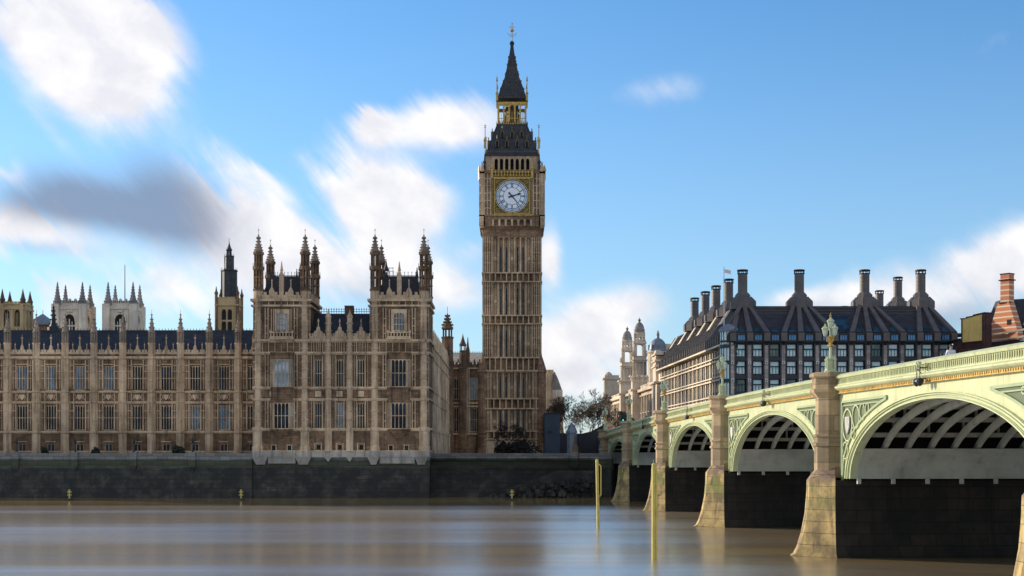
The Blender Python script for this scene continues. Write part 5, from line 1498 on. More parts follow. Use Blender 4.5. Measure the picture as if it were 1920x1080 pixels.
    # piers
    for i, py in enumerate(PY):
        last = i == len(PY) - 1
        b = MB()
        def plan(half, tip, flat=.45, sh=.57):
            return [(-tip, -flat), (-sh, -half), (BW + sh, -half), (BW + tip, -flat), (BW + tip, flat), (BW + sh, half), (-sh, half), (-tip, flat)]
        lev = [(-.6, 2.95, 3.35), (.0, 2.8, 3.1), (.18, 2.62, 2.85), (.6, 2.5, 2.62), (1.6, 2.4, 2.3), (3.0, 2.33, 2.02), (4.4, 2.3, 1.9), (5.35, 2.3, 1.87)]
        # noses (sunlit cutwaters) and the long flank, shade put into its colour, are separate pieces
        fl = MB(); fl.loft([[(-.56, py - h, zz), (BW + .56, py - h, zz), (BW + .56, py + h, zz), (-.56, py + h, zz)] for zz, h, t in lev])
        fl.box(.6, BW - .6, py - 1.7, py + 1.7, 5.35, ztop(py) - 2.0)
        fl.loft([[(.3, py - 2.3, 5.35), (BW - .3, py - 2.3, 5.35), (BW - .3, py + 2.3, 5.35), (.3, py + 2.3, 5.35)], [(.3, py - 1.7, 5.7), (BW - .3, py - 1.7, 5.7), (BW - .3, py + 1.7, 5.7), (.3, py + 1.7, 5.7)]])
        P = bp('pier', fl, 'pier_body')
        for sgn in (0, 1):
            g = MB(); X = (lambda v: v) if sgn == 0 else (lambda v: BW - v)
            lp = [[(X(-.565), py - h, zz), (X(-t), py - .4, zz), (X(-t), py + .4, zz), (X(-.565), py + h, zz)] for zz, h, t in lev]
            lp.append([(X(-.3), py - 1.25, 6.15), (X(-1.25), py - .35, 6.15), (X(-1.25), py + .35, 6.15), (X(-.3), py + 1.25, 6.15)])
            lp.append([(X(.2), py - 1.0, 6.35), (X(-.9), py - .3, 6.35), (X(-.9), py + .3, 6.35), (X(.2), py + 1.0, 6.35)])
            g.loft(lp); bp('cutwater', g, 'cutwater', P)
            s_ = MB(); zt_ = ztop(py); cx = X(-.25)
            s_.lathe(cx, py, [(1.16, 5.5), (1.16, 7.7), (1.28, 7.75), (1.28, 7.95), (1.16, 8.02), (1.16, 8.35), (1.26, 8.4), (1.26, 8.5), (1.07, 8.6), (1.07, zt_ - 1.62), (1.14, zt_ - 1.55), (1.44, zt_ - 1.2), (1.48, zt_ - 1.02), (1.34, zt_ - .95), (1.30, zt_ - .25), (1.5, zt_ - .12), (1.5, zt_ + .1), (1.36, zt_ + .18)], 8)
            bp('pier_shaft', s_, 'granite', P)
bridge()
def bw(x, y, z=0.0):
    """bridge coordinates (across, along) -> world"""
    return (27.2 + x * cos(AL) - y * sin(AL), x * sin(AL) + y * cos(AL), z)

# lamps on the piers
def bridge_lamp():
    R_ = root('street_lamp', (0, 0, 0), 'x', 'street lamp', 'lamps on the bridge piers', rot=AL)
    m = MB(); m.lathe(0, 0, [(.52, 0), (.52, .14), (.4, .2), (.38, .32)], 8)
    for k in range(4):
        a = k * pi / 2 + pi / 4; x, y = cos(a) * .36, sin(a) * .36
        m.lathe(x, y, [(.11, .1), (.11, .95), (.15, .98), (.15, 1.04), (.09, 1.1), (.03, 1.3)], 6)
    m.lathe(0, 0, [(.24, .3), (.24, .95), (.3, 1.0), (.3, 1.06), (.16, 1.12)], 8)
    link('base', m.mesh('base', 'bridge'), R_)
    m = MB(); m.lathe(0, 0, [(.15, 1.1), (.12, 1.2), (.11, 1.95), (.16, 2.0)], 8); link('shaft', m.mesh('shaft', 'bridge'), R_)
    m = MB(); m.lathe(0, 0, [(.14, 2.0), (.25, 2.04), (.25, 2.14), (.13, 2.2), (.15, 2.5), (.24, 2.72), (.2, 2.8)], 8)
    for k in range(3):
        a = k * 2 * pi / 3 + RD(60); c, s_ = cos(a), sin(a)
        m.path([(c * .14, s_ * .14, 2.3), (c * .24, s_ * .24, 2.5), (c * .30, s_ * .30, 2.7), (c * .40, s_ * .40, 2.82)], .05); m.ball(c * .27, s_ * .27, 2.45, .07, 6, 4)
    link('bracket', m.mesh('bracket', 'gold'), R_)
    def lant(cx, cy, z0, s):
        g = MB(); g.lathe(cx, cy, [(.13 * s, z0 + .08 * s), (.22 * s, z0 + .55 * s)], 6)
        o = link('lantern', g.mesh('lantern', 'lantern_glass'), R_)
        f_ = MB(); f_.lathe(cx, cy, [(.06 * s, z0), (.15 * s, z0 + .08 * s), (.10 * s, z0 + .09 * s)], 6)
        for k in range(6):
            a = pi / 6 + k * pi / 3; f_.tube((cx + cos(a) * .14 * s, cy + sin(a) * .14 * s, z0 + .08 * s), (cx + cos(a) * .235 * s, cy + sin(a) * .235 * s, z0 + .56 * s), .02)
        f_.lathe(cx, cy, [(.28 * s, z0 + .55 * s), (.28 * s, z0 + .60 * s), (.2 * s, z0 + .68 * s), (.12 * s, z0 + .76 * s), (.06 * s, z0 + .8 * s), (.08 * s, z0 + .86 * s), (.02 * s, z0 + .95 * s)], 6)
        link('lantern_cage', f_.mesh('lantern_cage', 'bridge'), o)
    for k in range(3):
        a = k * 2 * pi / 3 + RD(60); lant(cos(a) * .42, sin(a) * .42, 2.8, 1.0)
    lant(0, 0, 3.35, 1.05)
    m = MB(); m.lathe(0, 0, [(.09, 2.78), (.07, 3.36), (.05, 3.4)], 6); link('lantern_stem', m.mesh('lantern_stem', 'bridge'), R_)
    m = MB(); m.lathe(0, 0, [(.06, 4.28), (.1, 4.36), (.05, 4.44), (.015, 4.62)], 6); link('finial', m.mesh('finial', 'gold'), R_)
    return R_
proto = bridge_lamp()
names = {1: 'triple lantern bridge lamp in bright sun, tallest and nearest of the bridge lamps',
         2: 'triple lantern bridge lamp in front of the round corner of the office block',
         3: 'triple lantern bridge lamp at the left end of the office block',
         4: 'bridge lamp in front of the white building with twin cupolas',
         5: 'bridge lamp on the farthest pier at the river bank, smallest and in shade'}
for i in range(1, 6):
    o = proto if i == 1 else copy_tree(proto)
    o.location = bw(-.25, PY[i], ztop(PY[i]) + .17); o.scale = (.93, .93, .93); o['label'] = names[i]

# navigation light brackets at the crowns of the arches
def nav_light():
    R_ = root('navigation_light', (0, 0, 0), 'x', 'navigation light', 'navigation lights on the arch crowns', rot=AL)
    m = MB()
    for dy in (-.34, .34): m.tube((-.72, dy, -.15), (-.72, dy, -1.25), .035, .035, 6)
    m.tube((-.72, -.34, -.35), (-.72, .34, -.35), .035); m.tube((-.72, -.36, -1.25), (-.72, .36, -1.25), .045); m.tube((-.72, 0, -1.25), (-.1, 0, -1.25), .05); m.tube((-.72, -.3, -.35), (-.1, -.3, -.35), .045); m.tube((-.72, .3, -.35), (-.1, .3, -.35), .045)
    m.path([(-.1, .3, -1.0), (-.35, .32, -.85), (-.55, .34, -.6), (-.72, .34, -.4)], .03)
    link('bracket', m.mesh('bracket', 'iron'), R_)
    m = MB()
    for k in range(14):
        a0, a1 = k * pi / 7, (k + 1) * pi / 7; m.tube((-.7, .02 + .24 * cos(a0), -.2 + .22 * sin(a0)), (-.7, .02 + .24 * cos(a1), -.2 + .22 * sin(a1)), .055)
    for sg in (-1, 1): m.path([(-.7, sg * .26, -.2), (-.7, sg * .45, -.05), (-.7, sg * .5, .1), (-.7, sg * .36, .08)], .045)
    m.path([(-.7, -.1, .02), (-.66, .1, .16), (-.62, .24, .12)], .06)
    link('scroll', m.mesh('scroll', 'bridge_dark'), R_)
    for dy in (-.36, .36):
        m = MB(); m.lathe(-.72, dy, [(.06, -1.2), (.2, -1.27), (.24, -1.36), (.24, -1.6), (.16, -1.78), (.05, -1.9)], 10); o = link('lamp', m.mesh('lamp', 'iron'), R_)
        m = MB(); m.ball(-.96, dy, -1.48, .10, 8, 5); link('lens', m.mesh('lens', 'lantern_glass'), o)
    return R_
npro = nav_light()
sp_l = [('navigation light bracket with two dark lamps over the crown of the nearest arch', 0), ('navigation light bracket over the second arch from the right', 1),
        ('navigation light bracket over the third arch from the right', 2), ('small navigation light bracket over the fourth arch from the right', 3)]
for k, (lb, i) in enumerate(sp_l):
    o = npro if k == 0 else copy_tree(npro); yc = (PY[i] + PY[i + 1]) / 2 - (.9 if k == 0 else 0)
    o.location = bw(0, yc, ztop(yc) - .3); o.scale = (.85, .75, .68); o['label'] = lb

# people on the bridge
def person(loc, rot, shirt, label, phase=0.0):
    P = {}
    V, E, Rr = [], [], []
    def v(x, y, z, r, par=None):
        V.append((x, y, z)); Rr.append(r); i = len(V) - 1
        if par is not None: E.append((par, i))
        return i
    hip = v(0, 0, .98, .15); wa = v(0, 0, 1.12, .135, hip); ch = v(0, -.01, 1.32, .16, wa); up = v(0, 0, 1.44, .12, ch); nk = v(0, -.005, 1.53, .058, up)
    hd = v(0, -.02, 1.60, .075, nk); hm = v(0, -.025, 1.67, .098, hd); ht = v(0, -.015, 1.75, .07, hm); v(0, -.11, 1.645, .022, hm)
    for sg in (-1, 1):
        h1 = v(sg * .09, 0, .9, .105, hip); kn = v(sg * .1, -.05 + sg * .1 * phase, .5, .062, h1); an = v(sg * .1, sg * .16 * phase + .02, .09, .045, kn); v(sg * .11, sg * .16 * phase - .15, .045, .038, an)
        sh = v(sg * .19, 0, 1.43, .068, up); el = v(sg * .24, .03 - sg * .06 * phase, 1.16, .046, sh); wr = v(sg * .24, -.07 - sg * .1 * phase, .94, .033, el); pl = v(sg * .24, -.09 - sg * .1 * phase, .87, .036, wr)
        for q, (dy, L) in enumerate(((-.035, .07), (-.012, .08), (.012, .075), (.034, .06))):
            f1 = v(sg * .24, -.09 - sg * .1 * phase + dy, .80, .010, pl); v(sg * .225, -.10 - sg * .1 * phase + dy, .80 - L * .6, .008, f1)
        t1 = v(sg * .215, -.135 - sg * .1 * phase, .855, .011, pl); v(sg * .21, -.15 - sg * .1 * phase, .82, .009, t1)
    def skin(name, mat, inflate=0.0, keep=None):
        me = bpy.data.meshes.new(name)
        if keep is None: idx = list(range(len(V)))
        else: idx = [i for i in range(len(V)) if keep(V[i])]
        mp = {i: k for k, i in enumerate(idx)}
        me.from_pydata([V[i] for i in idx], [(mp[a], mp[b]) for a, b in E if a in mp and b in mp], [])
        o = bpy.data.objects.new(name, me); COL.objects.link(o)
        sm = o.modifiers.new('skin', 'SKIN'); sm.use_smooth_shade = True
        for k, i in enumerate(idx):
            r_ = Rr[i] + inflate; me.skin_vertices[0].data[k].radius = (r_ * (1.25 if .95 < V[i][2] < 1.46 and abs(V[i][0]) < .02 else 1), r_)
        me.skin_vertices[0].data[0].use_root = True
        o.modifiers.new('sub', 'SUBSURF').levels = 1; o.modifiers['sub'].render_levels = 1
        me.materials.append(M[mat]); return o
    body = skin('person', 'skin'); body.location = loc; body.rotation_euler = (0, 0, rot)
    tag(body, label, 'person')
    c = skin('jacket' if shirt == 'coat' else 'shirt', shirt, .022, lambda p: p[2] > .9 and p[2] < 1.5 and not (abs(p[0]) > .2 and p[2] < .9)); c.parent = body
    t = skin('trousers', 'trousers', .02, lambda p: p[2] < .99 and p[2] > .06 and abs(p[0]) < .15); t.parent = body
    h = MB(); h.ball(0, .012, 1.70, .118, 10, 6, 1.0); ho = link('hair', h.mesh('hair', 'hair', smooth=True), body)
    return body
def walker(across, along, rot, shirt, label, ph):
    x, y, z_ = bw(across, along, ztop(along) - 1.06); person((x, y, z_), rot, shirt, label, ph)
walker(1.0, 78.0, AL, 'shirt', 'dark haired person in a white top walking behind the parapet of the nearest arch', .8)
walker(1.3, 192.5, AL + pi, 'coat', 'person in a dark coat behind the parapet over the fourth arch, right one of two', .6)
walker(1.5, 203.0, AL, 'coat', 'person in a dark coat by the lamp of the fourth pier, left one of two', .9)

# street beyond the bridge end
mb = MB(0, 0)
def quadstrip(pts, zz0, zz1): pass
a0, a1 = bw(.5, 243.4), bw(25.5, 243.4); b0, b1 = bw(.5, 420), bw(25.5, 420)
zr = ztop(243) - 1.19
mb.loft([[(a0[0], a0[1], 5.5), (a0[0], a0[1], zr), (a1[0], a1[1], zr), (a1[0], a1[1], 5.5)], [(b0[0], b0[1], 5.5), (b0[0], b0[1], zr - 2.6), (b1[0], b1[1], zr - 2.6), (b1[0], b1[1], 5.5)]])
structure('street', mb, 'asphalt')
# embankment wall right of the bridge end
r = root('embankment_wall', (60, 243, 0), 'granite embankment wall below the office block, seen through the bridge arches', 'river wall')
m = MB(); q0 = bw(27.2, 242)
m.box(q0[0], 400, 242.5, 245, -.5, 9.6); part('wall', m, 'river_wall', r)
m = MB(); m.box(q0[0], 400, 242.3, 243.1, 9.6, 10.6); part('parapet', m, 'granite', r)

# stone abutment corner between the embankment wall and the bridge end
m = MB(); m.prism_z([(12.0, 230.2), (16.9, 230.2), (16.9, 243.6), (12.0, 243.6)], -.5, 7.1)
r = root('abutment', (14, 237, 0), 'dark stone corner of the embankment below the bridge end', 'abutment'); part('wall', m, 'river_wall', r)

# ================================================================== OFFICE BLOCK with the tall chimneys
def office_block():
    Z = 277.0; z = lambda y: PZ(y, Z); x = lambda v: PX(v, Z)
    X0, X1 = x(1372), x(1790)
    R_ = root('office_block', ((X0 + X1) / 2, 300, 6.45), 'large dark office block with steep ribbed roof and many tall chimneys', 'office building')
    D = 91.0; dx = -.0443
    rotL = atan2(-1, .0443)
    fx, fy = X0 + dx * D, Z + D                    # far end of the street front
    zE = z(642)
    w = MB()
    w.prism_z([(X0 + 1.0, Z + .9), (X1 - .3, Z + .9), (X1 - .3, Z + D), (fx + .9, fy)], 6.3, zE)
    part('wall', w, 'bronze', R_)
    # river front
    pit = 31.8 * Z / F; wc = [x(1389 + 31.8 * k) for k in range(13)]; pc = [x(1373 + 31.8 * k) for k in range(14)]
    f = MB(0, Z)
    for c in pc: f.box(c - .36, c + .36, -.35, .9, 6.3, z(647))
    part('stone_pier', f, 'pier_pink', R_)
    f = MB(0, Z)
    for za, zb in ((644, 641), (676.5, 669.5), (710.5, 702.5), (744, 735)):
        f.box(x(1375), x(1790), -.1, .9, z(za), z(zb))
    for c in pc:
        for sg in (-1, 1): f.box(c + sg * .52 - .14, c + sg * .52 + .14, -.2, .9, 6.3, z(643))
    part('spandrel', f, 'bronze', R_)
    f = MB(0, Z)
    for c in pc:
        for y in (680, 713.5): f.box(c - .3, c + .3, -.5, -.352, z(y) - .3, z(y) + .3)
    pl = part('bolt_plate', f, 'white_plate', R_)
    f = MB(0, Z)
    for c in pc:
        for y in (680, 713.5): f.lathe(c, -.5, [(.12, z(y) - .13), (.12, z(y) + .13)], 8)
    part('bolt', f, 'iron', pl)
    def ph_window(cx, cy, zb, zt, rot, wd, pane):
        key = ('ph', round(wd, 2), round(zt - zb, 2), pane)
        if key not in WCACHE:
            h = zt - zb; f_ = MB(); g_ = MB()
            f_.box(-wd / 2, -wd / 2 + .1, 0, .3, 0, h); f_.box(wd / 2 - .1, wd / 2, 0, .3, 0, h); f_.box(-wd / 2 + .1, wd / 2 - .1, 0, .3, h - .12, h); f_.box(-wd / 2 + .1, wd / 2 - .1, -.1, .3, 0, .14); f_.box(-wd / 2 + .1, wd / 2 - .1, -.15, .3, h * .56, h * .64)
            for dx_ in (-wd * .17, wd * .17): f_.box(dx_ - .035, dx_ + .035, .04, .3, .14, h * .56)
            g_.box(-wd / 2 + .05, wd / 2 - .05, .2, .34, .05, h - .05)
            WCACHE[key] = (f_.mesh('window', 'teal_frame'), g_.mesh('pane', pane))
        o = link('window', WCACHE[key][0], R_, (cx - R_.location.x, cy - R_.location.y, zb - R_.location.z), rot); link('pane', WCACHE[key][1], o)
    rr = random.Random(3)
    for k, c in enumerate(wc):
        for r_, (zb, zt) in enumerate(((669, 645), (702, 677), (735, 711))):
            ph_window(c, Z + .3, z(zb), z(zt), 0, 1.85, 'ph_pane' if (r_ < 2 and rr.random() > .12) or rr.random() < .35 else 'ph_pane_dim')
    # street front, in the sun
    u1 = D
    f = MB(fx, fy, rotL)
    nb = 17; bayw = (D - 2.0) / nb
    zs = lambda y: PZ(y, 301.0)
    rows = [(676, 659), (711, 695), (745, 729), (779, 764), (812, 798)]
    for k in range(nb + 1): u = 1.0 + k * bayw; f.box(u - .38, u + .38, -.28, 1.2, 6.3, zs(655))
    for k in range(nb):
        u = 1.0 + (k + .5) * bayw; f.box(u - .14, u + .14, -.2, 1.2, 6.3, zs(655))
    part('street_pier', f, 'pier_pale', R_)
    f = MB(fx, fy, rotL)
    for za, zb in rows: f.box(0, D, .1, 1.2, zs(zb), zs(zb) + 1.1); f.box(0, D, -.45, 1.2, zs(za) - .35, zs(za))
    part('street_spandrel', f, 'bronze', R_)
    f = MB(fx, fy, rotL)
    for za, zb in rows: f.box(0, D, -.6, -.1, zs(zb) + 1.1, zs(zb) + 1.4); f.box(0, D, -.5, -.4601, zs(za) - .3, zs(za) - .05)
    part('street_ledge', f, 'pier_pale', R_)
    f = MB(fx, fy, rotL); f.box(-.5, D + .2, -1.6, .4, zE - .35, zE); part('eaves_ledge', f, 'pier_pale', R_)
    for k in range(nb):
        for j, (za, zb) in enumerate(rows[:4]):
            u = 1.0 + (k + .5) * bayw; c, s_ = cos(rotL), sin(rotL)
            px_, py_ = fx + c * u - s_ * .25, fy + s_ * u + c * .25
            key = ('st', j, rr.random() > .6)
            if key not in WCACHE:
                h = zs(zb) - zs(za); f_ = MB(); g_ = MB(); wd = bayw - 1.0
                for q in (-.5, 0, .5): f_.box(wd * q - .1, wd * q + .1, 0, .3, 0, h)
                f_.box(-wd / 2, wd / 2, .02, .28, h * .5 - .1, h * .5 + .1); f_.box(-wd / 2, wd / 2, -.25, .28, .0, .2)
                f_.box(-wd * .3, -wd * .2, -.5, .0, h * .1, h * .4); f_.box(wd * .2, wd * .3, -.5, .0, h * .1, h * .4)
                g_.box(-wd / 2 + .02, wd / 2 - .02, .2, .3, .02, h - .02)
                WCACHE[key] = (f_.mesh('street_window', 'bronze'), g_.mesh('pane', 'ph_pane_dim' if key[2] else 'pane'))
            o = link('street_window', WCACHE[key][0], R_, (px_ - R_.location.x, py_ - R_.location.y, zs(za) - R_.location.z), rotL); link('pane', WCACHE[key][1], o)
    # glazed round corner bay
    cb = MB(); cx, cy = X0 - .3, Z + 1.6
    for za, zb in ((683, 676), (717, 710), (751, 744), (652, 646), (641, 638)): cb.lathe(cx, cy, [(1.95, z(za)), (1.95, z(zb))], 16)
    for k in range(16): a = k * pi / 8; cb.tube((cx + cos(a) * 1.83, cy + sin(a) * 1.83, 6.3), (cx + cos(a) * 1.83, cy + sin(a) * 1.83, z(617)), .08)
    o = part('corner_bay', cb, 'teal_frame', R_)
    cg = MB(); cg.lathe(cx, cy, [(1.75, 6.3), (1.75, z(618))], 16); part('pane', cg, 'ph_pane', o)
    cr = MB(); cr.lathe(cx, cy, [(2.1, z(621)), (2.0, z(617)), (1.6, z(612)), (.5, z(607)), (.3, z(606))], 16); part('corner_cap', cr, 'lead', R_)
    # roof
    zR = 37.6; e0 = .9
    ex0, exf = X0 - 1.0, fx - 1.0
    zA = z(625.5)
    q = MB()
    base = [(ex0, Z - .9), (X1 + .5, Z - .9), (X1 + .5, Z + D), (exf, fy)]
    mid = [(ex0 + .2, Z - .6), (X1 + .2, Z - .6), (X1 + .2, Z + D), (exf + .2, fy)]
    top = [(47.0, 285.2), (86.6, 285.2), (86.6, Z + D - 2), (43.2, fy - 2)]
    q.loft([[(a, b, zE + .004) for a, b in base], [(a, b, zA) for a, b in mid], [(a, b, zR) for a, b in top]])
    q.box(X1 + .4, X1 + 2.4, Z - 1.0, Z + 4, zA - .4, zA)
    rf = part('roof', q, 'bronze_roof', R_)
    for k, c in enumerate(wc):
        m = MB(0, Z); m.box(c - .68, c + .68, -.83, -.5, z(638.5), z(629)); g = part('attic_window', m, 'attic_pane', R_)
        m2 = MB(0, Z); m2.box(c - .76, c + .76, -.95, -.55, z(640.5), z(638.5)); m2.box(c - .76, c + .76, -.93, -.55, z(629), z(628))
        for dd in (-.72, -.25, .25, .72): m2.box(c + dd - .05, c + dd + .05, -.9, -.7, z(638.5), z(629))
        part('frame', m2, 'teal_frame', g)
    # sloped skylights above, blue glass
    def onslope(px_, t, lift=.0):
        """point on the river-side slope: t 0 at the attic band, 1 at the ridge"""
        return (px_, Z - .6 + (285.2 - Z + .6) * t - .72 * lift, zA + (zR - zA) * t + .7 * lift)
    for c in wc:
        m = MB(); m.loft([[onslope(c - .72, .03, .05), onslope(c + .72, .03, .05), onslope(c + .72, .03, .1), onslope(c - .72, .03, .1)], [onslope(c - .5, .2, .05), onslope(c + .5, .2, .05), onslope(c + .5, .2, .1), onslope(c - .5, .2, .1)]])
        part('skylight', m, 'skylight', R_)
    chx = [PX(v, 286.5) for v in (1392.5, 1498.7, 1621.4, 1726.5)]
    xb_ = (chx[1] + chx[2]) / 2
    m = MB(); m.loft([[onslope(xb_ - 1.5, .1, .05), onslope(xb_ + 1.5, .1, .05), onslope(xb_ + 1.5, .1, .12), onslope(xb_ - 1.5, .1, .12)], [onslope(xb_ - 2.0, .62, .05), onslope(xb_ + 2.0, .62, .05), onslope(xb_ + 2.0, .62, .12), onslope(xb_ - 2.0, .62, .12)]])
    part('skylight', m, 'skylight', R_)
    m = MB()
    bounds = [-1e9] + [(a + b) / 2 for a, b in zip(chx, chx[1:])] + [1e9]
    for i, cxh in enumerate(chx):
        mine = [c for c in pc if bounds[i] < c < bounds[i + 1]]
        for j, c in enumerate(mine):
            tx = cxh + (j - (len(mine) - 1) / 2) * .95
            def sec(px_, t, hw): return [onslope(px_ - hw, t, .0), onslope(px_ + hw, t, .0), onslope(px_ + hw * .85, t, .55), onslope(px_ - hw * .85, t, .55)]
            m.loft([sec(c, -.01, .62), sec(c + (tx - c) * .98, .985, .45)])
            m.box(c - .6, c + .6, Z - 1.35, Z - .6, zE + .2, zA + .1)
    part('river_duct', m, 'bronze_rib', R_)
    m = MB()
    for yy_ in (577.5, 583, 589): 
        t = (PZ(yy_, 284) - zA) / (zR - zA); a = onslope(47.3, t, 0); b = onslope(86.2, t, 0)
        m.box(48.0, 86.0, a[1] - .08, a[1] + .3, a[2], a[2] + .1)
    part('roof_rail', m, 'bronze_rib', R_)
    m = MB()                                        # ducts down the street slope, pale in the sun
    for k in range(34):
        t = (k + .5) / 34; yy = Z + 3 + (D - 6) * t
        xe = ex0 + .2 + dx * (yy - Z); xt = 47.0 + (43.2 - 47.0) * ((yy - 285.2) / (D - 10)); 
        if yy < 286: xt = 47.0
        hw = .28
        m.loft([[(xe, yy - hw, zA), (xe - .4, yy - hw, zA + .25), (xe - .4, yy + hw, zA + .25), (xe, yy + hw, zA)], [(xt, yy - hw, zR - .2), (xt - .4, yy - hw, zR + .05), (xt - .4, yy + hw, zR + .05), (xt, yy + hw, zR - .2)]])
        m.box(xe - .75, xe, yy - hw, yy + hw, zE + .1, zA)
    part('street_duct', m, 'bronze_rib', R_)
    for k in range(6):
        yy = 293 + k * 13.0
        def ss(t, o=.25): 
            xe = ex0 + .2 + dx * (yy - Z); xt = 47.0 + (43.2 - 47.0) * ((yy - 285.2) / (D - 10))
            return (xe + (xt - xe) * t - .55, zA + (zR - zA) * t + .3)
        a, b = ss(.45), ss(.92)
        m = MB(); m.loft([[(a[0], yy - 2.1, a[1]), (a[0], yy + 2.1, a[1]), (a[0] + .3, yy + 2.1, a[1]), (a[0] + .3, yy - 2.1, a[1])], [(b[0], yy - 1.5, b[1]), (b[0], yy + 1.5, b[1]), (b[0] + .3, yy + 1.5, b[1]), (b[0] + .3, yy - 1.5, b[1])]])
        part('roof_panel', m, 'pier_pale', R_)
    # chimneys
    m = MB()
    m.lathe(0, 0, [(2.75, -.6), (2.75, 1.0), (1.85, 1.95)], 8); m.lathe(0, 0, [(1.6, 1.9), (1.6, 2.4), (1.08, 2.95)], 8)
    for k in range(8):
        a = pi / 8 + k * pi / 4; m.tube((cos(a) * 2.75, sin(a) * 2.75, -.4), (cos(a) * 2.75, sin(a) * 2.75, 1.0), .10); m.tube((cos(a) * 2.75, sin(a) * 2.75, 1.0), (cos(a) * 1.75, sin(a) * 1.75, 2.05), .09)
    tb = MB(); tb.lathe(0, 0, [(.98, 2.8), (.98, 6.75)], 16)
    for zz_ in (3.6, 4.4, 5.2, 6.0): tb.lathe(0, 0, [(.985, zz_), (1.005, zz_ + .02), (1.005, zz_ + .06), (.985, zz_ + .08)], 16)
    cp = MB(); cp.lathe(0, 0, [(1.04, 6.72), (1.12, 6.78), (1.12, 6.86), (1.0, 6.9)], 16)
    for k in range(8): a = k * pi / 4; cp.tube((cos(a) * 1.0, sin(a) * 1.0, 6.85), (cos(a) * 1.0, sin(a) * 1.0, 7.45), .10)
    cp.lathe(0, 0, [(1.12, 7.4), (1.16, 7.45), (1.16, 7.6), (1.05, 7.66)], 16)
    bmh, tmh, cmh = m.mesh('chimney', 'bronze_rib'), tb.mesh('flue', 'bronze_rib', smooth=False), cp.mesh('cap', 'iron')
    spots = [(v, 286.6, zR) for v in chx] + [(PX(1366, 299), 299, zR - .35), (PX(1342.5, 312), 312, zR - .2), (PX(1322.5, 325), 325, zR), (PX(1302.5, 340), 340, zR + .2)]
    spots += [(PX(1649, 345), 345, zR + 2.6), (PX(1683.5, 325), 325, zR + 3.4), (PX(1583, 350), 350, zR - .8)]
    for sx_, sy_, sz_ in spots:
        o = link('chimney', bmh, R_, (sx_ - R_.location.x, sy_ - R_.location.y, sz_ - R_.location.z)); link('flue', tmh, o); link('cap', cmh, o)
    # flagpole on the corner
    m = MB(); fx_, fy_ = PX(1357.5, 278.5), 278.5; zp = lambda y: PZ(y, 278.5)
    m.tube((fx_, fy_, zp(613)), (fx_, fy_, zp(500)), .11, .07, 6); part('flagpole', m, 'white_plate', R_)
    m = MB()
    pts = [(fx_ + .1 + 1.3 * k / 5, fy_ + .12 * sin(k * 1.6), .06 * k) for k in range(6)]
    m.loft([[(a, b - .01, zp(503.5) - c - .1), (a, b + .01, zp(503.5) - c - .1), (a, b + .01, zp(511) - c * 1.3), (a, b - .01, zp(511) - c * 1.3)] for a, b, c in pts])
    fl = m.mesh('flag', 'flag'); o = link('flag', fl); tag(o, 'pale pink flag flying at the top of the corner flagpole of the office block', 'flag')
office_block()

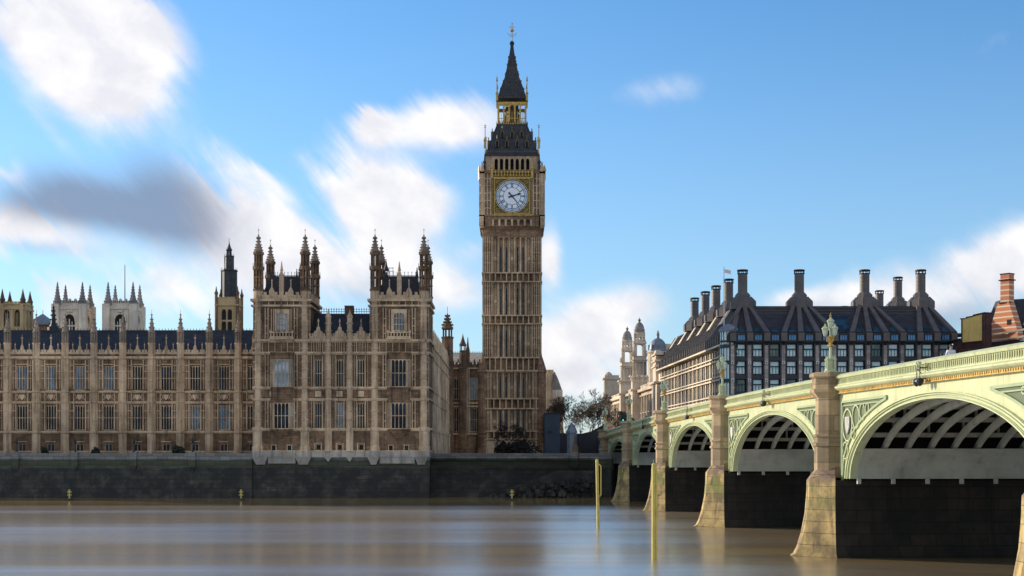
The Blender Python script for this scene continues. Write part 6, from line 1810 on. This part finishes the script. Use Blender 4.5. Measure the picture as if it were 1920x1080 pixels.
# ================================================================== WHITE STONE GOVERNMENT OFFICES
def gov_offices():
    xF = lambda y: 43.7 - .0443 * (y - 400)
    rotL = atan2(-1, .0443)
    R_ = root('government_offices', (46, 450, 6.45), 'pale sunlit stone building with twin cupola towers and a grey dome', 'government building')
    zw = lambda y, Z: PZ(y, Z)
    Y0, Y1 = 400.0, 530.0
    w = MB(xF(Y1), Y1, rotL)              # u from the far end towards the viewer
    L = Y1 - Y0
    zc = 27.5
    nb = 22; cols = []
    for k in range(nb):
        u = (k + .5) * L / nb; cols.append((u - 1.1, u + 1.1, [(9.5, 13.0), (15.0, 19.2), (21.0, 24.6)]))
    facade(w, 0, L, 6.3, zc, 1.0, cols); w.box(0, L, 1.0, 30, 6.3, zc)
    part('wall', w, 'portland', R_)
    g = MB(xF(Y1), Y1, rotL); g.box(.2, L - .2, .8, .98, 7, zc - 1); part('window_glass', g, 'pane', R_)
    s_ = MB(xF(Y1), Y1, rotL)
    for zz_, pr, hh in ((13.8, .5, .5), (20.0, .3, .3), (25.4, .5, .4), (26.8, 1.2, .8), (28.6, .4, .3)): s_.box(0, L, -pr, -.01, zz_, zz_ + hh)
    s_.box(0, L, -.2, .8, 27.6, 28.6)
    for k in range(nb + 1): u = k * L / nb; s_.lathe(u, -.3, [(.5, 14.3), (.45, 25.3), (.65, 25.4)], 8)
    part('cornice', s_, 'portland', R_)
    # near end gabled block
    m = MB(); m.box(xF(400) - 2.0, xF(400) + 8, 398, 412, 6.3, zw(718, 400)); m.box(xF(400) - 3.0, xF(400) + 8.4, 397.2, 412.4, zw(719, 400), zw(716, 400)); m.box(xF(400) - .8, xF(400) + 7.5, 400, 411, zw(716, 400), zw(700, 400))
    m.box(xF(410) - 1.2, xF(410) + 1.0, 405, 413, zw(716, 410), zw(672, 410)); m.frust((xF(410) - 1.2, xF(410) + 1, 404, 416), zw(672, 410), (xF(410) - .8, xF(410) + .6, 408, 412), zw(657, 410))
    for yy_ in (690, 680, 668): m.box(xF(410) - 1.6, xF(410) + 1.2, 403.5, 414, zw(yy_, 410), zw(yy_, 410) + .5)
    for v in (1226, 1234, 1243): m.lathe(PX(v, 398), 397.9, [(.5, 8), (.45, zw(722, 398))], 8)
    for v in (1186, 1195, 1204, 1212): m.lathe(PX(v, 420), 419, [(.7, zw(716, 420)), (.5, zw(712, 420)), (.7, zw(708, 420)), (.1, zw(703, 420))], 8)
    part('end_block', m, 'portland', R_)
    m = MB(); m.box(PX(1222, 396), PX(1236, 396), 397.9, 398.2, 9, 16); part('end_window', m, 'dark', R_)
    m = MB(); m.loft([[(xF(410) + 1.0, 403, zw(716, 405)), (xF(410) + 9, 403, zw(716, 405)), (xF(410) + 9, 413, zw(716, 405)), (xF(410) + 1.0, 413, zw(716, 405))], [(xF(410) + 1.0, 403.2, zw(660, 405)), (xF(410) + 4.0, 403.2, zw(668, 405)), (xF(410) + 4, 413, zw(668, 405)), (xF(410) + 1.0, 413, zw(660, 405))]]); part('mansard_roof', m, 'slate', R_)
    # dome
    Z = 430.0; cx, cy = PX(1233.5, Z), Z; z = lambda y: zw(y, Z)
    m = MB(); prof = [(2.9, z(663)), (2.9, z(657)), (2.75, z(655))] + [(2.7 * cos(t * pi / 16), z(655) + (z(634) - z(655)) * sin(t * pi / 16)) for t in range(1, 8)] + [(.5, z(633)), (.4, z(629)), (.6, z(628.5)), (.4, z(625)), (.1, z(619))]
    m.lathe(cx, cy, prof, 16)
    for k in range(8): a = k * pi / 4; m.lathe(cx + cos(a) * 2.75, cy + sin(a) * 2.75, [(.3, z(657)), (.3, z(648)), (.1, z(646))], 6)
    part('dome', m, 'lead', R_)
    m = MB(); m.lathe(cx, cy, [(3.2, 20), (3.2, z(663)), (3.5, z(662)), (3.5, z(661)), (2.9, z(660))], 16); m.box(PX(1248, Z) - .8, PX(1248, Z) + 1.4, Z - 1, Z + 1.5, 20, z(645)); part('dome_drum', m, 'portland', R_)
    # twin towers
    def tower(v, Z, sc):
        z = lambda y: zw(y, 450.0)
        cx, cy = PX(v, Z), Z
        T_ = MB(cx, cy)
        q = 2.5
        T_.box(-q, q, -q, q, 6.3, z(707)); T_.box(-q - .6, q + .6, -q - .6, q + .6, z(733), z(730)); T_.box(-q - .7, q + .7, -q - .7, q + .7, z(707), z(704)); T_.box(-q - .4, q + .4, -q - .4, q + .4, z(711), z(710))
        T_.box(-1.5, 1.5, -1.5, 1.5, z(704), z(679)); T_.box(-2.2, 2.2, -2.2, 2.2, z(679), z(676.5)); T_.box(-2.5, 2.5, -2.5, 2.5, z(676.5), z(675)); T_.box(-2.1, 2.1, -2.1, 2.1, z(675), z(669)); T_.box(-2.3, 2.3, -2.3, 2.3, z(669), z(668))
        for sx in (-1, 1):
            for sy in (-1, 1):
                for dd in (1.9, 1.05):
                    T_.lathe(sx * 1.9, sy * dd, [(.28, z(704)), (.25, z(679))], 8); T_.lathe(sx * dd, sy * 1.9, [(.28, z(704)), (.25, z(679))], 8)
                T_.box(sx * 1.45 - .5, sx * 1.45 + .5, sy * 1.45 - .5, sy * 1.45 + .5, z(668), z(647)); T_.lathe(sx * 2.1, sy * 2.1, [(.25, z(668)), (.4, z(664)), (.3, z(661)), (.05, z(657))], 6)
                T_.lathe(sx * 1.8, sy * 1.8, [(.2, z(645)), (.3, z(642)), (.05, z(638))], 6)
        for a in (0, pi / 2, pi, -pi / 2):
            T_.at(cx, cy, a); 
            zs_ = z(652)
            pts = [(-1.2 + 1.2 * (1 - cos(t * pi / 8)), zs_ + 1.0 * sin(t * pi / 8)) for t in range(0, 9)]
            T_.prism_y([(-1.2, z(645))] + pts[:5] + [(0, z(645))], -1.75, -1.35); T_.prism_y([(0, z(645))] + pts[4:] + [(1.2, z(645))], -1.75, -1.35)
        T_.at(cx, cy); T_.box(-2.1, 2.1, -2.1, 2.1, z(645), z(642.5)); 
        part('cupola_tower', T_, 'portland', R_)
        O_ = MB(cx, cy)
        for k in range(8):                           # octagon with a round hole in each face
            a = k * pi / 4; ap = 1.55; O_.at(cx, cy, a + pi / 2)
            hw = ap * math.tan(pi / 8); zb_, zt_ = z(642.5), z(627); zm = (zb_ + zt_) / 2; rh = .38
            n = 12; circ = [(rh * cos(2 * pi * t / n), zm + rh * sin(2 * pi * t / n)) for t in range(n)]
            def sq(t):
                c, s__ = cos(2 * pi * t / n), sin(2 * pi * t / n); m_ = max(abs(c) / hw, abs(s__) / ((zt_ - zb_) / 2)); return (c / m_, zm + s__ / m_)
            outer = [sq(t) for t in range(n)]
            O_.loft([[(u, -ap + .2, v_) for u, v_ in circ], [(u, -ap, v_) for u, v_ in circ], [(u, -ap, v_) for u, v_ in outer]], True, False)
        O_.at(cx, cy); O_.lathe(0, 0, [(1.75, z(627.5)), (2.0, z(626)), (2.0, z(624.5)), (1.6, z(624))], 8)
        for k in range(8): a = pi / 8 + k * pi / 4; O_.lathe(cos(a) * 1.75, sin(a) * 1.75, [(.2, z(642.5)), (.2, z(626.5))], 6)
        part('lantern', O_, 'portland', R_)
        Dm = MB(cx, cy); Dm.lathe(0, 0, [(1.75, z(624.5)), (1.7, z(619)), (1.85, z(618.5)), (1.55, z(617)), (1.5, z(614)), (1.2, z(609)), (.75, z(606)), (.35, z(604)), (.25, z(602.5)), (.5, z(601)), (.5, z(599.5)), (.2, z(598.5)), (.08, z(595.5))], 16)
        part('cupola', Dm, 'abbey_grey', R_)
    tower(1199, 450.0, 1); tower(1176, 481.0, 1)
    # far corner pavilion
    Z = 530.0; z = lambda y: zw(y, Z)
    m = MB(PX(1146, Z), Z); m.box(-2.8, 3, -2.5, 3, 6.3, z(712)); m.box(-3.3, 3.4, -3, 3.4, z(745), z(742)); m.box(-3.3, 3.4, -3, 3.4, z(712), z(709)); m.box(-2.6, 2.8, -2.4, 2.8, z(709), z(704)); m.lathe(-1.0, 0, [(1.5, z(704)), (1.3, z(701)), (.8, z(699)), (.2, z(697))], 8)
    part('corner_pavilion', m, 'portland', R_)
gov_offices()

# ================================================================== RED BRICK BLOCK at the right edge
def brick_block():
    Z = 268.0; z = lambda y: PZ(y, Z); x = lambda v: PX(v, Z)
    R_ = root('brick_building', (x(1905), Z + 8, 6.45), 'red and white banded brick building with tall chimney at right edge', 'building')
    m = MB(); m.prism_z([(x(1858), Z + 3), (x(1925), Z - 4), (x(1990), Z - 4), (x(1990), Z + 22), (x(1858), Z + 22)], 6.3, z(640)); part('wall', m, 'brick_plain', R_)
    m = MB()
    for yy_ in (641, 628.5): 
        m.loft([[(x(1858) - .1, Z + 2.9, z(yy_)), (x(1858) - .1, Z + 3.4, z(yy_)), (x(1858) - .1, Z + 3.4, z(yy_) + .35), (x(1858) - .1, Z + 2.9, z(yy_) + .35)], [(x(1925), Z - 4.15, z(yy_ - 9)), (x(1925), Z - 3.6, z(yy_ - 9)), (x(1925), Z - 3.6, z(yy_ - 9) + .35), (x(1925), Z - 4.15, z(yy_ - 9) + .35)]])
    part('stone_band', m, 'portland', R_)
    g = MB()                                             # gable under the chimney, turned to the sun
    gx = x(1895); g.at(x(1884), Z + 1.5, RD(-60))
    g.prism_y([(-4.2, z(642)), (3.9, z(638)), (3.6, z(620)), (1.6, z(566)), (-1.0, z(566)), (-2.6, z(604)), (-4.2, z(606))], 0, 1.6)
    part('gable', g, 'brick', R_)
    g = MB(x(1884), Z + 1.5, RD(-60)); g.box(1.2, 2.2, -.06, .2, z(609), z(599)); part('gable_window', g, 'dark', R_)
    c = MB(x(1894), Z + 1.6, RD(-52)); c.box(-.95, .95, -.85, .85, z(572), z(512.5)); part('chimney', c, 'brick', R_)
    c = MB(x(1894), Z + 1.6, RD(-52)); c.box(-1.2, 1.2, -1.1, 1.1, z(524.5), z(522.5)); c.box(-1.05, 1.05, -.95, .95, z(513), z(511)); c.box(-1.15, 1.15, -1.05, 1.05, z(568), z(565.5)); part('chimney_band', c, 'brick_plain', R_)
    q = MB(); q.loft([[(x(1895), Z + 1, z(640)), (x(1990), Z - 3, z(615)), (x(1990), Z + 20, z(615)), (x(1895), Z + 20, z(640))], [(x(1897), Z + 6.5, z(556)), (x(1990), Z + 6.5, z(550)), (x(1990), Z + 9, z(550)), (x(1897), Z + 9, z(556))]]); part('roof', q, 'slate', R_)
    q = MB(); q.prism_y([(x(1907), z(612)), (x(1935), z(598)), (x(1935), z(575)), (x(1921), z(590)), (x(1909), z(608))], Z - 4.3, Z - 3.2); part('dormer_gable', q, 'lead', R_)
    # ochre end wall and lower wing
    Z2 = 265.0; z2 = lambda y: PZ(y, Z2); x2 = lambda v: PX(v, Z2)
    B = root('ochre_wall_building', (x2(1838), Z2 + 4, 6.45), 'low dark building with a bright ochre end wall beside the red brick chimney', 'building')
    m = MB(x2(1813), Z2 + 3, RD(-66)); m.box(-.1, 6.3, .2, 1.6, 6.3, z2(595)); m.box(5.75, 6.2, -.3, 1.7, 6.3, z2(589)); m.box(-.1, .25, -.1, 1.5, 6.3, z2(594)); part('wall', m, 'brick_plain', B)
    m = MB(x2(1813), Z2 + 3, RD(-66)); m.prism_y([(.3, z2(640)), (5.7, z2(640)), (5.7, z2(591)), (.3, z2(596))], -.1, .19); part('end_wall', m, 'ochre', B)
    m = MB(x2(1813), Z2 + 3, RD(-66)); m.prism_y([(-.2, z2(596)), (6.4, z2(589.5)), (6.4, z2(588)), (3.4, z2(590)), (3.2, z2(592)), (1.5, z2(592.5)), (1.3, z2(594.5)), (-.2, z2(594))], -.3, 1.8); part('coping', m, 'brick_plain', B)
    m = MB(PX(1808, 272.0), 272.0); m.box(-.9, 1.3, 0, 4, 6.3, PZ(637, 272)); m.box(-1.1, 1.5, -.2, 4.2, PZ(637, 272), PZ(634.5, 272)); part('side_wing', m, 'brick_plain', B)
brick_block()

# ================================================================== BUILDINGS AND THINGS RIGHT OF THE CLOCK TOWER
def street_building():
    Z = 430.0; z = lambda y: PZ(y, Z); x = lambda v: PX(v, Z)
    R_ = root('street_building', (x(1035), Z + 8, 6.45), 'brown stone building with grey mansard roof just right of the clock tower', 'building')
    m = MB(0, Z); m.box(x(1000), x(1036), 0, 16, 6.3, z(701)); m.box(x(1024), x(1038), .5, 3, z(701), z(693)); m.box(x(1036), x(1056.5), .6, 16, 6.3, z(749)); m.box(x(1036), x(1058.5), -.2, 16, z(749), z(744)); m.box(x(1036), x(1060), .2, 16, z(765), z(762))
    for k in range(3): m.box(x(1020 + 5 * k) - .3, x(1020 + 5 * k) + .3, -.15, 0, z(790), z(701))
    part('wall', m, 'stone_pale', R_)
    m = MB(0, Z); m.prism_y([(x(1036.5), z(731)), (x(1054), z(731)), (x(1047), z(711)), (x(1040.5), z(697)), (x(1036.5), z(697))], .7, 14); rf = part('roof', m, 'abbey_grey', R_)
    m = MB(0, Z); m.box(x(1036.5), x(1055), .4, 14, z(744), z(731)); part('attic', m, 'abbey', R_)
    for k in range(2):
        for j in range(2):
            mm = MB(0, Z); mm.box(x(1041 + 8 * k) - .6, x(1041 + 8 * k) + .6, .5, .8, z(774 + 18 * j), z(764 + 18 * j)); part('window', mm, 'pane', R_)
    m = MB(0, Z); m.box(x(1019), x(1030), -.5, .0, z(768), z(763)); part('balcony', m, 'abbey', R_)
street_building()

Zq = 300.0; z = lambda y: PZ(y, Zq); x = lambda v: PX(v, Zq)
r = root('site_hoarding', (x(1034), Zq, 6.45), 'tall blue grey site hoarding box standing at the right foot of the clock tower', 'hoarding')
m = MB(0, Zq); m.box(x(1021), x(1050), 0, 6, 6.45, z(776))
for k in range(5): xx = x(1022) + k * .8; m.box(xx - .04, xx + .04, -.05, -.001, 6.5, z(777))
part('panel', m, 'hoarding', r)
m = MB(0, Zq); m.box(x(1020.5), x(1050.5), -.15, 6.1, z(776), z(774.3)); m.box(x(1026), x(1035), -.12, -.002, z(812), z(808.5)); part('trim', m, 'fence_dark', r)

Zq = 262.0; z = lambda y: PZ(y, Zq); x = lambda v: PX(v, Zq)
r = root('site_fence', (x(1090), Zq, 6.45), 'dark boarded fence rising towards the bridge end, in front of the bare trees', 'fence')
m = MB(0, Zq); m.prism_y([(x(1050), 6.45), (x(1139), 6.45), (x(1139), z(792)), (x(1108), z(809)), (x(1090), z(813)), (x(1050), z(812))], 0, .25)
for k in range(13): xx = x(1052) + k * .68; m.box(xx - .05, xx + .05, -.08, -.001, 6.5, z(815))
part('boards', m, 'fence_dark', r)
m = MB(0, Zq); m.prism_y([(x(1121), z(846)), (x(1134), z(846)), (x(1134), z(806)), (x(1121), z(815))], -.12, -.01); part('pale_panel', m, 'hoarding', r)

Zq = 258.0; z = lambda y: PZ(y, Zq); cx = PX(1072, Zq)
r = root('kiosk', (cx, Zq, 6.45), 'small grey kiosk with a domed lead roof behind the dark fence', 'kiosk')
m = MB(); m.lathe(cx, Zq, [(.95, 6.45), (.95, z(812))], 8); part('body', m, 'lead', r)
m = MB(); m.lathe(cx, Zq, [(1.15, z(812)), (1.1, z(809)), (.8, z(802)), (.7, z(801)), (.7, z(798)), (.3, z(795)), (.05, z(791))], 8); part('roof', m, 'lead', r)

Zq = 229.4; z = lambda y: PZ(y, Zq); cx = PX(1078.5, Zq); cy = 229.75
r = root('gate_pinnacle', (cx, cy, 7.4), 'small pale gothic pinnacle standing on the embankment wall left of the bridge end', 'pinnacle')
m = MB(); m.box(cx - .5, cx + .5, cy - .5, cy + .5, 5.4, z(840)); m.box(cx - .6, cx + .6, cy - .6, cy + .6, z(853), z(851.5)); m.prism_y([(cx - .55, z(840)), (cx + .55, z(840)), (cx, z(830))], cy - .55, cy + .55); m.lathe(cx, cy, [(.42, z(840)), (.36, z(833)), (.15, z(823)), (.22, z(822)), (.05, z(814))], 8); m.box(cx - .25, cx + .25, cy - .56, cy - .5, z(850), z(842))
part('shaft', m, 'stone_dark', r)

# small street lamps with white globes, traffic light
gp = [(1061, 801, 250.0, 'white globe street lamp beside the domed kiosk'), (1115.5, 794, 252.0, 'white globe street lamp over the dark fence near the bridge end'), (1088, 775, 258.0, 'tall thin street lamp among the bare trees')]
for i, (v, y, Z, lb) in enumerate(gp):
    cx = PX(v, Z); zt = PZ(y, Z)
    r = root('globe_lamp', (cx, Z, 6.45), lb, 'street lamp', 'globe street lamps by the bridge end')
    m = MB(); m.lathe(cx, Z, [(.16, 6.45), (.14, 7.6), (.07, 7.8), (.05, zt - .25), (.12, zt - .2)], 8); part('post', m, 'iron', r)
    m = MB(); m.ball(cx, Z, zt, .24, 10, 6); part('globe', m, 'lantern_glass', r, True)
Z = 247.0; cx = PX(1168, Z); zt = PZ(781, Z)
r = root('traffic_light', (cx, Z, 8), 'traffic light showing green on the street at the bridge end', 'traffic light')
m = MB(); m.tube((cx, Z, 8), (cx, Z, zt), .07, .07, 8); part('post', m, 'iron', r)
m = MB(); m.box(cx - .22, cx + .22, Z - .2, Z + .1, zt - .9, zt + .25); m.box(cx - .35, cx + .35, Z - .06, Z - .02, zt - 1.0, zt + .35); h = part('head', m, 'iron', r)
def glow(name, col, st):
    m_ = bpy.data.materials.new(name); m_.use_nodes = True; b_ = m_.node_tree.nodes['Principled BSDF']; b_.inputs['Base Color'].default_value = (*col, 1); b_.inputs['Emission Color'].default_value = (*col, 1); b_.inputs['Emission Strength'].default_value = st; return m_
m = MB(); m.lathe(cx, Z - .28, [(.01, zt - .78), (.13, zt - .65), (.01, zt - .52)], 8); o = link('green_light', m.mesh('green_light', glow('green light', (.05, .8, .5), 1.5), tuple(r.location)), h)
m = MB()
for k in (0, 1): m.ball(cx, Z - .22, zt - .25 + .33 * k, .12, 8, 4)
part('dark_light', m, 'dark', h)

# ================================================================== THINGS ON THE TERRACE AND IN THE RIVER
tl = root('terrace_lamp', (0, 0, 0), 'x', 'lamp post', 'lamp posts along the terrace parapet')
m = MB(); m.lathe(0, 0, [(.2, 0), (.2, .15), (.1, .3), (.07, .9), (.05, 1.3), (.1, 1.35)], 8); link('post', m.mesh('post', 'iron'), tl)
m = MB(); m.lathe(0, 0, [(.1, 1.35), (.2, 1.8)], 6); lg = link('lantern', m.mesh('lantern', 'pane'), tl)
m = MB(); m.lathe(0, 0, [(.26, 1.8), (.18, 1.95), (.06, 2.05), (.1, 2.15), (.02, 2.3)], 6)
for k in range(6): a = pi / 6 + k * pi / 3; m.tube((cos(a) * .1, sin(a) * .1, 1.35), (cos(a) * .21, sin(a) * .21, 1.82), .02)
link('cage', m.mesh('cage', 'iron'), lg)
tlab = ['black terrace lamp on the parapet pier nearest the left edge', 'black terrace lamp second from the left edge, left of a bush', 'black terrace lamp third from the left edge, left of the wide bush', 'black terrace lamp nearest the twin-towered pavilion']
for k in range(4):
    o = tl if k == 0 else copy_tree(tl)
    o.location = (lampx[k + 1], 225.45, 7.45); o['label'] = tlab[k]

def leaf_bush(name, cx, cy, z0, rx, ry, rz, n, mat, label, cat, seed, size=.16):
    rr = random.Random(seed); m = MB()
    lobes = [(rr.uniform(-.55, .55), rr.uniform(-.5, .5), rr.uniform(.25, .7), rr.uniform(.35, .6)) for _ in range(9)] + [(0, 0, .35, .7)]
    for _ in range(n):
        L = rr.choice(lobes)
        while True:
            d = Vector((rr.uniform(-1, 1), rr.uniform(-1, 1), rr.uniform(-1, 1)))
            if d.length <= 1: break
        p = Vector(L[:3]) + d * L[3]
        if p.z < 0: p.z = abs(p.z) * .5
        c = Vector((cx + p.x * rx, cy + p.y * ry, z0 + p.z * rz))
        u = Vector((rr.gauss(0, 1), rr.gauss(0, 1), rr.gauss(0, 1))).normalized(); v_ = u.orthogonal().normalized(); s_ = size * rr.uniform(.6, 1.4)
        m.f.append(tuple(m.p(*(c + a * s_ * u + b * s_ * v_)) for a, b in ((-1, -.6), (.2, -.7), (1, 0), (.2, .7), (-1, .6))))
    o = link(name, m.mesh(name, mat, (cx, cy, z0), recalc=False), None, (cx, cy, z0)); return tag(o, label, cat)
for v, w_, h_, lb, sd in ((84, 7, 8, 'small dark bush on the terrace, leftmost of three', 1), (178, 8, 8, 'small rounded dark bush on the terrace, between two lamp posts', 2), (333, 15, 11, 'wide low dark bush on the terrace near the pavilion', 3)):
    leaf_bush('terrace_bush', PX(v, 230), 230.5, 6.6, w_ * .09, .8, h_ * .09 + .75, 900, 'leaf_dark', lb, 'bush', sd)
# terrace floor
for v, rx, rz, n, lb, sd in ((945, 2.6, 3.2, 1500, 'low dark shrub at the foot of the clock tower, left one', 11), (985, 3.6, 3.8, 2000, 'low wide dark shrub in front of the clock tower base, right one', 12)):
    leaf_bush('dark_shrub', PX(v, 286), 286, 6.3, rx, 1.8, rz, n, 'shrub', lb, 'shrub', sd, .2)

def beacon(v, label):
    Z = 213.5; cx = PX(v, Z)
    r = root('mooring_beacon', (cx, Z, 0), label, 'beacon', 'yellow beacons in the river')
    m = MB(); m.lathe(cx, Z, [(.55, -.3), (.62, .05), (.5, .22), (.2, .3)], 12); part('float', m, 'iron', r)
    m = MB(); m.lathe(cx, Z, [(.13, .25), (.11, 1.5), (.15, 1.52), (.15, 1.9), (.05, 1.95)], 8); part('post', m, 'yellow', r)
    m = MB()
    for z0 in (.95, 1.5):
        m.tube((cx - .38, Z, z0 - .13), (cx, Z, z0 + .08), .06); m.tube((cx + .38, Z, z0 + .13), (cx, Z, z0 - .05), .06); m.tube((cx - .38, Z, z0 + .13), (cx, Z, z0), .05); m.tube((cx + .38, Z, z0 - .13), (cx, Z, z0), .05)
    part('cross_arm', m, 'yellow', r); r.scale = (.85, .85, .85)
beacon(130, 'small yellow cross-armed beacon in the water below the terrace, leftmost')
beacon(452, 'small yellow cross-armed beacon in the water at the left corner of the pavilion')
beacon(960, 'small yellow cross-armed beacon in the water below the clock tower')

def pile(v, Z, ztop_, label, tail):
    cx = PX(v, Z); r = root('mooring_pile', (cx, Z, 0), label, 'pile', 'yellow poles standing in the river')
    lean = -.16 if tail else .0
    m = MB(); m.tube((cx + lean * .2, Z, -.5), (cx + lean, Z, ztop_), .155, .15, 12); m.lathe(cx + lean, Z, [(.15, ztop_), (.11, ztop_ + .08), (.03, ztop_ + .12)], 12); part('pole', m, 'yellow', r, False)
    m = MB(); xx = cx + (.21 if tail else .17)
    zt_ = ztop_ - (.45 if tail else 0.25); zb_ = zt_ - (2.9 if tail else 6.2)
    m.path([(xx - .12 + lean * .6, Z - .05, zt_ + .1), (xx, Z - .1, zt_ - .1), (xx, Z - .1, zb_), (xx - .15, Z - .05, zb_ - .15)], .06, 8); part('guide_rail', m, 'yellow', r)
    m = MB()
    for q in (.2, .5, .8): zz_ = zb_ + (zt_ - zb_) * q; m.box(cx - .02, xx, Z - .12, Z - .06, zz_ - .03, zz_ + .03)
    part('rail_clip', m, 'iron', r)
    if not tail:
        m = MB(); m.tube((cx - .02, Z, ztop_), (cx - .02, Z, ztop_ + .35), .03); part('top_pin', m, 'yellow', r)
pile(1122.5, 134.0, 6.55, 'farther yellow pole in the river with a short second rail near its top', True)
pile(1226.0, 94.6, 6.45, 'nearer yellow pole in the river in front of the stone bridge piers', False)

# ================================================================== BARE TREES
def bare_tree(name, cx, cy, z0, h, seed, mat, label, spread=1.0, depth=6, cat='tree'):
    rr = random.Random(seed)
    r = root(name, (cx, cy, z0), label, cat, 'bare winter trees')
    tr, cr = MB(), MB()
    def grow(p, d, L, rad, k):
        n = 2
        q = p
        for s_ in range(n):
            d2 = (d + Vector((rr.gauss(0, .12), rr.gauss(0, .12), rr.gauss(.03, .06)))).normalized()
            e = q + d2 * (L / n); r1 = rad * (1 - .18 * (s_ + 1) / n * 2 * .5)
            (tr if k < 2 else cr).tube(q, e, rad * (1 - .12 * s_), rad * (1 - .12 * (s_ + 1)), 6 if k < 2 else 3)
            q, d = e, d2
        if k >= depth: return
        nb = rr.choice((2, 3, 3)) if k < depth - 1 else rr.choice((3, 4))
        for b in range(nb):
            ax = d.orthogonal().normalized(); a = rr.uniform(0, 2 * pi); sd = d.cross(ax)
            side = ax * cos(a) + sd * sin(a)
            ang = rr.uniform(.25, .62) * spread
            nd = (d * cos(ang) + side * sin(ang) + Vector((0, 0, .08))).normalized()
            grow(q, nd, L * rr.uniform(.66, .86), max(rad * rr.uniform(.5, .66), .032), k + 1)
    grow(Vector((cx, cy, z0)), Vector((0, 0, 1)), h * .31, h * .018, 0)
    part('trunk', tr, mat, r); part('crown', cr, mat, r)
bare_tree('bare_shrub_tree', PX(960, 287), 287, 6.4, 6.2, 51, 'shrub', 'small dark leafless tree before the clock tower base, left one', 1.5, 7)
bare_tree('bare_shrub_tree', PX(988, 286.5), 286.5, 6.4, 7.0, 52, 'shrub', 'small dark leafless tree before the clock tower base, right one', 1.5, 7)
tl_ = [(1060, 320, 11.5, 41, 'bark', 'bare tree touching the mansard building beside the clock tower'), (1102, 370, 13.5, 42, 'bark', 'tall bare tree in the middle of the clump beyond the fence'), (1122, 320, 11.0, 43, 'bark', 'low bare tree just left of the white building corner'), (1072, 330, 11.0, 21, 'bark', 'bare branching tree behind the kiosk, nearest the clock tower'), (1092, 350, 10.5, 22, 'bark', 'second bare tree from the clock tower, behind the thin street lamp'), (1112, 340, 12.0, 23, 'bark', 'dense bare tree midway between the clock tower and the white building'), (1130, 360, 11.5, 24, 'bark', 'bare tree against the foot of the white building')]
for v, Z, h_, sd, mt, lb in tl_: bare_tree('bare_tree', PX(v, Z), Z, 6.8, h_, sd, mt, lb, 1.2, 7)
for v, Z, h_, sd, lb in ((1722, 264, 17.0, 31, 'reddish bare riverside tree before the office block, leftmost of three'), (1775, 262, 16.5, 32, 'reddish bare riverside tree behind the person in white on the bridge'), (1820, 256, 15.5, 33, 'reddish bare riverside tree in front of the ochre wall')):
    bare_tree('bare_tree', PX(v, Z), Z, 7.0, h_, sd, 'bark_red', lb, 1.1, 7)
